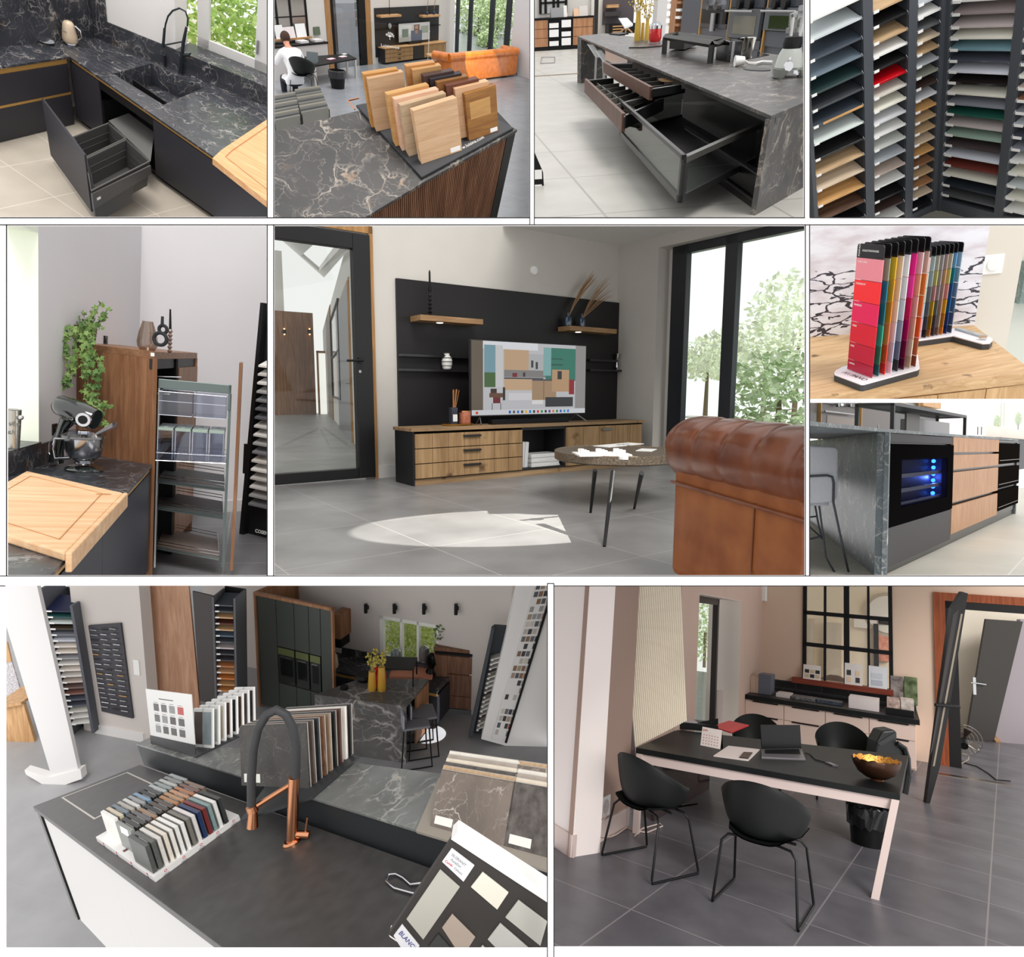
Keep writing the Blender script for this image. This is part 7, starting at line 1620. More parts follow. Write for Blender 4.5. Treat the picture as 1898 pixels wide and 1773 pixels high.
# ================================================================ island end with the wine cooler
def room_h():
 Q = Room('H',[[0.68564,-0.72794,-0.00138],[-0.0323,-0.02852,-0.99907],[0.72722,0.68505,-0.04307]],[1.5928,-0.2195,2.7306],1.55,RECTS['H'])
 Z = zo(1490,740,4.652)
 def A(x,y,z=0):return Q.at(*Z(x,y),z=z)
 mar = marble((82,92,96),(188,186,180),(170,130,92),3.2,.4,.035,.5);dg = paint((64,62,64),.55,spec=.15);blk = paint((16,15,16),.3)
 a = A(698,252);b = A(1700,332);S = side(Q,a,b);sa = S.I@(Q.M@a);x = lambda X,Y,yy=0:S.at(*Z(X,Y),y=yy)
 FZ = (S.at(*Z(740,1530),y=.06).z+S.at(*Z(1815,960),y=.06).z)/2
 struct('floor',box(-8,16,-8,18,FZ-.06,FZ),tiles((204,200,188),(222,220,212),1.0,rough=.45,var=5,line=.006,off=(.2,.5)))
 lp = A(153,1135,FZ);l0 = A(50,310,-.03)
 L_ = face(Q,a,lp,b);la = L_.I@(Q.M@a);ll = L_.I@(Q.M@lp);ext = (ll.x-la.x)
 xe = x(1890,350).x;xr = x(1885,345).x
 # worktop with overhang to the left
 d = Vector((a-b)).normalized();nl = (lp-a);nl.z = 0
 tp = [a+Vector((0,0,0)),b+(b-a)*.4,b+(b-a)*.4+nl*1.6,a+nl*1.6]
 o1 = A(45,186);o1 = a+(o1-a)*1.15
 tp = [a,b+(b-a)*.35,b+(b-a)*.35+nl*1.8,a+nl*1.9+(a-b)*.0,o1]
 ob('worktop',MB().prism([a,b+(b-a)*.3,b+(b-a)*.3+nl*1.7,o1+nl*.9,o1],-.025,0),mar,None,Q,'blue-grey veined worktop of the island with the wine cooler','worktop',bev=.002)
 e1,e2 = sorted((la.x,la.x+ext*1.8))
 ob('end_panel',box(e1,e2,0,.03,FZ,-.025),mar,None,L_,'tall blue-grey veined end panel behind the bar stool','end panel')
 t = thing('island','island front with wine cooler, walnut drawers and black ovens','island',S)
 R_ = lambda r,yy=0:rectp(S,Z,*r,yy=yy)
 def zz(X,Y,yy=.02):return S.at(*Z(X,Y),y=yy).z
 x0 = x(738,700).x;x1 = x(1296,700).x;x1 = (x(1300,330).x+x(1272,1050).x)/2;x2 = (x(1702,400).x+x(1655,950).x)/2;x3 = (x(1888,400).x+x(1825,900).x)/2
 xm = x(700,262).x
 ob('marble_edge',box(xm,x0,.0,.05,FZ,-.025),mar,t)
 ob('carcass',MB().box(x1,x3,.05,.3,FZ+.08,-.03),blk,t);ob('plinth',box(x0,x3,.06,.09,FZ,FZ+.1),blk,t)
 zA = (zz(712,378)+zz(1298,380))/2
 ob('top_strip',box(x0,x1-.003,.01,.04,zA,-.03),dg,t,bev=.001)
 zB = (zz(730,1112)+zz(1278,918))/2;zC = (zz(738,1462)+zz(1268,1180))/2
 ob('lower_panel',box(x0,x1-.003,.01,.04,zC,zB-.01),dg,t,bev=.001)
 w0,w1,wz0,wz1 = R_((830,530,1228,850),.01);wz1 = (zz(828,525,.01)+zz(1232,502,.01))/2;wz0 = (zz(835,940,.01)+zz(1222,830,.01))/2
 wc = ob('wine_cooler',MB().box(x0,w0,.0,.05,zB,zA-.01).box(w1,x1-.003,.0,.05,zB,zA-.01).box(w0,w1,.0,.05,wz1,zA-.01).box(w0,w1,.0,.05,zB,wz0),paint((14,13,14),.15,spec=0),t)
 ob('rear_strip',MB().box(x0,x1,.045,.05,zA-.03,zA+.03).box(x0,x1,.045,.05,zB-.03,zB+.01),blk,t)
 dgm,_n,b_ = _new('dark_glass');b_.inputs['Base Color'].default_value = (.005,.005,.02,1);b_.inputs['Alpha'].default_value = .4;b_.inputs['Specular IOR Level'].default_value = 0
 ob('cooler_glass',box(w0,w1,.01,.014,wz0,wz1),dgm,t)
 ci = paint((34,36,60),.5);ob('cooler_interior',MB().box(w0-.03,w1+.03,.14,.16,wz0-.05,wz1+.05).box(w0-.04,w0-.03,.05,.16,wz0-.05,wz1+.05).box(w1+.03,w1+.04,.05,.16,wz0-.05,wz1+.05).box(w0-.03,w1+.03,.05,.16,wz1+.04,wz1+.05).box(w0-.03,w1+.03,.05,.16,wz0-.05,wz0-.04),ci,t)
 WR = x(1228,700);WR = w1 if abs(WR.x-w1)<abs(WR.x-w0) else w0;sg = 1 if WR==w1 else -1
 led = paint((40,110,255),.5,em=14);dh = wz1-wz0
 for k in range(6):ob('led',MB().ball((WR-sg*.022*(w1-w0)/.4,.1,wz1-dh*(.08+.165*k)),.0045*(w1-w0)/.4,n=10),led,t)
 al = metal((170,176,200),.35)
 for k,zf in enumerate((.66,.34,.04)):
  z = wz0+dh*zf;rk = ob('bottle_rack',box(w0+.002,w1+.02,.05,.065,z-.022,z+.01),al,t)
  for j in range(7):u = w0+(w1-w0)*(j+.3)/7;ob('slat',box(u,u+(w1-w0)*.045,.065,.14,z-.002,z+.006),al,rk)
 bl_ = bpy.data.lights.new('cooler_light','POINT');bl_.energy = 3.2;bl_.color = (.1,.2,1);bl_.shadow_soft_size = 0;o = bpy.data.objects.new('cooler_light',bl_);COL.objects.link(o);o.location = S.M@Vector((WR-sg*.05,.10,(wz0+wz1)/2))
 wn = wood((150,108,76),(184,142,106),'z',1.6,.5)
 L4 = [(322,462),(476,615),(628,905),(918,1172)];R4 = [(345,455),(468,565),(580,775),(792,978)]
 for (p0,p1),(q0,q1) in zip(L4,R4):
  za = (zz(1298,p0)+zz(1696,q0))/2;zb = (zz(1285,p1)+zz(1660,q1))/2;ob('drawer',box(x1+.003,x2-.006,.005,.03,zb+.006,za),wn,t,bev=.001)
 ob('rail',box(x2,x3,.02,.06,zz(1800,372),-.03),blk,t)
 gb = paint((20,17,15),.12,spec=0)
 for i,((p0,p1),(q0,q1)) in enumerate(zip([(375,560),(580,770),(785,950)],[(385,540),(565,712),(728,890)])):
  za = (zz(1712,p0)+zz(1865,q0))/2;zb = (zz(1680,p1)+zz(1845,q1))/2
  d_ = ob('oven_front',box(x2+.02,x3-.03,.0,.04,zb,za),gb,t,bev=.001);ob('trim_line',box(x2+.03,x3-.04,-.004,.0,zb+(za-zb)*.16,zb+(za-zb)*.19),paint((70,52,44),.3,.5),d_)
 ob('corner_leg',box(x3-.02,x3+.06,.03,.4,FZ,-.03),mar,t)
 # raised frame on the island
 fz = lambda X,Y,yy:S.at(*Z(X,Y),y=yy)
 q1 = .32;q2 = .62;f0,f1 = fz(762,250,q1),fz(1385,300,q1);h = (fz(762,45,q1).z+fz(1398,122,q1).z)/2;w = .016
 t = thing('raised_shelf','black metal raised shelf frame standing on the far side of the island','shelf frame',S);fm = paint((48,49,50),.4,.2)
 ob('top',MB().box(f0.x-w,f1.x+w,q1-w,q1+w,h-2*w,h).box(f0.x-w,f1.x+w,q2-w,q2+w,h-2*w,h).box(f0.x-w,f0.x+w,q1,q2,h-2*w,h).box(f1.x-w,f1.x+w,q1,q2,h-2*w,h).box(f0.x,f1.x,q1,q2,h-w*1.4,h-w),fm,t)
 for X in (f0.x,f1.x):
  for Y in (q1,q2):ob('leg',box(X-w,X+w,Y-w,Y+w,0,h-w),fm,t)
 p0 = fz(795,240,q2);p1 = fz(912,240,q2);ob('side_plate',box(p0.x,p1.x,q2-.1,q2-.08,0,h*.86),paint((96,92,86),.4),t)
 p0 = fz(915,240,q2);p1 = fz(1210,240,q2);ob('low_box',box(p0.x,p1.x,q2-.06,q2+.1,0,fz(1060,185,q2).z),paint((36,24,22),.15,spec=.7),None,S,'glossy dark brown box beneath the raised shelf','box')
 p0 = fz(1165,200,q2+.3);ob('glass_jug',MB().lathe([(.05,0),(.06,.1),(.045,.17)],n=18),paint((190,176,160),.15,.3),None,S.sub((p0.x,q2+.3,0)),'shiny steel jug seen through the raised shelf','jug',smooth=1)
 p0 = fz(640,235,.3);t = thing('pull_up_socket','small steel tap-like post on the island left of the raised shelf','post',S.sub((p0.x,.3,0)));ob('post',MB().cyl((0,0,0),(0,0,.06),.006),STEEL,t);ob('base',MB().cyl((0,0,0),(0,0,.004),.03),STEEL,t)
 # background: tall units with ovens
 K = lambda X,Y,yy=2.2:S.at(*Z(X,Y),y=yy);yb = 2.2
 def bb(mb,X0,Y0,X1,Y1,y0,y1):c = K(X0,Y0,y0);d_ = K(X1,Y1,y0);return mb.box(c.x,d_.x,y0,y1,d_.z,c.z)
 gm = paint((96,88,84),.4);
 t = thing('tall_unit','grey-brown tall unit with built-in oven behind the island','cabinet',S)
 ob('carcass',bb(MB(),-300,-120,740,320,yb,yb+.5),gm,t)
 ob('oven',bb(MB(),145,80,470,300,yb-.03,yb),paint((80,72,70),.3,.3),t);ob('control_panel',bb(MB(),145,-30,470,72,yb-.03,yb),paint((66,60,58),.2,.3),t)
 ob('oven_window',bb(MB(),200,135,440,260,yb-.035,yb-.03),paint((110,92,78),.1,.3),t)
 c = K(180,90,yb-.1);d_ = K(455,122,yb-.1);ob('oven_handle',MB().cyl((c.x,yb-.1,c.z-.02),(d_.x,yb-.1,c.z-.02),.014),STEEL,t)
 c = K(312,48);ob('display',box(c.x-.05,c.x+.05,yb-.035,yb-.03,c.z-.015,c.z+.02),paint((220,240,255),.4,em=.8),t)
 for X in (262,368):c = K(X,50);ob('knob',MB().cyl((c.x,yb-.03,c.z),(c.x,yb-.07,c.z),.03),STEEL,t,smooth=1)
 ob('second_oven',bb(MB(),-300,60,105,200,yb-.03,yb),paint((84,80,78),.3,.3),t)
 for X in (128,480,988):c = K(X,100);ob('brass_strip',box(c.x-.012,c.x+.012,yb-.04,yb,c.z-.6,c.z+.4),BRASS,t) if X<600 else None
 t = thing('wall_unit','orange-brown wooden wall unit behind the raised shelf','cabinet',S);ob('panel',bb(MB(),740,-60,875,60,yb,yb+.3),OAK,t);ob('panel',bb(MB(),1032,-60,1180,82,yb,yb+.3),OAK,t);ob('niche',bb(MB(),875,-60,1032,60,yb+.1,yb+.3),paint((66,62,56),.2,.3),t);ob('base',bb(MB(),740,60,1150,330,yb+.05,yb+.3),blk,t);c = K(988,50);ob('brass_strip',box(c.x-.01,c.x+.01,yb-.02,yb,c.z-.3,c.z+.1),BRASS,t)
 wl = paint((228,220,212),.85);y3 = 3.6
 struct('wall_back',bb(MB(),1150,-200,1500,340,y3,y3+.2),wl,S)
 struct('wall_back_upper',bb(MB(),1500,312,2400,345,y3,y3+.2),wl,S)
 m = MB()
 for X in (1495,1715,1740):c = K(X,100,y3);m.box(c.x-.03,c.x+.03,y3,y3+.08,K(1600,312,y3).z,c.z+1)
 wi = struct('window_1',m,paint((246,244,240),.5),S);c = K(1500,100,y3);c2 = K(2200,310,y3);ob('pane',box(c.x,c2.x,y3+.04,y3+.045,c2.z,c.z+1),glass((252,255,250),.03),wi)
 lm = leafmat((186,214,140),(232,240,200))
 for i,(X,Y) in enumerate(((1670,200),(1850,170))):c = K(X,Y,y3+1.2);tt = thing('bush',('pale leafy bush in the left pane of the window beyond the island','pale leafy bush in the right pane of the window beyond the island')[i],'bush',S.sub((c.x,c.y,FZ)));ob('foliage',leaves(700,(0,0,c.z-FZ),(.28,.2,.45),.04,40+i),lm,tt);ob('stem',MB().cyl((0,0,0),(0,0,c.z-FZ-.2),.03),paint((120,110,90)),tt)
 c0 = K(1690,330,y3-.5);c1 = K(2100,330,y3-.5)
 t = thing('back_counter','dark base cabinets with a pale worktop at the far right','cabinet',S);ob('top',box(c0.x,c1.x,y3-.55,y3,c0.z,c0.z+.03),paint((150,140,124),.4),t);ob('body',box(c0.x+.1,c1.x,y3-.5,y3,FZ,c0.z),paint((54,54,58),.5),t)
 for X in (1498,1530):c = K(X,300,3.0);c2 = K(X,235,3.0);ob('black_post',MB().cyl((c.x,3,c.z-.02),(c.x,3,c2.z),.012),BLACK,None,S,'thin black tap post in front of the far window, %s'%('left' if X==1498 else 'right'),'post')
 # bar stool
 p = A(330,1640,FZ);f = facing(Q,A(150,1480,FZ));P = lambda X,Y,yy=0:f.at(*Z(X,Y),y=yy)
 fb = paint((178,180,186),.95,noise=8,ns=160);fm = paint((62,66,72),.4,.3)
 t = thing('bar_stool','grey upholstered bar stool with dark metal frame at the island end','stool',f)
 a0,a1,a2,a3 = P(-120,395),P(285,408),P(278,880),P(-120,915);r = .03;pr = []
 for cx_,cz_,s0 in ((a1.x-r*1.4,a1.z-r*1.4,0),):pr+=[(cx_+r*1.4*sin(w*pi/12),cz_+r*1.4*cos(w*pi/12)) for w in range(7)]
 pr = [(a0.x,a0.z)]+pr+[(a2.x,a2.z+r),(a2.x-r,a2.z),(a3.x,a3.z)]
 ob('backrest',MB().prismy(pr,-.03,.04),fb,t,bev=.015)
 ob('frame',MB().tube([P(-120,668,-.04),P(200,655,-.04),P(245,668,-.04),P(258,720,-.04),P(255,890,-.04),P(330,1250,-.04),P(402,1560,-.04)],.009,8),fm,t,smooth=60)
 ob('frame',MB().tube([P(130,900,.1),P(160,1130,.1),P(190,1360,.1),P(215,1405,.08),P(295,1540,-.1)],.008,8),fm,t,smooth=60)
 ob('frame',MB().tube([P(95,905,.3),P(120,1050,.3),P(155,1205,.3)],.008,8),fm,t,smooth=60)
 ob('footrest',MB().tube([P(-100,1240,.1),P(155,1180,.12)],.008,8).tube([P(-60,1025,.2),P(110,1008,.2)],.007,8).tube([P(30,1080,.2),P(155,1195,.2)],.007,8),fm,t,smooth=60)
 ob('seat',MB().box(P(-120,900).x,P(240,900).x,.04,.3,P(0,900).z-.02,P(0,900).z+.02),fb,t,bev=.01)
room_h()

# ================================================================ sample counter with the copper tap, showroom behind
def room_i():
 Q = Room('I',[[0.70367,0.64423,-0.29968],[-0.18607,-0.23997,-0.95278],[-0.68573,0.72621,-0.04898]],[-2.0166,1.4184,2.7494],1.7,RECTS['I'])
 I_ = lambda x,y:(x,y);Z1 = zo(0,1070,3.722);Z2 = zo(510,1070,3.693);Z3 = zo(0,1400,3.722);Z4 = zo(510,1400,3.693)
 def A(x,y,z=0,Z=I_):return Q.at(*Z(x,y),z=z)
 top = paint((60,58,57),.42,noise=6,ns=14,spec=.7);blk = paint((26,27,29),.5);mar = marble((108,110,108),(190,188,180),(150,124,96),3.0,.35,.035,.5);white = paint((232,230,228),.4)
 c0 = A(61,1494);c1 = A(259,1417);c2 = A(798,1608);c2 = c1+(c2-c1)*1.7;c3 = A(414,1757);c3 = c0+(c3-c0)*1.9;FZ = -.9
 c4 = c3+(c2-c1)*.9
 ob('worktop',MB().prism([c0,c1,c2,c4,c3],-.035,0),top,None,Q,'dark charcoal worktop with the copper tap and sample racks','worktop',bev=.002)
 S = face(Q,c0,c3,c1);a = S.I@(Q.M@c0);b = S.I@(Q.M@c3);s = 1 if b.x>a.x else -1;X = lambda x,y,yy=.03,Z=Z3:S.at(*Z(x,y),y=yy).x
 t = thing('kitchen_counter','white-fronted base of the charcoal counter with a black metal corner leg','counter',S)
 lg = abs(X(330,470)-a.x);fb = S.at(*Z3(580,1215),y=.03).z
 ob('leg',box(a.x+s*.02,a.x+s*lg*.8,.01,.08,FZ,-.035),BLKM,t);q = [a.x+s*lg*1.02,X(790,850),b.x]
 for i in range(2):ob('door',box(*sorted((q[i]+s*.003,q[i+1]-s*.003)),.02,.04,FZ+.0,-.04),paint((208,206,204),.4),t,bev=.001)
 xe = (S.I@(Q.M@c1));ob('carcass',MB().prism([S.I@(Q.M@p) for p in (c0+(c3-c0)*.05+(c1-c0)*.06,c1*.94+c0*.06,c2,c3+(c2-c1)*.3,c3+(c1-c0)*.1)],FZ,-.036),blk,t)
 # raised ledge
 l0 = c1;L0 = A(252,1378,.1);hL = Q.zat(1378,c1.x,c1.y)*.5+Q.zat(1557,A(835,1615).x,A(835,1615).y)*.5;h = max(.08,hL)
 f0,f1,k0,k1 = A(252,1378,h),A(835,1557,h),A(279,1366,h),A(816,1433,h);f1 = f0+(f1-f0)*1.7;k1 = k0+(k1-k0)*1.8
 ob('ledge',MB().prism([f0,f1,k1,k0],h-.012,h),mar,None,Q,'raised ledge of grey veined stone behind the charcoal worktop','ledge',bev=.001)
 ob('upstand',MB().prism([f0.lerp(k0,.04),f1.lerp(k1,.04),k1.lerp(f1,.04),k0.lerp(f0,.04)],-.03,h-.012),paint((36,40,43),.5),None,Q,'black upstand carrying the raised stone ledge','upstand')
 k = [A(422,290,.001,Z3),A(880,113,.001,Z3),A(1100,215,.001,Z3),A(648,440,.001,Z3)];cc = sum(k,Vector())/4
 t = thing('inset_frame','square steel frame let into the worktop left of the samples','frame',Q);ob('frame',MB().prism(k,0,.002),paint((196,190,182),.4),t);ob('plate',MB().prism([cc+(p-cc)*.945 for p in k],.001,.003),top,t)
 # small sample rack, three lines of little stone tiles
 B = [A(660,560,.03,Z3),A(1060,835,.03,Z3),A(1648,408,.03,Z3),A(1235,240,.03,Z3)]
 t = thing('sample_rack','low white rack with red round emblems full of small stone tiles','rack',Q);ob('base',MB().prism(B,0,.03),white,t,bev=.001)
 UV = lambda u,v:B[0].lerp(B[1],u).lerp(B[3].lerp(B[2],u),v)
 red = paint((196,30,60),.5)
 for p,q_,n in ((B[1],B[2],5),(B[0],B[1],4)):
  F_ = side(Q,p,q_);u0 = F_.I@(Q.M@p);u1 = F_.I@(Q.M@q_)
  for i in range(n):x = u0.x+(u1.x-u0.x)*(i+.6)/n;e = ob('emblem',MB().tube([(x+.006*cos(w),-.0008,.02+.006*sin(w)) for w in (0,.8,1.6,2.4,3.1,3.9,4.7,5.5)],.0012,4,True).xf(Q.I@F_.M),red,t);text('lettering','sofema',.011,paint((30,40,90)),e,(Q.I@F_.M)@Mx((x-.018,-.0008,.002),0,pi/2),.0001)
 m = UV(.47,.06);ob('emblem_plate',MB().box(-.018,.018,-.012,.012,0,.001).xf(Mx(m,math.atan2((B[1]-B[0]).y,(B[1]-B[0]).x))),paint((90,44,50),.3),t)
 hs = Q.zat(Z3(0,522)[1],A(955,690,.03,Z3).x,A(955,690,.03,Z3).y)-.03
 CC = [[(236,234,228),(206,192,168),(110,122,134),(170,164,156),(206,204,200),(150,150,152),(120,150,176),(30,30,32),(60,60,60),(170,176,176),(140,150,150),(176,178,176),(130,132,132),(150,156,156)],
          [(140,142,138),(44,44,42),(58,58,56),(96,88,92),(150,120,96),(30,30,30),(70,58,52),(78,66,60),(168,120,78),(180,134,92),(190,140,104),(170,112,76),(120,86,78),(132,110,96)],
          [(80,82,78),(90,92,88),(214,210,204),(226,216,202),(232,228,220),(236,234,230),(238,236,232),(120,116,108),(222,216,214),(40,56,96),(120,48,50),(130,152,152),(232,232,228),(58,60,60)]]
 NM = [('left line','white'),('middle line',''),('right line','')]
 wv = (B[1]-B[0])*.27;pv = (B[2]-B[1])/16
 for ln in range(3):
  for i in range(14):
   o = UV((.06,.385,.70)[ln],(.1,.08,.02)[ln]+i*.062);d = Vector((o.x,o.y,0));c = CC[ln][i];th = pv*.62
   t = thing('stone_sample','small %s stone tile, %s from the front in the %s of the white rack'%('pale' if sum(c)>560 else 'mid-toned' if sum(c)>300 else 'dark',ordinal(i),NM[ln][0]),'stone tile',Q,'small stone tiles in the white rack')
   P = [d,d+wv,d+wv+th,d+th];ob('tile',MB().hexa([v3(p,.03) for p in P],[v3(p+pv*.12,.03+hs) for p in P]),paint(c,.4,noise=6,ns=90),t);g = (ln==0 or i<3) and i>0 or ln==1
   ob('backing',MB().hexa([v3(p,.03) for p in (P[3],P[2],P[2]+th*.2,P[3]+th*.2)],[v3(p+pv*.12,.03+hs) for p in (P[3],P[2],P[2]+th*.2,P[3]+th*.2)]),paint((74,76,74),.6),t)
   if g:q1 = [P[0].lerp(P[1],.3),P[0].lerp(P[1],.8)];ob('label',MB().hexa([v3(q1[0]-th*.02,.03+hs*.7),v3(q1[1]-th*.02,.03+hs*.7),v3(q1[1]+th*.1,.03+hs*.7),v3(q1[0]+th*.1,.03+hs*.7)],[v3(q1[0]+pv*.1-th*.02,.03+hs*.98),v3(q1[1]+pv*.1-th*.02,.03+hs*.98),v3(q1[1]+pv*.1,.03+hs*.98),v3(q1[0]+pv*.1,.03+hs*.98)]),WHITE,t)
 # racks of tiles on the ledge: front line of tiles given by picture corners, going back in steps
 def rack(nm,lab,base,BLp,BRp,TLp,n,stp,cols,labs,grp,Z,basec,frame=None,both=None,hk=1):
  bp = [A(*p,h+.012,Z) for p in base];t = thing('sample_rack',lab,'rack',Q);ob('base',MB().prism(bp,h,h+.012),paint(basec,.45),t,bev=.001)
  bl,br = A(*BLp,h+.012,Z),A(*BRp,h+.012,Z);f = Q.along(bl,br);tp = f.at(*Z(*TLp),x=0);w = br-bl;H = tp.z;ny = Vector((-w.y,w.x,0)).normalized();lean = ny*tp.y
  st = (A(*stp[1],h+.012,Z)-A(*stp[0],h+.012,Z))/max(1,n-1)
  for j in ([0] if both is None else [0,1]):
   for i in range(n):
    o = v3(bl,h+.012)+st*i+(w*both*j if both else Vector());c = cols[(i+j*2)%len(cols)];th = st*.3 if st.length*.3<.02 else st.normalized()*.012
    lb = labs%(ordinal(i),('left','right')[j] if both else '')
    s_ = thing('tile_sample',' '.join(lb.split()),'tile sample',Q,grp);P = [v3(o,0),v3(o+w,0),v3(o+w+th,0),v3(o+th,0)];z0 = h+.0125
    mt = c if not isinstance(c,tuple) else paint(c,.45,noise=8,ns=14)
    if frame:
     ob('frame',MB().hexa([v3(p,z0) for p in P],[v3(p+lean,z0+H) for p in P]),paint(frame,.4),s_);P2 = [o+w*.1-th*.1,o+w*.9-th*.1,o+w*.9,o+w*.1]
     ob('tile',MB().hexa([v3(p+lean*.08,z0+H*.08) for p in P2],[v3(p+lean*.92,z0+H*.92) for p in P2]),mt,s_)
    else:
     ob('tile',MB().hexa([v3(p,z0) for p in P],[v3(p+lean,z0+H*hk**i) for p in P]),mt,s_)
     P2 = [o+th*1.01,o+w+th*1.01,o+w+th*1.5,o+th*1.5];ob('edge',MB().hexa([v3(p,z0) for p in P2],[v3(p+lean,z0+H*hk**i) for p in P2]),paint((176,170,164),.5),s_)
    if i==0 and not frame:P2 = [o+w*.05-th*.1,o+w*.3-th*.1,o+w*.3,o+w*.05];ob('label',MB().hexa([v3(p+lean*.06,z0+H*.06) for p in P2],[v3(p+lean*.2,z0+H*.2) for p in P2]),paint((226,228,218),.5),s_)
  return t,H
 slate = marble((66,64,62),(110,106,100),(90,84,76),5,.5,.02,.3);br_m = marble((118,106,96),(206,196,186),(150,130,112),3.4,.3,.02,.4);gst = paint((84,78,74),.6,noise=18,ns=30)
 wk = wood((96,66,50),(138,104,82),'z',2)
 rack('','dark slotted rack of large tiles behind the tap',[(-240,440),(255,282),(575,5),(120,-40)],(-230,205),(232,225),(-245,-200),9,((232,225),(520,0)),[slate,(92,80,74),(44,46,48),wk,(140,118,96),(38,38,36),(84,60,50),(228,222,214),(50,48,46)],'large tile, %s from the front in the dark rack behind the tap %s','large tiles behind the tap',Z4,(52,54,56),hk=.976)
 rack('','black tray of white-framed tiles beside the printed chart',[(1045,1130),(1350,1232),(1650,1092),(1400,1020)],(1335,1165),(1405,1172),(1335,905),8,((1405,1172),(1690,1010)),[(84,74,70),(52,48,46),(150,164,170),(170,176,172),(200,192,176),(96,70,60),(34,34,38),(86,66,46)],'white-framed tile, %s from the front in the black tray %s','white-framed tiles',Z1,(44,44,48),(240,240,238),.85)
 t,H = rack('','pale slotted tray of big stone tiles on the right of the ledge',[(962,512),(1900,790),(2100,560),(1120,150)],(1060,480),(1575,620),(1140,100),6,((1060,480),(1120,330)),[br_m,wood((176,146,112),(200,172,140),'z',2),gst,(222,210,190),(170,158,146),(226,220,208)],'big stone tile, %s from the front in the pale tray %s','big tiles on the right',Z4,(146,138,128),None,.98)
 # printed chart
 p0,p1 = A(1045,1130,h+.012,Z1),A(1350,1225,h+.012,Z1);f = side(Q,p0,p1);q0 = f.I@(Q.M@p0);q1 = f.I@(Q.M@p1);x0,x1 = sorted((q0.x,q1.x));zt = (f.zat(Z1(0,765)[1],q0.x,q0.y)+f.zat(Z1(0,808)[1],q1.x,q1.y))/2;zb = h+.05
 C = [f.at(*Z1(*p),y=0) for p in ((1008,766),(1325,806),(1352,1175),(1045,1108))];L2 = lambda u,v:C[0].lerp(C[1],u).lerp(C[3].lerp(C[2],u),v)
 def pq(nm,u0,v0,u1,v1,y,mt):return ob(nm,MB().prismy([(p.x,p.z) for p in (L2(u0,v0),L2(u1,v0),L2(u1,v1),L2(u0,v1))],y,y+.004),mt,t)
 t = thing('sample_chart','white printed chart of twelve dark stone swatches in a black stand','chart',f);pq('card',0,0,1,1,-.004,WHITE);pq('stand',0,.93,1.01,1.12,-.009,paint((50,50,54),.5))
 for r in range(3):
  for c in range(4):u,v = .16+.18*c,.26+.215*r;pq('swatch',u,v,u+.12,v+.14,-.005,paint(((70,66,66),(84,82,82),(140,140,142),(52,40,38))[(r+c)%4] if (r,c)!=(0,3) else (190,50,40),.4,noise=14,ns=60));pq('caption',u+.01,v-.03,u+.1,v-.022,-.0045,paint((120,120,120)))
 pq('heading',.3,.15,.62,.165,-.0045,paint((60,60,60)))
 # copper tap with black hose
 T = facing(Q,A(541,1562));P = lambda x,y,Z=I_:T.at(*Z(x,y),y=0);r = abs(P(550,1500).x-P(532,1500).x)/2;cu = metal((214,150,112),.25)
 t = thing('kitchen_tap','copper kitchen tap with black hose neck and single lever','tap',T)
 ob('base',MB().lathe([(r*1.9,0),(r*1.9,.008),(r*1.5,.016)],n=24),cu,t,smooth=1);ob('post',MB().cyl((0,0,0),P(545,1440),r*1.15,r*1.2,20),cu,t,smooth=1)
 q = P(568,1546);ob('valve',MB().cyl(P(542,1545),P(573,1547),r*.75,r*.85,18),cu,t,smooth=1);ob('lever',MB().cyl(P(566,1542),P(570,1514),r*.22,r*.2),cu,t,smooth=1)
 ob('arm',MB().tube([P(541,1452),P(478,1492)],r*.6,8),cu,t);a_ = P(467,1497);ob('clamp',MB().lathe([(r*1.2,-.02),(r*1.2,.01)],(a_.x,0,a_.z),20),cu,t,smooth=1);e = P(468,1532);ob('spray_head',MB().cyl((a_.x,0,a_.z-.015),(e.x,0,e.z),r*.95,r*1.2,20),cu,t,smooth=1)
 ob('hose',MB().tube([P(*c) for c in ((466,1492),(466,1440),(469,1390),(478,1350),(494,1324),(512,1315),(530,1324),(543,1348),(549,1385),(548,1440))],r*.95,14),paint((56,56,58),.6),t,smooth=60)
 # chrome handle ring, colour board
 H_ = [A(*p,.012,Z4) for p in ((1040,960),(930,935),(820,905),(760,860),(775,815),(830,808),(880,835),(930,880),(1000,872),(1080,872))]
 ob('chrome_tool',MB().tube(H_,.006,10),CHROME,None,Q,'looped chrome utensil half hidden behind the colour board','utensil',smooth=60)
 K = facing(Q,A(1000,2050,.0));P = lambda x,y,yy=0:K.at(*Z4(x,y),y=yy);Bq = [P(778,1225),P(1210,560),P(1950,1040),P(1600,1650),P(900,1420)]
 t = thing('colour_board','tilted dark board of sink colour chips in the right foreground','colour board',K);bd = paint((50,46,44),.55)
 ob('board',MB().prismy([(p.x,p.z) for p in (P(778,1225),P(1210,570),P(1960,1060),P(1560,1760))],0,.02),bd,t)
 ob('top_edge',MB().prismy([(p.x,p.z) for p in (P(1205,565),P(1245,525),P(1960,985),P(1960,1060))],-.004,.05),white,t)
 ob('side_edge',MB().prismy([(p.x,p.z) for p in (P(778,1225),P(785,1240),P(1560,1775),P(1560,1760))],.0,.03),white,t)
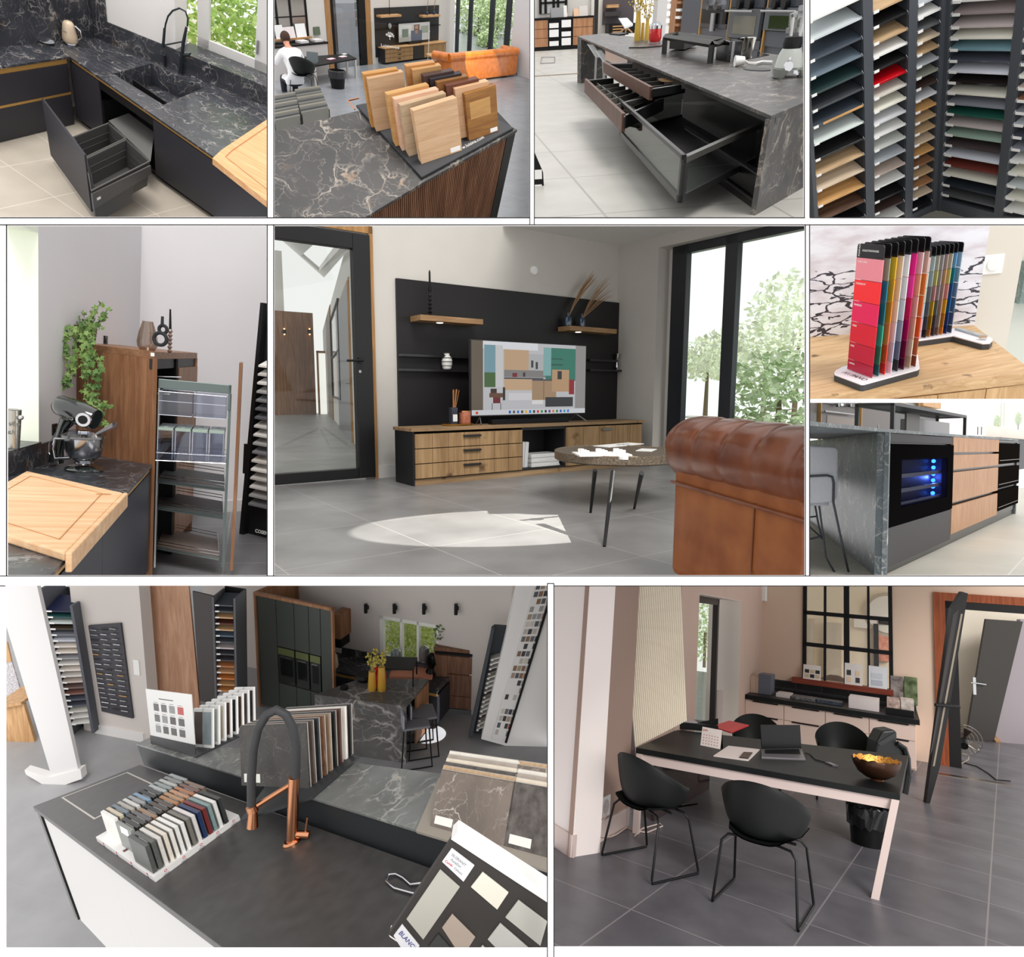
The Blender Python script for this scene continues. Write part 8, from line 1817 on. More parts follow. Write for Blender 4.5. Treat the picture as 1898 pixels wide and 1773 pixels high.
 for pts,c,w in (([(1210,627),(1365,745),(1290,857),(1143,720)],(246,246,248),0),([(1130,773),(1265,893),(1015,1252),(900,1112)],(196,194,182),0),([(1420,790),(1598,930),(1520,1047),(1340,892)],(246,240,224),0),([(1665,982),(1862,1130),(1815,1295),(1575,1100)],(200,200,192),0),
                      ([(1212,1077),(1370,1235),(1280,1380),(1143,1170)],(188,172,158),0),([(1540,1140),(1760,1330),(1640,1440),(1455,1250)],(204,204,198),0),([(1117,1212),(1230,1340),(1120,1440),(1050,1300)],(60,62,60),0),([(870,1147),(990,1295),(920,1400),(812,1225)],(244,244,248),0),([(1420,1290),(1520,1400),(1440,1500),(1350,1380)],(206,204,194),0)):
  ob('chip',MB().prismy([(P(*p).x,P(*p).z) for p in pts],-.004,0),paint(tuple(int(v*.88) for v in c),.5),t,bev=.001)
 def tx(s,x,y,x2,y2,c,k=1):
  a = P(x,y);b = P(x2,y2);an = math.atan2(b.z-a.z,b.x-a.x);ln = (b-a).length;text('lettering',s,ln/len(s)*1.75*k,c,t,Matrix.Translation(Vector((a.x,-.0045,a.z)))@Matrix.Rotation(-an,4,'Y')@Matrix.Rotation(pi/2,4,'X'),.0002)
 gy = paint((140,142,146),.5);tx('SILGRANIT',1205,672,1318,765,gy,.9);tx('PuraDur',1200,708,1288,775,gy,.9);tx('Combi',1160,715,1220,760,red,.9);tx('Colours',1222,762,1295,825,gy,.9);tx('BLANCO',845,1205,945,1318,paint((26,40,130),.5),1.0)
 # ================= the showroom behind
 Q = Room('I',[[0.94776,0.31759,0.02971],[0.08656,-0.16642,-0.98225],[-0.307,0.93351,-0.18522]],[-3.2705,4.1168,12.744],.9,RECTS['I'])
 struct('floor',box(-9,9,-12,6,-.06,0),tiles((160,160,162),(164,162,162),1.0,rough=.4,var=7,line=.006))
 wl = paint((214,206,200),.85);Bw = lambda x,y,Z=Z2,yy=0:Q.at(*Z(x,y),y=yy)
 c0 = Bw(452,100).x;c1 = Bw(1620,92).x;H0 = Bw(1000,95).z;w0,w1 = Bw(712,400).x,Bw(1118,400).x;wt = Bw(920,293).z;wb = Bw(900,590).z
 struct('wall_back',MB().box(c0-3,w0,0,.2,0,H0+2).box(w1,c1,0,.2,0,H0+2).box(w0,w1,0,.2,0,wb).box(w0,w1,0,.2,wt,H0+2),wl)
 m = MB();wx = [Bw(x,400).x for x in (735,850,865,965,980,1100)]
 for a,b in ((w0,wx[0]),(wx[1],wx[2]),(wx[3],wx[4]),(wx[5],w1)):m.box(a,b,.02,.1,wb,wt)
 m.box(w0,w1,.02,.1,wb,wb+.06).box(w0,w1,.02,.1,wt-.07,wt);wi = struct('window_1',m,paint((244,244,238),.4));ob('pane',box(w0,w1,.06,.065,wb,wt),glass((252,255,250),.02),wi)
 for i,(x,y) in enumerate(((790,450),(920,430),(1030,440))):c = Bw(x,y,Z2,1.3);t = thing('bush','sunlit green bush outside the showroom window, %s of three'%('left','middle','right')[i],'bush',Q.sub((c.x,c.y,0)));ob('foliage',leaves(1100,(0,0,c.z),(.5,.4,.75),.045,60+i),leafmat((196,220,110),(248,252,190)),t);ob('stem',MB().cyl((0,0,0),(0,0,c.z-.3),.03),paint((110,96,70)),t)
 for i,x in enumerate((622,818,1020,1240)):a = Bw(x,180,yy=-.06);b = Bw(x-2,240+i*4,yy=-.06);t = thing('wall_spotlight','black tube wall light above the window, %s from the left'%ordinal(i),'wall light',Q,'tube lights above the window');ob('tube',MB().cyl((a.x,-.07,a.z),(a.x,-.07,b.z),.03,n=14),BLACK,t,smooth=1);ob('bracket',box(a.x-.02,a.x+.02,-.06,0,(a.z+b.z)/2-.03,(a.z+b.z)/2+.03),BLACK,t)
 # tall units
 zT = 2.0;a = Q.at(*Z1(1768,100),z=zT);b = Q.at(*Z2(385,205),z=zT);F = side(Q,a,b);fa = F.I@(Q.M@a);fb_ = F.I@(Q.M@b);sg = 1 if fb_.x>fa.x else -1
 X = lambda x,y,Z=Z2:F.at(*Z(x,y),y=0).x;Zz = lambda x,y,Z=Z2:F.at(*Z(x,y),y=0).z;wn = wood((134,92,62),(172,126,92),'z',.9)
 t = thing('tall_units','wall of dark green-grey tall units with walnut surround and three built-in appliances','cabinets',F);gd = paint((66,70,66),.35,spec=.35);xs = [fa.x,X(16,400),X(136,400),X(234,400),X(314,400),fb_.x];e = sorted((fa.x,fb_.x))
 ob('surround',MB().box(e[0]-.03,e[1]+.03,-.02,.04,zT-.05,zT).box(fb_.x,fb_.x+sg*.03,-.02,.03,0,zT),wn,t);ob('side_panel',box(fa.x-sg*.03,fa.x,-.03,.7,0,zT-.05),wn,t);ob('side_panel',box(fa.x-sg*.03,fa.x-sg*.045,-.02,1.4,0,zT),wn,t)
 for i in range(5):
  u0,u1 = sorted((xs[i]+sg*.006,xs[i+1]-sg*.006));zm = Zz(75,730) if i else Zz(1800,790,Z1);zu = Zz(100,485)
  if i in (0,4):ob('door',box(u0,u1,-.01,.04,zm,zT-.055),gd,t)
  else:
   ob('door',box(u0,u1,-.01,.04,zu,zT-.055),gd,t);ap = ob('appliance',box(u0+.01,u1-.01,-.015,.04,zm+.02,zu-.01),paint((42,46,42),.15,spec=.5),t);hh = zu-zm
   ob('control_panel',box(u0+.01,u1-.01,-.02,-.015,zu-hh*.2,zu-.015),paint((120,128,84),.2,.5),ap);ob('window',box(u0+.05,u1-.05,-.02,-.015,zm+hh*.25,zu-hh*.3),paint((22,24,24),.1,spec=.3),ap);ob('handle',box(u0+.05,u1-.05,-.04,-.015,zu-hh*.25,zu-hh*.23),STEEL,ap)
  ob('lower_door',box(u0,u1,-.01,.04,.05,zm),gd,t)
 # walnut tower and sample tower at the left, leaning walnut panel
 def slab(pts,z0,z1,mt,nm,lb,ct,dep=.03,grp=None):
  L = Q.at(*pts[0],z=z0);R = Q.at(*pts[1],z=z0);f = side(Q,L,R);l = f.I@(Q.M@L);r = f.I@(Q.M@R);x0,x1 = sorted((l.x,r.x));return ob(nm,box(x0,x1,0,dep,z0,z1),mt,None,f,lb,ct,grp)
 def poly(fr,pts,Z,dep,mt,nm,lb,ct,par=None):c = [fr.at(*Z(*p),y=0) for p in pts];return ob(nm,MB().prismy([(p.x,p.z) for p in c],0,dep),mt,par,fr,lb,ct)
 g = facing(Q,Q.at(*Z1(1200,1060),z=0));poly(g,[(960,-60),(1290,-60),(1372,830),(1385,1060),(1090,1060),(1060,760)],Z1,.04,wood((176,130,102),(206,164,134),'z',.8),'wood_board','tall pale walnut sample panel leaning left of the sample tower','panel')
 g = facing(Q,Q.at(*Z1(1500,1080),z=0));t = thing('sample_tower','tall dark tower of decor boards left of the walnut units','sample tower',g);P = lambda x,y,yy=0:g.at(*Z1(x,y),y=yy)
 c = [P(*q) for q in ((1328,95),(1478,130),(1505,880),(1380,850))];ob('side_panel',MB().prismy([(p.x,p.z) for p in c],.0,.03),paint((76,70,70),.5),t);x0,x1 = P(1482,500).x,P(1630,500).x;c = [P(*q) for q in ((1478,118),(1628,140),(1640,1000),(1500,1000))];ob('back',MB().prismy([(p.x,p.z) for p in c],.35,.38),BLACK,t);
 for u,v in (((1474,130),(1500,1000)),((1622,140),(1638,1000))):p = P(*u);q = P(*v);ob('upright',MB().hexa([(p.x-.015,-.03,p.z),(p.x+.015,-.03,p.z),(p.x+.015,.35,p.z),(p.x-.015,.35,p.z)],[(q.x-.015,-.03,q.z),(q.x+.015,-.03,q.z),(q.x+.015,.35,q.z),(q.x-.015,.35,q.z)]),paint((96,96,100)),t)
 def boards(P,rows,col,lab,grp,fr,tilt=.07,cat='decor board'):
  for i,(xl,yl,xr,yr) in enumerate(rows):
   a,b = P(xl,yl),P(xr,yr);tt = thing('decor_board',lab%ordinal(i),cat,fr,grp);c = col[i%len(col)]
   ob('board',MB().hexa([(a.x,-.02,a.z-.012),(b.x,-.02,b.z-.012),(b.x,.3,b.z+tilt-.012),(a.x,.3,a.z+tilt-.012)],[(a.x,-.02,a.z+.01),(b.x,-.02,b.z+.01),(b.x,.3,b.z+tilt+.01),(a.x,.3,a.z+tilt+.01)]),paint(c,.45),tt);ob('label',box(a.x+.01,a.x+(b.x-a.x)*.25,-.026,-.02,a.z-.01,a.z+.012),WHITE,tt)
 o_,dk_,wh_ = (206,166,122),(76,80,86),(232,232,230)
 boards(P,[(1484+i*1.3,187+i*42,1610+i,193+i*42) for i in range(16)],[dk_,dk_,o_,(92,50,40),o_,(90,104,122),dk_,(196,184,182),(70,70,74),(70,66,70),(186,120,74),(206,160,116),(200,120,60),(190,146,100),(196,132,78),wh_],'decor board, %s from the top in the tower left of the walnut units','boards in the left tower',g)
 g = facing(Q,Q.at(*Z1(520,1090),z=0));P2 = lambda x,y,yy=0:g.at(*Z1(x,y),y=yy);t = thing('sample_tower','tall open rack of pale decor boards behind the white pier','sample tower',g)
 c = [P2(*q) for q in ((290,150),(510,185),(660,1060),(510,1100))];ob('back',MB().prismy([(p.x,p.z) for p in c],.5,.53),paint((40,42,50)),t)
 for u,v in (((505,185),(655,1060)),((270,80),(545,1320))):p = P2(*u);q = P2(*v);ob('upright',MB().hexa([(p.x-.02,-.05,p.z),(p.x+.02,-.05,p.z),(p.x+.02,.5,p.z),(p.x-.02,.5,p.z)],[(q.x-.02,-.05,q.z),(q.x+.02,-.05,q.z),(q.x+.02,.5,q.z),(q.x-.02,.5,q.z)]),paint((90,92,100)),t)
 boards(P2,[(320+i*9.2,228+i*41,500+i*7.4,232+i*40) for i in range(20)],[(24,28,60),(30,70,70),(190,200,196),(54,44,34),(110,112,120),(190,194,204),(220,210,200),(226,216,204),(150,150,154),(226,222,216),(226,216,206),(216,210,204),(200,186,176),(110,90,84),(130,90,80),(80,84,96),(76,80,90),(210,208,200),(226,224,220),(230,228,222)],'decor board, %s from the top in the rack behind the white pier','boards behind the pier',g,.12)
 # white pier, handle board wall, counter at the far left
 W = side(Q,Q.at(*Z1(660,1065),z=0),Q.at(*Z1(1000,1130),z=0));wr = W.at(*Z1(960,400),y=0).x;struct('wall_left',box(W.at(*Z1(545,700),y=0).x,W.at(*Z1(985,400),y=0).x,0,.2,0,4),wl,W);struct('baseboard_left',box(W.at(*Z1(660,1050),y=0).x,W.at(*Z1(1000,1130),y=0).x,-.03,0,0,.14),white,W)
 t = thing('handle_board','dark wall board covered with rows of metal cabinet handles','handle board',W);c = [W.at(*Z1(*q),y=-.02) for q in ((612,330),(835,314),(920,970),(705,920))];ob('board',MB().prismy([(p.x,p.z) for p in c],-.03,0),paint((64,62,68),.5),t)
 rnd = random.Random(5)
 for i in range(17):
  for j in range(3):u = (.12+.32*j)+.06*rnd.random();v = .05+i*.055;p = c[0].lerp(c[1],u).lerp(c[3].lerp(c[2],u),v);ob('handle',MB().cyl((p.x-.05,-.05,p.z),(p.x+.05+.03*rnd.random(),-.05,p.z+.004),.007,n=5),(STEEL,CHROME,BLKM,BRASS)[(i*3+j*2)%4 if rnd.random()>.5 else 0],t)
 p = W.at(*Z1(945,618),y=0);ob('switch_plate',box(p.x-.05,p.x+.05,-.015,0,p.z-.12,p.z+.12),WHITE,None,W,'white double switch plate beside the handle board','switch',bev=.003)
 g = facing(Q,Q.at(*Z3(450,190),z=0));st_ = MB();c = [g.at(*Z1(*q),y=0) for q in ((30,-80),(225,-80),(545,1350),(370,1420),(30,290))];struct('wall_pier',st_.prismy([(p.x,p.z) for p in c],0,.06),paint((220,218,218),.8),g);c = [g.at(*Z3(*q),y=0) for q in ((180,90),(350,140),(565,85),(575,150),(365,225),(190,120))];struct('baseboard_pier',MB().prismy([(p.x,p.z) for p in c],-.03,.08),white,g)
 t = thing('oak_counter','oak counter cut off by the left edge beside the white pier','counter',g);P3 = lambda x,y,yy=.9:g.at(*Z1(x,y),y=yy);ob('front',MB().prismy([(p.x,p.z) for p in (P3(-40,900),P3(160,865),P3(280,1280),P3(-40,1370))],.9,.95),OAK,t);ob('top',MB().prismy([(p.x,p.z) for p in (P3(-40,880),P3(160,850),P3(165,866),P3(-40,902))],.85,1.6),OAK,t)
 ob('brick_print',MB().prismy([(p.x,p.z) for p in (P3(38,590,1.6),P3(80,580,1.6),P3(165,855,1.6),P3(38,880,1.6))],1.6,1.62),paint((190,186,190),.5,noise=40,ns=40),None,g,'print of pale rock standing behind the oak counter','print');ob('oak_board',MB().prismy([(p.x,p.z) for p in (P3(30,440,1.6),P3(50,450,1.6),P3(80,580,1.6),P3(30,585,1.6))],1.6,1.62),OAK,None,g,'oak strip on the wall at the far left edge','panel')
 # island, base run, walnut larder
 ih = .9;P4 = [Q.at(*Z2(*q),z=ih) for q in ((270,800),(893,882),(1052,695),(588,690))];mg = marble((92,90,88),(190,186,180),(160,130,100),1.6,.3,.04,.5)
 t = thing('kitchen_island','veined stone island in the middle of the showroom','island',Q);ob('top',MB().prism(P4,ih-.03,ih),mg,t);ob('front_panel',MB().hexa([v3(P4[0],0),v3(P4[1],0),v3(P4[1].lerp(P4[2],.04),0),v3(P4[0].lerp(P4[3],.04),0)],[v3(P4[0],ih-.03),v3(P4[1],ih-.03),v3(P4[1].lerp(P4[2],.04),ih-.03),v3(P4[0].lerp(P4[3],.04),ih-.03)]),mg,t);n = (P4[0]-P4[1]).normalized()*.35
 ob('body',MB().prism([P4[0].lerp(P4[3],.1),P4[1].lerp(P4[2],.3)+n,P4[2]+n*.1,P4[3]],.08,ih-.03),paint((62,60,60),.5),t);ob('end_face',MB().prism([P4[1].lerp(P4[2],.45),P4[2],P4[2]+n*.08,P4[1].lerp(P4[2],.45)+n*.08],.08,ih-.04),wn,t)
 for i in range(2):p = P4[1].lerp(P4[2],.1+.3*i)-n*.55;f = Q.sub((p.x-.1,p.y,0),2.2);t = thing('bar_stool','dark wire bar stool tucked under the showroom island, %s'%('nearer one','farther one')[i],'stool',f);ob('seat',box(-.2,.2,-.2,.2,.6,.64),paint((120,120,126)),t,bev=.02);ob('backrest',box(-.2,.2,.17,.2,.64,.85),paint((150,150,156)),t,bev=.01);ob('leg',MB().tube([(-.18,-.18,.6),(-.22,-.22,.01),(-.22,.22,.01),(-.18,.18,.6)],.012,6),BLKM,t);ob('leg',MB().tube([(.18,-.18,.6),(.22,-.22,.01),(.22,.22,.01),(.18,.18,.6)],.012,6),BLKM,t)
 st = lambda x,y,z=ih:facing(Q,Q.at(*Z2(x,y),z=z));amb = MATS.get('amb') or gg_amber()
 for i,(x,y,yt) in enumerate(((665,770,640),(730,772,610))):
  f = st(x,y);hh = f.at(*Z2(x,yt),y=0).z;t = thing('vase',('amber glass vase with dry stems on the showroom island, left one','taller amber vase with red glow on the showroom island')[i],'vase',f);ob('vessel',MB().lathe([(.06,0),(.065,.05),(.055,hh*.8),(.05,hh)],n=16),amb,t,smooth=1);rnd = random.Random(i);bb_ = MB();l_ = MB()
  for k in range(9):e = f.at(*Z2(x+rnd.uniform(-50,70)*(.6 if i==0 else 1),500+rnd.uniform(-30,60)),y=rnd.uniform(-.1,.1));bb_.tube([(0,0,hh*.5),(e.x*.3,0,hh*1.2),tuple(e)],.005,4);[l_.ball((e.x*u+rnd.gauss(0,.02),e.y*u,hh+(e.z-hh)*u),.02,n=6) for u in (.4,.6,.8,1)]
  ob('stems',bb_,paint((150,140,80)),t);ob('blossom',l_,paint((176,160,76)),t)
 f = st(712,740);ob('juicer',MB().lathe([(.09,0),(.11,.05),(.11,.2),(.07,.28),(.01,.32)],n=20),paint((206,24,26),.2),None,f,'red machine behind the amber vases on the showroom island','juicer',smooth=1)
 f = st(820,720);t = thing('raised_shelf','black raised shelf frame at the far end of the showroom island','shelf frame',f);ob('top',box(-.25,.3,-.1,.3,.26,.28),BLACK,t);[ob('leg',box(x,x+.02,y,y+.02,0,.26),BLACK,t) for x in (-.25,.28) for y in (-.1,.28)]
 f = st(610,700);ob('pan',MB().lathe([(.1,0),(.13,.05),(.12,.1)],n=18),BLACK,None,f,'dark pot on the left of the showroom island','pot');f = st(472,760);ob('coaster',MB().lathe([(.06,0),(.06,.04)],n=16),BLACK,None,f,'small black puck on the left of the showroom island','puck')
 bh = .64;d = [Bw(x,640) for x in (365,1110)];t = thing('base_run','dark base cabinets with brass rail along the back wall','cabinets',Q);xr = Bw(1108,680,yy=-.6).x;ob('worktop',box(c0-.6,xr,-.6,0,bh-.03,bh),MARB,t);ob('grip_rail',box(c0-.5,xr,-.6,-.58,bh-.08,bh-.035),BRASS,t);ob('fronts',box(c0-.5,xr,-.585,-.1,.08,bh-.08),paint((50,52,58),.5),t);ob('upstand',box(c0,w1,-.02,0,bh,bh+.12),MARB,t)
 q = Bw(395,245,yy=-.3);q2 = Bw(457,600,yy=-.3);t = thing('wall_cupboard','small walnut wall cupboard with dark niche in the far corner','cupboard',Q);ob('door',box(q.x,q2.x,-.33,0,Bw(425,415,yy=-.3).z,q.z),wn,t);ob('niche',box(q.x-.05,q2.x-.02,-.3,-.02,Bw(425,480,yy=-.3).z,Bw(425,415,yy=-.3).z),BLACK,t)
 f = facing(Q,Q.at(*Z2(398,610),z=bh));ob('kettle',MB().lathe([(.08,0),(.09,.03),(.07,.2),(.03,.26)],n=18),paint((222,200,176),.3),None,f,'cream kettle on the far base cabinets','kettle',smooth=1)
 for i,(x,n_,c) in enumerate(((828,'blender',(150,160,160)),(1020,'ice_bucket',(150,150,150)),(1070,'stand_mixer',(24,24,26)))):f = facing(Q,Q.at(*Z2(x,(632,610,660)[i]),z=bh));ob(n_,MB().lathe([(.09,0),(.1,.05),(.06,.12),(.1,.2),(.08,.34),(.02,.38)],n=18),paint(c,.2,.4),None,f,('silver blender under the showroom window','steel bucket right of the showroom window','black mixer beside the walnut larder')[i],('blender','bucket','mixer')[i],smooth=1)
 ob('chopping_board',box(-.35,.35,-.2,.2,0,.04),paint((226,150,120),.6),None,facing(Q,Q.at(*Z2(940,655),z=bh)),'orange-pink chopping board on the far base cabinets','chopping board')
 a = Q.at(*Z2(1078,915),z=0);b = Q.at(*Z2(1340,942),z=0);f = side(Q,a,b);fa = f.I@(Q.M@a);fb_ = f.I@(Q.M@b);ct = (f.zat(Z2(0,482)[1],fa.x,0)+f.zat(Z2(0,505)[1],fb_.x,0))/2;x0,x1 = sorted((fa.x,fb_.x));wd_ = x1-x0;wn2 = wood((104,72,54),(142,104,82),'z',.9)
 t = thing('larder_cabinet','walnut larder cabinet with black grooves to the right of the window','cabinet',f);ob('carcass',box(x0,x1,.03,.6,0,ct),wn2,t);ob('groove',box(x0+wd_*.05,x1,.0,.03,ct-.1,ct-.06),BLACK,t);ob('plinth',box(x0,x1,0,.03,0,.08),paint((110,110,112)),t)
 for u0,u1,z0,z1 in ((.03,.36,.1,ct-.12),(.37,.99,ct*.64,ct-.12),(.37,.99,.32,ct*.61),(.37,.99,.1,.31)):ob('door',box(x0+wd_*u0,x0+wd_*u1,.005,.03,z0,z1),wn2,t)
 f2 = f.sub((x0+wd_*.15,.2,ct));t = thing('potted_plant','small green plant in a dark pot on the far walnut larder','plant',f2);ob('pot',MB().lathe([(.06,0),(.08,.12)],n=14),paint((90,74,64)),t);ob('foliage',leaves(160,(0,0,.22),(.14,.12,.17),.035,9),leafmat((70,100,50),(120,140,80)),t)
 for i,u in enumerate((.66,.95)):ob('ring_sculpture',MB().tube([(cos(w*pi/8)*.1,0,.11+sin(w*pi/8)*.1) for w in range(16)],.022,8,True),BLACK,None,f.sub((x0+wd_*u,.2,ct)),('black ring sculpture on the far walnut larder','second black ring sculpture nearer the display stand')[i],'sculpture',smooth=1)
 sp = bpy.data.lights.new('sunbeam_floor','SPOT');sp.energy = 900;sp.shadow_soft_size = 0;sp.spot_size = radians(9);sp.spot_blend = .1;o = bpy.data.objects.new('sunbeam_floor',sp);COL.objects.link(o);tg = Q.M@Q.at(795,1360,z=0);o.location = Q.M@(Q.at(795,1360,z=0)+Vector((1.2,.6,3)));o.rotation_euler = (o.location-tg).to_track_quat('Z','Y').to_euler()
 # leaning display stand and white chart wall on the right
 g = facing(Q,Q.at(*Z2(1380,1100),z=0));P5 = lambda x,y,yy=0:g.at(*Z2(x,y),y=yy);t = thing('display_stand','dark angled display stand of sample boards right of the walnut larder','display stand',g)
 ob('frame',MB().prismy([(p.x,p.z) for p in (P5(1480,360),P5(1500,345),P5(1595,352),P5(1425,1100),P5(1325,1085))],.1,.14),paint((50,56,62),.5),t);ob('upright',MB().prismy([(p.x,p.z) for p in (P5(1478,370),P5(1500,350),P5(1350,1085),P5(1325,1080))],-.05,.1),paint((70,74,80)),t)
 boards(P5,[(1475-i*6.6,560+i*32,1550-i*7,540+i*31) for i in range(16)],[(210,206,200),(226,224,220),(190,184,178),(120,116,112),(214,208,196)],'sample board, %s from the top in the angled dark stand','boards in the angled stand',g,.03,'sample board')
 g = facing(Q,Q.at(*Z2(1600,1130),z=0));P6 = lambda x,y,yy=-.1:g.at(*Z2(x,y),y=yy);struct('wall_chart',MB().prismy([(p.x,p.z) for p in (P6(1690,-60),P6(2100,-60),P6(2100,1300),P6(1410,1110))],-.08,.3),paint((246,244,242),.7),g)
 t = thing('poster','tall slanting white poster of kitchen pictures and colour swatches','poster',g);C6 = [P6(1800,-40),P6(1960,-60),P6(1590,1130),P6(1480,1110)];ob('sheet',MB().prismy([(p.x,p.z) for p in C6],-.1,-.085),paint((238,236,234),.6),t);pm = MB();rnd = random.Random(2)
 for i in range(22):
  for j in range(4):
   if rnd.random()<.25:continue
   pm.col = rnd.choice([(70,68,70),(196,188,180),(140,110,84),(110,110,114),(214,206,196),(170,150,130),(90,96,104),(186,60,60) if rnd.random()<.15 else (160,160,160)]);c4 = [C6[0].lerp(C6[1],u).lerp(C6[3].lerp(C6[2],u),v) for u,v in ((.1+j*.22,.03+i*.043),(.28+j*.22,.03+i*.043),(.28+j*.22,.06+i*.043),(.1+j*.22,.06+i*.043))];pm.prismy([(p.x,p.z) for p in c4],-.104,-.1)
 ob('pictures',pm,PRINT,t);ob('black_edge',MB().prismy([(p.x,p.z) for p in (P6(1862,170),P6(1880,170),P6(1585,1130),P6(1572,1125))],-.12,-.1),BLACK,t)
def gg_amber():
 m,nt,b = _new('amber_glass');MATS['amb'] = m;b.inputs['Base Color'].default_value = srgb((206,160,60));b.inputs['Roughness'].default_value = .1;b.inputs['Alpha'].default_value = .8;return m
room_i()

# ================================================================ office with the black table and tub chairs
def room_j():
 sc = 1.5;Q = Room('J',[[0.8639,0.49596,0.08772],[-0.0123,0.1949,-0.98075],[-0.50351,0.84619,0.17447]],[1.0063,2.1009,3.373],sc,RECTS['J'])
 I_ = lambda x,y:(x,y);T = zo(1010,1070,4.218);U = zo(1450,1070,4.237);V = zo(1010,1400,4.218);W = zo(1450,1400,4.237)
 def A(x,y,z=0,Z=I_):return Q.at(*Z(x,y),z=z)
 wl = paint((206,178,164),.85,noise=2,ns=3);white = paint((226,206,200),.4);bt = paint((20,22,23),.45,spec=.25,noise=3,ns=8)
 struct('floor',box(-8,10,-6,18,-.06,0),tiles((104,102,108),(146,140,142),.98,sy=.78,rough=.35,var=12,line=.006,rot=.12,off=(.2,.1)))
 tz = .75;P = [A(1179,1385,tz),A(1668,1471,tz),A(1683,1400,tz),A(1254,1352,tz)];TH = .05
 t = thing('desk','long black-topped table with white legs in the middle of the office','table',Q);ob('top',MB().prism(P,tz-TH,tz),bt,t,bev=.003)
 def bar(a,b,w,z0,z1):d = Vector((b.x-a.x,b.y-a.y,0)).normalized();n = Vector((-d.y,d.x,0))*w;return MB().hexa([v3(a,z0),v3(b,z0),v3(b+n,z0),v3(a+n,z0)],[v3(a,z1),v3(b,z1),v3(b+n,z1),v3(a+n,z1)])
 cc = sum(P,Vector())/4;I = [p.lerp(cc,.03) for p in P]
 ob('apron',bar(I[0],I[1],.02,tz-TH-.085,tz-TH),white,t);ob('apron',bar(I[1],I[2],.02,tz-TH-.085,tz-TH),white,t);ob('apron',bar(I[3],I[2],.02,tz-TH-.085,tz-TH),white,t)
 def leg(top,bot,w=.055):ob('leg',MB().hexa([(bot.x-w/2,bot.y-w/2,0),(bot.x+w/2,bot.y-w/2,0),(bot.x+w/2,bot.y+w/2,0),(bot.x-w/2,bot.y+w/2,0)],[(top.x-w/2,top.y-w/2,tz-TH),(top.x+w/2,top.y-w/2,tz-TH),(top.x+w/2,top.y+w/2,tz-TH),(top.x-w/2,top.y+w/2,tz-TH)]),white,t)
 leg(I[1],A(1622,1664));leg(I[0],I[0]);leg(I[3],I[3])
 a,b = A(1027,412,0,V),A(1285,262,0,V);f = side(Q,a,b);x0,x1 = sorted(((f.I@(Q.M@a)).x-.6,(f.I@(Q.M@b)).x));ob('end_panel',box(x0,x1,0,.03,.0,.55),paint((66,52,52),.08,.2,spec=.6),None,f,'glossy dark panel standing under the left end of the table','panel')
 # chairs
 def chair(c,d0,d1,rim,lb,k=1):
  d = (d1-d0);rz = math.atan2(d.y,d.x)+pi/2;h = Q.zat(rim,c.x,c.y);s = max(.6,min(1.6,h/.8))*k;return shell_chair(Q,(c.x,c.y,0),rz,s,lb,'black tub chairs round the table'),s
 chair(A(1203,1603),A(575,1090,0,V),A(1175,950,0,V),1414,'black tub chair at the left end, opening to the right',1.1)
 chair(A(1415,1676),A(1313,1694),A(1391,1613),1478,'black tub chair in front of the table, its back to the viewer',1.2)
 chair(A(1400,1462),A(1400,1440),A(1404,1475),1330,'black tub chair behind the table, beside the red folder')
 _,s4 = chair(A(1562,1482),A(1560,1460),A(1566,1500),1345,'black tub chair behind the table with the backpack on it')
 # table things
 st = lambda x,y,Z,z=tz:facing(Q,A(x,y,z,Z));at = lambda f,x,y,Z,yy=0:f.at(*Z(x,y),y=yy)
 f = st(740,190,W);r = abs(at(f,922,100,W).x-at(f,560,60,W).x)/2;h = at(f,740,30,W).z;t = thing('bowl','gold-lined bowl with a ragged rim at the right end of the table','bowl',f);m = MB();n = 48;rnd = random.Random(1);pr = [(.2,.03),(.45,.12),(.75,.35),(.93,.7),(1,1)]
 for lay,k in ((0,1),(1,.95)):
  for r_,z_ in pr:
   for j in range(n):jj = 1+(.04*sin(7*j*.26)+rnd.uniform(-.03,.03)) if z_==1 else 1;w = 2*pi*j/n;m.v.append((r*r_*k*cos(w),r*r_*k*.85*sin(w),(h*z_*jj if lay==0 else h*z_*jj+.006)))
 L = len(pr)
 for lay in (0,1):
  for i in range(L-1):
   for j in range(n):q = [(lay*L+i)*n+j,(lay*L+i)*n+(j+1)%n,(lay*L+i+1)*n+(j+1)%n,(lay*L+i+1)*n+j];m.f.append(q if lay==0 else q[::-1])
 for j in range(n):m.f.append([(L-1)*n+j,(L-1)*n+(j+1)%n,(2*L-1)*n+(j+1)%n,(2*L-1)*n+j])
 m.f.append([L*n+j for j in range(n)]);k_ = len(m.f);m.c = [None]*k_
 o = ob('shell',m,paint((74,48,34),.35,.5),t,smooth=60);o.data.materials.append(paint((226,164,76),.3,.7,noise=30,ns=60,bump=.6))
 for q in o.data.polygons:
  if L*n*0+(L-1)*n<=q.index<2*(L-1)*n or q.index>=2*(L-1)*n+n:q.material_index = 1
 ob('foot',MB().lathe([(r*.28,0),(r*.2,h*.1)],n=24),paint((150,100,70),.3,.6),t,smooth=1)
 a,b,c,d = A(1695,1418,tz,T),A(182,1440,tz,U),A(150,1355,tz,U),A(1695,1355,tz,T);t = thing('laptop','open silver laptop with dark screen on the table','laptop',Q);c_ = a+(b-a)*.0;al = paint((150,144,150),.3,.6);ob('base',MB().prism([a,b,c,d],tz,tz+.018),al,t,bev=.003);ob('keyboard',MB().prism([p.lerp((a+b+c+d)/4,.15) for p in (a.lerp(d,.4),b.lerp(c,.4),c,d)],tz+.018,tz+.0195),BLACK,t)
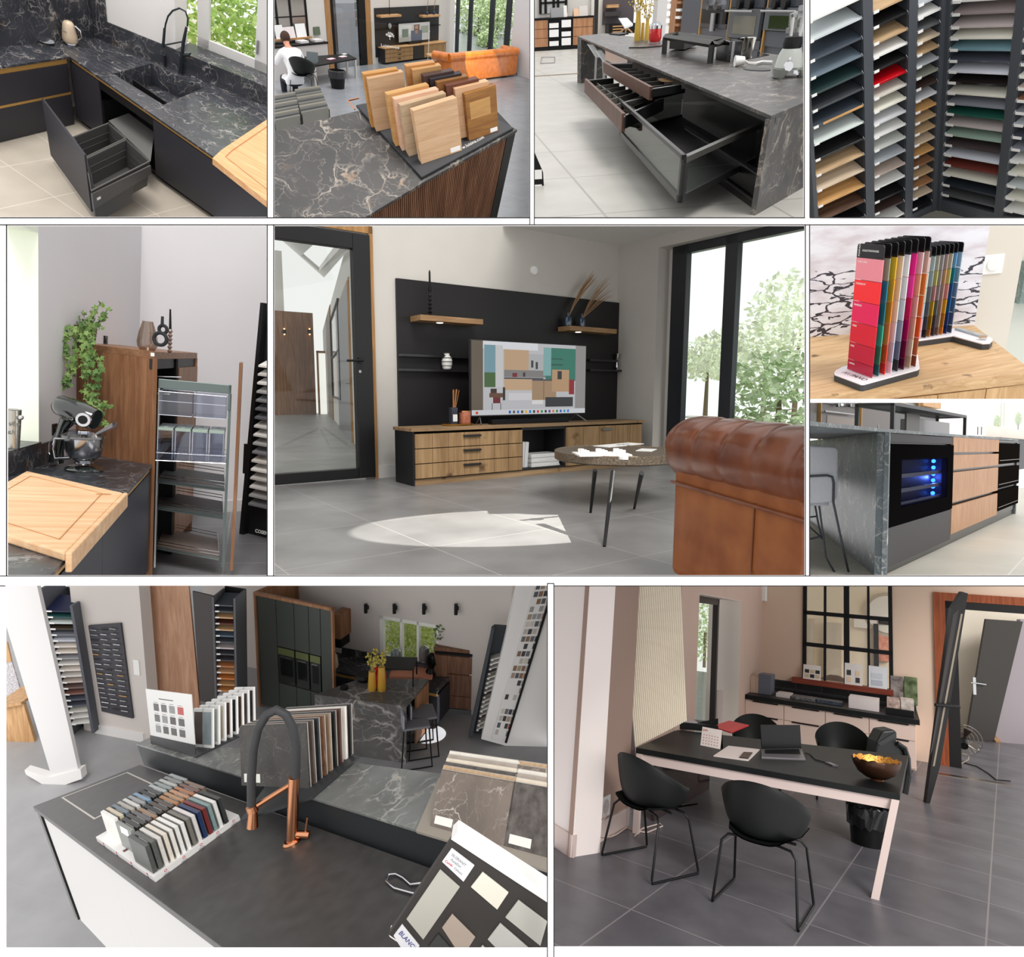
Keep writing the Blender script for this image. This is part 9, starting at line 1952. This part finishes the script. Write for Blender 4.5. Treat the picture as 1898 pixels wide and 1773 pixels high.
 g = Q.along(d,c);zt = g.at(*T(1700,1150),x=0);w = (c-d).length;yt = min(.12,max(.02,abs(zt.y)));zh = g.zat(T(0,1152)[1],0,yt);ob('screen',MB().prismx([(0,tz*0+.018),(yt,zh),(yt+.008,zh),(.008,.018)],0,w).xf(Q.I@g.M),paint((12,14,14),.15,spec=.3),t)
 f = st(400,1475,U);t = thing('adapter','grey adapter on a black lead beside the laptop','adapter',f);ob('body',MB().hexa([(-.03,-.05,0),(.02,-.06,0),(.0,.05,0),(-.05,.06,0)],[(-.03,-.05,.015),(.02,-.06,.015),(.0,.05,.015),(-.05,.06,.015)]),al,t);e = f.I@(Q.M@A(180,1385,tz,U));ob('lead',MB().tube([(-.03,.05,.008),(-.1,.15,.008),(e.x*.6,e.y*.9,.008),(e.x,e.y,.01)],.005,6),BLACK,t)
 p0,p1 = A(1215,1310,tz,T),A(1370,1342,tz,T);g = side(Q,p0,p1);l,r_ = g.I@(Q.M@p0),g.I@(Q.M@p1);u0,u1 = sorted((l.x,r_.x));zh = g.zat(T(0,1180)[1],(u0+u1)/2,.04);t = thing('desk_calendar','standing white desk calendar with red marks on the table','calendar',g);ob('front_sheet',MB().prismx([(0,tz),(.05,zh),(.054,zh),(.004,tz)],u0,u1),paint((244,232,226),.6),t);ob('back_sheet',MB().prismx([(.1,tz),(.054,zh),(.05,zh),(.096,tz)],u0,u1),BLACK,t);hh = zh-tz
 for i in range(4):
  for j in range(6):u = u0+(u1-u0)*(.1+.14*j);z = tz+hh*(.12+.15*i);ob('day_mark',MB().prismx([(.05*(z-tz)/hh-.001,z),(.05*(z-tz+.008)/hh-.001,z+.008)]+[(.05*(z-tz+.008)/hh+.001,z+.008),(.05*(z-tz)/hh+.001,z)],u,u+.01),paint((170,110,110),.6),t)
 text('heading','JUIN',hh*.14,paint((190,30,40)),t,Mx((u0+(u1-u0)*.05,.038,tz+hh*.8),0,pi/2-.25),.0003)
 def flat(pts,Z,z0,z1,mt,nm,lb,ct,par=None):return ob(nm,MB().prism([A(*p,z0,Z) for p in pts],z0,z1),mt,par,Q,lb,ct)
 flat([(1318,1398),(1435,1320),(1680,1348),(1590,1435)],T,tz,tz+.008,paint((236,222,218),.6),'notepad','white notepad under the phone on the table','notepad');flat([(1520,1410),(1555,1368),(1625,1372),(1590,1418)],T,tz+.008,tz+.016,paint((16,20,22),.1),'phone','black smartphone lying on the white notepad','phone')
 flat([(1305,1170),(1440,1125),(1595,1160),(1455,1218)],T,tz,tz+.012,paint((232,60,62),.4),'folder','bright red folder on the far side of the table','folder')
 f = st(1130,1190,T);t = thing('document_tray','black desk organiser with papers at the left end of the table','organiser',f);q = lambda x,y,yy=0:at(f,x,y,T,yy);ob('tray',MB().box(q(1030,1180).x,q(1355,1180).x,-.0,.28,0,.07),BLACK,t);ob('divider',MB().hexa([q(1180,1150,.1),q(1355,1150,.1),q(1355,1150,.14),q(1180,1150,.14)],[q(1180,1150,.1)+Vector((0,0,.02)),q(1355,1100,.1),q(1355,1100,.14),q(1180,1150,.14)+Vector((0,0,.02))]),BLACK,t);ob('papers',box(q(1050,1130).x,q(1200,1130).x,.04,.2,.07,.085),paint((206,196,200)),t)
 # bag on the far right chair, waste basket
 f = facing(Q,A(1665,1510));q = lambda x,y,Z,yy=0:at(f,x,y,Z,yy);pb = [q(725,1420,U),q(745,1290,U),q(790,1205,U),q(880,1195,U),q(905,1215,U),q(900,1300,U),q(985,1390,U),q(990,1483,U)];lk = paint((24,26,28),.45,spec=.5)
 t = thing('backpack','black backpack hanging at the right end of the table','backpack',f);ob('body',MB().prismy([(p.x,p.z) for p in pb]+[(q(960,120,W).x,q(960,120,W).z),(q(870,60,W).x,q(870,60,W).z)],.0,.22),lk,t,bev=.03);ob('flap',MB().prismy([(p.x,p.z) for p in (q(745,1300,U),q(880,1215,U),q(895,1250,U),q(770,1320,U))],-.01,.0),paint((50,54,54),.4),t)
 ob('strap',MB().tube([q(900,1300,U,-.02),q(960,1340,U,-.02),q(985,1420,U,-.02),q(992,150,W,-.02),q(965,300,W,-.02)],.03,6),lk,t)
 c = A(672,690,0,W);hb = Q.zat(W(0,395)[1],c.x,c.y);r = (A(555,690,0,W)-A(790,690,0,W)).length/2;t = thing('waste_basket','black waste basket with a crumpled black liner under the table','waste basket',Q.sub(c));ob('basket',MB().lathe([(r*.85,0),(r,hb*.95),(r*.96,hb*.95),(r*.8,.01)],n=26),BLACK,t,smooth=1);m = MB();rnd = random.Random(4);m.lathe([(r*1.03,hb*.5),(r*1.08,hb*.8),(r*1.1,hb*1.0),(r*.9,hb*1.04)],n=34,cap=False);m.v = [(x*(1+rnd.uniform(-.04,.04)),y*(1+rnd.uniform(-.04,.04)),z+rnd.uniform(-.02,.02)) for x,y,z in m.v];ob('liner',m,paint((20,22,24),.25,spec=.7),t)
 # walls
 cx = -.527*sc;ky,ky2,kz = 3.911*sc,4.93*sc,.532*sc;X_ = Q.along((cx,0,0),(cx,1,0));X = lambda x,y,Z=T,yy=0:X_.at(*Z(x,y),y=yy)
 y0,y1 = X(1200,400).x,X(1525,500).x;z1 = (X(1525,186).z+X(1197,118).z)/2;yl = X(1060,300).x;yr = ky2
 struct('wall_left',MB().box(yl,y0,0,.5,0,5).box(y1,yr+.1,0,.5,0,5).box(y0,y1,0,.5,z1,5),wl,X_)
 struct('trim_61',MB().box(y1-.004,y1,-.001,.5,0,z1).box(y0,y1,.0,.5,z1-.004,z1),paint((250,240,230),.7),X_)
 w1 = X(1345,500,T,.3);fm = paint((46,36,36),.4);wi = struct('window_1',MB().box(w1.x-.09,w1.x,.28,.36,0,z1).box(y0-1,w1.x,.28,.36,z1-.1,z1),fm,X_);ob('pane',box(y0-1,w1.x-.09,.42,.425,0,z1-.1),glass((252,255,250),.03),wi)
 c = X(1255,420,T,4);t = thing('tree','pale green tree far outside the narrow office window','tree',X_.sub((c.x,c.y,0)));ob('foliage',leaves(900,(0,0,c.z),(1.2,.8,1.1),.08,70),leafmat((176,206,140),(226,238,200)),t);ob('trunk',MB().cyl((0,0,0),(0,0,c.z),.06),paint((120,100,80)),t)
 f = facing(Q,Q.I@(X_.M@Vector((y1-.15,.1,0))));c = at(f,1370,1000,T);b = at(f,1370,885,T).z;ob('white_roll',box(c.x-.04,c.x+.04,0,.06,0,b),white,None,f,'white narrow roll standing in the office window reveal','roll')
 # left pier with baseboard and sockets
 a,b = A(205,795,0,V),A(640,545,0,V);F_ = side(Q,a,b);fa,fb = F_.I@(Q.M@a),F_.I@(Q.M@b);x0,x1 = sorted((fa.x,fb.x));struct('wall_pier',box(x0,x1,0,.04,0,5),paint((164,138,126),.85),F_);struct('baseboard_pier',box(x0,x1,-.02,0,0,.17),white,F_)  # pier wall: same wall paint, darkened in its colour against the sun
 c = A(60,700,0,V);G = side(Q,a,c);ga,gc = G.I@(Q.M@a),G.I@(Q.M@c);x2,x3 = sorted((ga.x,gc.x));struct('wall_side',box(x2-.6,x3,.005,.3,0,5),paint((252,240,236),.8),G);struct('baseboard_side',box(x2-.6,x3,-.01,.004,0,.17),white,G)  # light on the side face put into its near-white colour
 for i,(x,y) in enumerate(((303,472),(435,410))):
  p = F_.at(*V(x,y),y=0);t = thing('socket','white double socket low on the wall, %s'%('left one','right one with a white plug')[i],'socket',F_.sub((p.x,0,p.z)));w = abs(F_.at(*V(x+65,y),y=0).x-p.x);ob('plate',box(-w,w,-.012,0,-w*.5,w*.5),WHITE,t,bev=.002)
  for k in (-.5,.5):ob('outlet',MB().cyl((w*k,-.012,0),(w*k,-.015,0),w*.34,n=20),paint((210,200,198),.4),t)
 q = lambda x,y:F_.at(*V(x,y),y=-.05);ob('charging_cable',MB().tube([q(470,400),q(480,470),q(430,530),q(400,590),q(440,630),q(510,635)]+[F_.I@(Q.M@A(x,y,.01,V)) for x,y in ((560,615),(640,560),(720,590),(800,600),(920,550),(900,530),(760,570),(700,630))],.006,6),paint((232,210,196),.5),None,F_,'white cable plugged in low on the wall, trailing on the floor','cable')
 # white ribbed panel and metal profiles leaning on the wall
 g = facing(Q,Q.at(*T(890,1330),z=tz)+Vector((-.2,.2,0)));q = lambda x,y,yy=0:g.at(*T(x,y),y=yy);C4 = [q(592,-60),q(1045,-60),q(1098,1120),q(708,1322)];t = thing('ribbed_panel','tall white ribbed panel standing behind the left end of the table','panel',g);ob('sheet',MB().prismy([(p.x,p.z) for p in C4],.0,.03),paint((246,232,208),.6),t)
 n = 26;m = MB()
 for i in range(n+1):a_,b_ = C4[0].lerp(C4[1],i/n),C4[3].lerp(C4[2],i/n);m.tube([(a_.x,0,a_.z),(b_.x,0,b_.z)],.014,6)
 ob('ribs',m,paint((248,236,214),.6),t)
 for i,(x_,xb) in enumerate(((527,655),(562,690))):a_,b_ = q(x_,-60,-.05),q(xb,1460,-.05);ob('metal_profile',MB().hexa([(b_.x-.035,-.06,b_.z),(b_.x+.03,-.06,b_.z),(b_.x+.03,.0,b_.z),(b_.x-.035,0,b_.z)],[(a_.x-.035,-.06,a_.z),(a_.x+.03,-.06,a_.z),(a_.x+.03,0,a_.z),(a_.x-.035,0,a_.z)]),(paint((196,176,160),.4,.3),paint((110,98,98),.4,.4))[i],None,g,('pale metal profile leaning beside the ribbed panel','dark metal profile between the pale one and the ribbed panel')[i],'profile')
 # back wall, inner window, door
 B = lambda x,y,Z=U,yy=ky2:Q.at(*Z(x,y),y=yy);dx0,dx1 = B(1290,700).x,B(2000,700).x;dzt = B(1400,190).z;w = [B(x,500).x for x in (160,190,325,345,483,527,668,688,835,868)];wz = B(500,830).z;zz = [B(500,y).z for y in (300,555)]
 struct('wall_back',MB().box(cx-.2,w[0],ky2,ky2+.12,0,6).box(w[9],dx0,ky2,ky2+.12,0,6).box(w[0],w[9],ky2,ky2+.12,0,wz).box(dx0,dx1,ky2,ky2+.12,dzt,6),paint((222,196,176),.85))
 m = MB();
 for i in range(0,10,2):m.box(w[i],w[i+1],ky2-.03,ky2+.06,wz,6)
 for z in zz:m.box(w[0],w[9],ky2-.03,ky2+.06,z-.035,z+.035)
 wi = struct('window_2',m,BLACK);ob('pane',box(w[0],w[9],ky2,ky2+.005,wz,6),glass((250,246,240),.04),wi);rw = wood((110,46,32),(140,66,48),'x',1);struct('trim_62',box(w[0]-.15,w[9],ky2-.2,ky2,wz-.09,wz),rw)
 struct('wall_hall',MB().box(w[0]-2,dx1+3,ky2+4.5,ky2+4.6,0,8),paint((248,238,220),.85));c = B(590,640);
 hp = lambda x,y,yy=ky2+4.4:Q.at(*U(x,y),y=yy);a_ = hp(640,345);ob('thermostat',box(a_.x-.2,a_.x+.2,ky2+4.4,ky2+4.5,a_.z-.15,a_.z+.15),WHITE,None,Q,'white thermostat seen through the black-framed window','thermostat');a_ = hp(830,290);t = thing('wall_clock','round pale wall clock half hidden behind the window bar','clock',Q.sub((a_.x,ky2+4.5,a_.z)));ob('rim',MB().cyl((0,0,0),(0,-.1,0),.5,n=32),paint((200,190,176)),t);ob('face',MB().cyl((0,-.1,0),(0,-.12,0),.42,n=32),WHITE,t)
 a_,b_ = hp(755,365),hp(840,660);ob('hall_window',box(a_.x,b_.x,ky2+4.4,ky2+4.5,b_.z,a_.z),paint((226,150,130),.6,noise=30,ns=8),None,Q,'window onto a red brick wall at the far side of the hall','window');ob('hall_window_frame',MB().box(a_.x-.1,a_.x,ky2+4.35,ky2+4.5,b_.z-1,a_.z).box(a_.x,b_.x,ky2+4.35,ky2+4.5,a_.z,a_.z+.08),BLACK,None,Q,'black frame around the brick wall window','window frame')
 for i,(x0_,x1_,ya) in enumerate(((345,465,350),(205,245,320))):a_,b_ = hp(x0_,ya),hp(x1_,700);ob('hall_door',box(a_.x,b_.x,ky2+4.3,ky2+4.5,0,a_.z),paint((214,204,190),.7),None,Q,('pale door frame in the hall behind the second window pane','pale curtain strip in the hall behind the first window pane')[i],'door')
 a_ = hp(340,370);c_ = hp(410,720,ky2+2.5);ob('side_chair',MB().lathe([(.3,0),(.5,.8),(.1,1.0)],n=18),paint((96,80,76)),None,Q.sub((c_.x,ky2+2.5,0)),'dark round-backed chair seen through the window','chair')
 # door lining, door leaf, second dark door, hall
 ok = wood((128,62,36),(164,90,54),'z',1);ow = B(1270,700).x;struct('trim_63',MB().box(dx0-.16,dx0,ky2-.04,ky2+.12,0,dzt+.13).box(dx0,dx1,ky2-.04,ky2+.12,dzt,dzt+.13),ok);struct('door_1',MB().box(dx0,dx0+.16,ky2-.03,ky2+.12,0,dzt).box(dx0,dx1,ky2-.03,ky2+.12,dzt-.12,dzt),paint((22,20,20),.4))
 g = facing(Q,A(1150,375,0,W));q = lambda x,y,Z=U,yy=0:g.at(*Z(x,y),y=yy);pz = lambda pts:[(p.x,p.z) for p in pts];dk = paint((24,22,22),.35)
 dd = struct('door_2',MB().prismy(pz([q(1410,110),q(1458,125),q(1240,1480),q(1160,375,W),q(1130,372,W),q(1330,240)]),0,.06),dk,g);ob('edge_strip',MB().prismy(pz([q(1400,285),q(1416,285),q(1195,1480),q(1180,1480)]),-.004,0),paint((150,138,122),.3,.5),dd);c = q(1290,1005,U,-.05);ob('handle',MB().cyl((c.x-.16,-.08,c.z),(c.x+.14,-.08,c.z),.02).cyl((c.x,-.08,c.z),(c.x,0,c.z),.02),BLKM,dd)
 ob('pane',MB().prismy(pz([q(1340,290),q(1385,250),q(1180,1350),q(1160,1400)]),-.002,0),paint((60,56,56),.1),dd)
 a2,b2 = Q.at(*U(1440,1290),y=ky2+.9),Q.at(*U(1690,1265),y=ky2+1.6);g2 = facing(Q,Q.at(*U(1560,1285),z=0));q = lambda x,y,yy=0:g2.at(*U(x,y),y=yy);d3 = struct('door_3',MB().prismy(pz([q(1600,325),q(1890,345),q(1665,1275),q(1440,1300)]),0,.05),paint((52,48,44),.5),g2);c = q(1505,850);ob('handle',MB().box(c.x-.03,c.x+.03,-.02,0,c.z-.17,c.z+.17).cyl((c.x,-.06,c.z+.06),(c.x+.2,-.06,c.z+.05),.015).cyl((c.x,-.06,c.z+.06),(c.x-.1,-.06,c.z+.06),.015),CHROME,d3)
 struct('wall_passage',MB().prismy(pz([q(1900,330),q(2000,330),q(2000,1600),q(1830,1483),q(1675,1230)]),.1,.2),paint((150,142,146),.8),g2);struct('baseboard_passage',MB().prismy(pz([q(1680,1230),q(1835,1400),q(1835,1483),q(1672,1262)]),.06,.1),wood((150,110,76),(176,134,98),'x'),g2)
 struct('wall_grey',MB().prismy(pz([q(1300,420,1.5),q(1575,425,1.5),q(1450,1050,1.5),q(1330,1030,1.5)]),1.5,1.6),paint((168,156,156),.8),g2);struct('wall_upper',MB().prismy(pz([q(1380,100,2),q(2100,100,2),q(2100,400,2),q(1380,425,2)]),2,2.1),paint((226,216,196),.8),g2)
 ob('wood_strip',MB().prismy(pz([q(1418,378,1.4),q(1525,378,1.4),q(1520,425,1.4),q(1415,422,1.4)]),1.4,1.45),rw,None,g2,'strip of dark wood above the grey partition in the passage','strip')
 # fan in the doorway
 f = facing(Q,A(1400,1450,0,U));q = lambda x,y,yy=0:f.at(*U(x,y),y=yy);c = q(1415,1275);r = abs(q(1415,1140).z-c.z);t = thing('floor_fan','chrome floor fan tilted up in the doorway','fan',f);M_ = Matrix.Translation(c)@Matrix.Rotation(radians(62),4,'Z')@Matrix.Rotation(radians(-20),4,'Y');ch = metal((170,160,150),.25)
 for k in range(6):ob('guard_ring',MB().tube([(0+.05*(1-(k/5)**2),r*k/5*cos(w*pi/14)+.0,r*k/5*sin(w*pi/14)) for w in range(28)],.005,5,True).xf(M_),ch,t) if k else None
 m = MB()
 for k in range(24):w = 2*pi*k/24;m.cyl((.05,0,0),(0,r*cos(w),r*sin(w)),.0025,n=4)
 ob('guard_wires',m.xf(M_),ch,t)
 for k in range(4):w = pi/2*k+.3;ob('blade',MB().hexa([(-.03,.03*cos(w),.03*sin(w)),(-.02,r*.85*cos(w-.25),r*.85*sin(w-.25)),(-.05,r*.85*cos(w+.25),r*.85*sin(w+.25)),(-.045,.05*cos(w+.5),.05*sin(w+.5))],[(-.035,.03*cos(w),.03*sin(w)),(-.025,r*.85*cos(w-.25),r*.85*sin(w-.25)),(-.055,r*.85*cos(w+.25),r*.85*sin(w+.25)),(-.05,.05*cos(w+.5),.05*sin(w+.5))]).xf(M_),ch,t)
 ob('motor',MB().cyl((-.05,0,0),(-.2,0,0),.07,.06).xf(M_),BLACK,t,smooth=1);ob('stand',MB().tube([q(1340,1400,0),q(1340,1450,-.1),q(1400,1465,-.15),q(1460,1430,0),q(1465,1400,.1),q(1400,1380,.12)],.012,7,True),ch,t,smooth=60)
 ob('power_cord',MB().tube([f.I@(Q.M@A(x,y,.01,Z)) for x,y,Z in ((1420,1440,U),(1440,60,W),(1530,85,W),(1620,140,W),(1680,190,W),(1790,198,W))],.008,6),BLACK,t);struct('floor_threshold',MB().prism([A(1218,132,.004,W),A(1800,222,.004,W),A(1800,236,.004,W),A(1218,146,.004,W)],0,.006),ch)
 # sideboard
 Y = ky;s0,s1 = Q.at(1381,1300,y=Y).x,Q.at(1697,1328,y=Y).x;kt = (Q.at(1382,1296,y=Y).z+Q.at(1697,1322,y=Y).z)/2;t = thing('sideboard','long white sideboard with drawers and a black top along the back wall','sideboard');ob('top',box(s0-.05,s1+.05,Y-.03,ky2,kt-.07,kt),bt,t);cw = paint((232,206,194),.25,spec=.4);ob('body',box(s0,s1,Y+.02,ky2,.1,kt-.07),cw,t);n = 4;hw = (s1-s0)/n
 for i in range(n):
  for j,(za,zb) in enumerate(((kt-.3,kt-.085),(.12,kt-.31))):d_ = ob('drawer',box(s0+i*hw+.006,s0+(i+1)*hw-.006,Y,Y+.02,za,zb),cw,t);ob('grip',box(s0+i*hw+hw*.2,s0+i*hw+hw*.85,Y-.015,Y,zb-.012,zb+.006),BLACK,d_)
 struct('wall_tiles',box(s0,s1+.05,ky2-.012,ky2,kt,wz-.09),tiles((44,42,44),(74,72,76),.42,sy=.12,rough=.3,line=.006,wall=True))
 def bx(x,y,x2,y2,d0,d1,mt,nm,lb,ct,z=kt):a,b = Q.at(*U(x,y),y=d0),Q.at(*U(x2,y2),y=d0);return ob(nm,box(a.x,b.x,d0,d1,z,max(z+.01,a.z)),mt,None,Q,lb,ct,bev=.003)
 m_ = Y+.35;bx(520,935,760,1000,Y+.25,Y+.75,paint((226,214,214),.5),'box','white flat box on the sideboard','box');bx(820,950,925,1020,Y+.3,Y+.7,paint((176,150,140),.5,noise=40,ns=20),'sample_box','box of marbled samples on the sideboard, left half','sample box');bx(930,955,1035,1020,Y+.3,Y+.7,paint((206,194,186),.5,noise=30,ns=14),'sample_box','box of pale marbled samples at the right end of the sideboard','sample box');bx(810,1020,1035,1040,Y+.2,Y+.3,BLACK,'sample_stand','low black stand before the sample boxes','stand')
 bx(68,930,260,960,Y+.3,Y+.7,paint((90,88,92),.5,noise=40,ns=20),'magazines','pile of magazines on the sideboard','magazines');bx(268,955,470,985,Y+.3,Y+.6,paint((54,60,76),.4,noise=20,ns=20),'brochures','dark blue brochures fanned out on the sideboard','brochures');bx(-50,905,60,945,Y+.3,Y+.7,paint((216,206,206),.5),'papers','pile of white papers near the left end of the sideboard','papers')
 for i,(x,x2,y,c,lb) in enumerate(((-250,-215,770,(206,180,160),'cream binder at the left end of the sideboard'),(-212,-190,775,(196,168,150),'second cream binder beside the grey one'),(-188,-90,755,(104,108,120),'thick grey binder on the sideboard'))):bx(x,y,x2,930,Y+.4,Y+.8,paint(c,.5),'binder',lb,'binder')
 for i,(x,x2,y,c,lb) in enumerate(((165,303,680,(226,220,216),'display card with six dark swatches, left on the sill'),(490,628,668,(222,216,214),'tall white display card with round buttons on the window sill'),(678,822,690,(214,216,222),'white brochure with pale boxes, right on the window sill'))):
  a,b = Q.at(*U(x,y),y=ky2-.12),Q.at(*U(x2,y),y=ky2-.12);t = thing('display_card',lb,'card',None,'cards on the sill');ob('sheet',MB().prismx([(ky2-.16,wz),(ky2-.1,a.z),(ky2-.09,a.z),(ky2-.15,wz)],a.x,b.x),paint(c,.6),t);ww,hh = b.x-a.x,a.z-wz
  for r in range(2):
   for cc_ in range(3 if i==0 else 2 if i==1 else 1):
    u = a.x+ww*((.1,.12,.15)[i]+(.3,.5,1)[i]*cc_);v = wz+hh*(.12+.32*r);wq = ww*(.24,.24,.6)[i];ob('swatch',MB().prismx([(ky2-.165+.06*(v-wz)/hh,v),(ky2-.165+.06*(v-wz)/hh+.015,v+hh*.24),(ky2-.13+.03,v+hh*.24),(ky2-.13,v)],u,u+wq),paint(((40,38,40),(60,58,60),(196,200,210))[i] if (r+cc_)%2 else ((200,180,150),(226,200,170),(180,184,196))[i],.5),t)
 bx(848,768,950,890,ky2-.1,ky2-.06,paint((110,100,96),.5,noise=50,ns=12),'picture_board','picture board of a grey interior leaning by the tiles','picture',wz-.2);bx(955,775,1062,890,ky2-.1,ky2-.06,paint((96,110,72),.5,noise=40,ns=8),'picture_board','green and orange picture board leaning at the sideboard end','picture',wz-.2)
 a_ = Q.at(*T(1708,100),y=ky2-.1);ob('alarm_sensor',box(a_.x-.06,a_.x+.06,ky2-.14,ky2-.02,a_.z-.2,a_.z+.2),WHITE,None,Q,'white motion sensor high in the corner of the office','sensor',bev=.02)
room_j()

# ---------------------------------------------------------------- each room ends where its compartment ends
def clip_all():
 bpy.context.view_layer.update()
 cam_o = Vector((0,0,CAMZ));done = []
 for key,obs in MEMBERS.items():
  x0,y0,x1,y1 = RECTS[key];m = 5
  x0-=m;y0-=m;x1+=m;y1+=m
  def d(px,py):return Vector(((px-CX)/F,1,-(py-CY)/F))
  c = [d(x0,y0),d(x1,y0),d(x1,y1),d(x0,y1)]
  planes = []
  mid = d((x0+x1)/2,(y0+y1)/2)
  for i in range(4):
   n = c[i].cross(c[(i+1)%4]).normalized()
   if n.dot(mid)<0:n = -n
   planes.append((cam_o,n))
  planes.append((Vector((0,1.42,CAMZ)),Vector((0,1,0))))
  kill = []
  for o in obs:
   if o.type!='MESH':continue
   W = o.matrix_world;vs = [W@v.co for v in o.data.vertices]
   if not vs:kill.append(o);continue
   dist = [[(v-p).dot(n) for v in vs] for p,n in planes]
   if any(max(a)<0 for a in dist):kill.append(o);continue
   cut = [pl for pl,a in zip(planes,dist) if min(a)<0]
   if not cut:continue
   if o.data.users>1:o.data = o.data.copy()
   bm = bmesh.new();bm.from_mesh(o.data);I = W.inverted();R = W.to_3x3()
   for p,n in cut:
    g = bmesh.ops.bisect_plane(bm,geom=bm.verts[:]+bm.edges[:]+bm.faces[:],plane_co=I@p,plane_no=R.transposed()@n,clear_inner=True)
    es = [e for e in g['geom_cut'] if isinstance(e,bmesh.types.BMEdge) and e.is_valid and e.is_boundary]
    if es and len(es)<400:
     try:bmesh.ops.holes_fill(bm,edges=es,sides=0)
     except Exception:pass
   if not bm.faces:kill.append(o)
   bm.to_mesh(o.data);bm.free()
  ks = set(kill)
  for o in kill:
   for ch in list(o.children):          # a part that stays keeps hanging on the thing
    if ch not in ks:ch.parent = o.parent;
   bpy.data.objects.remove(o)
  for o in obs:
   try:
    if o.type=='EMPTY' and not o.children:done.append(o)
   except ReferenceError:pass
 for o in done:bpy.data.objects.remove(o)
clip_all()
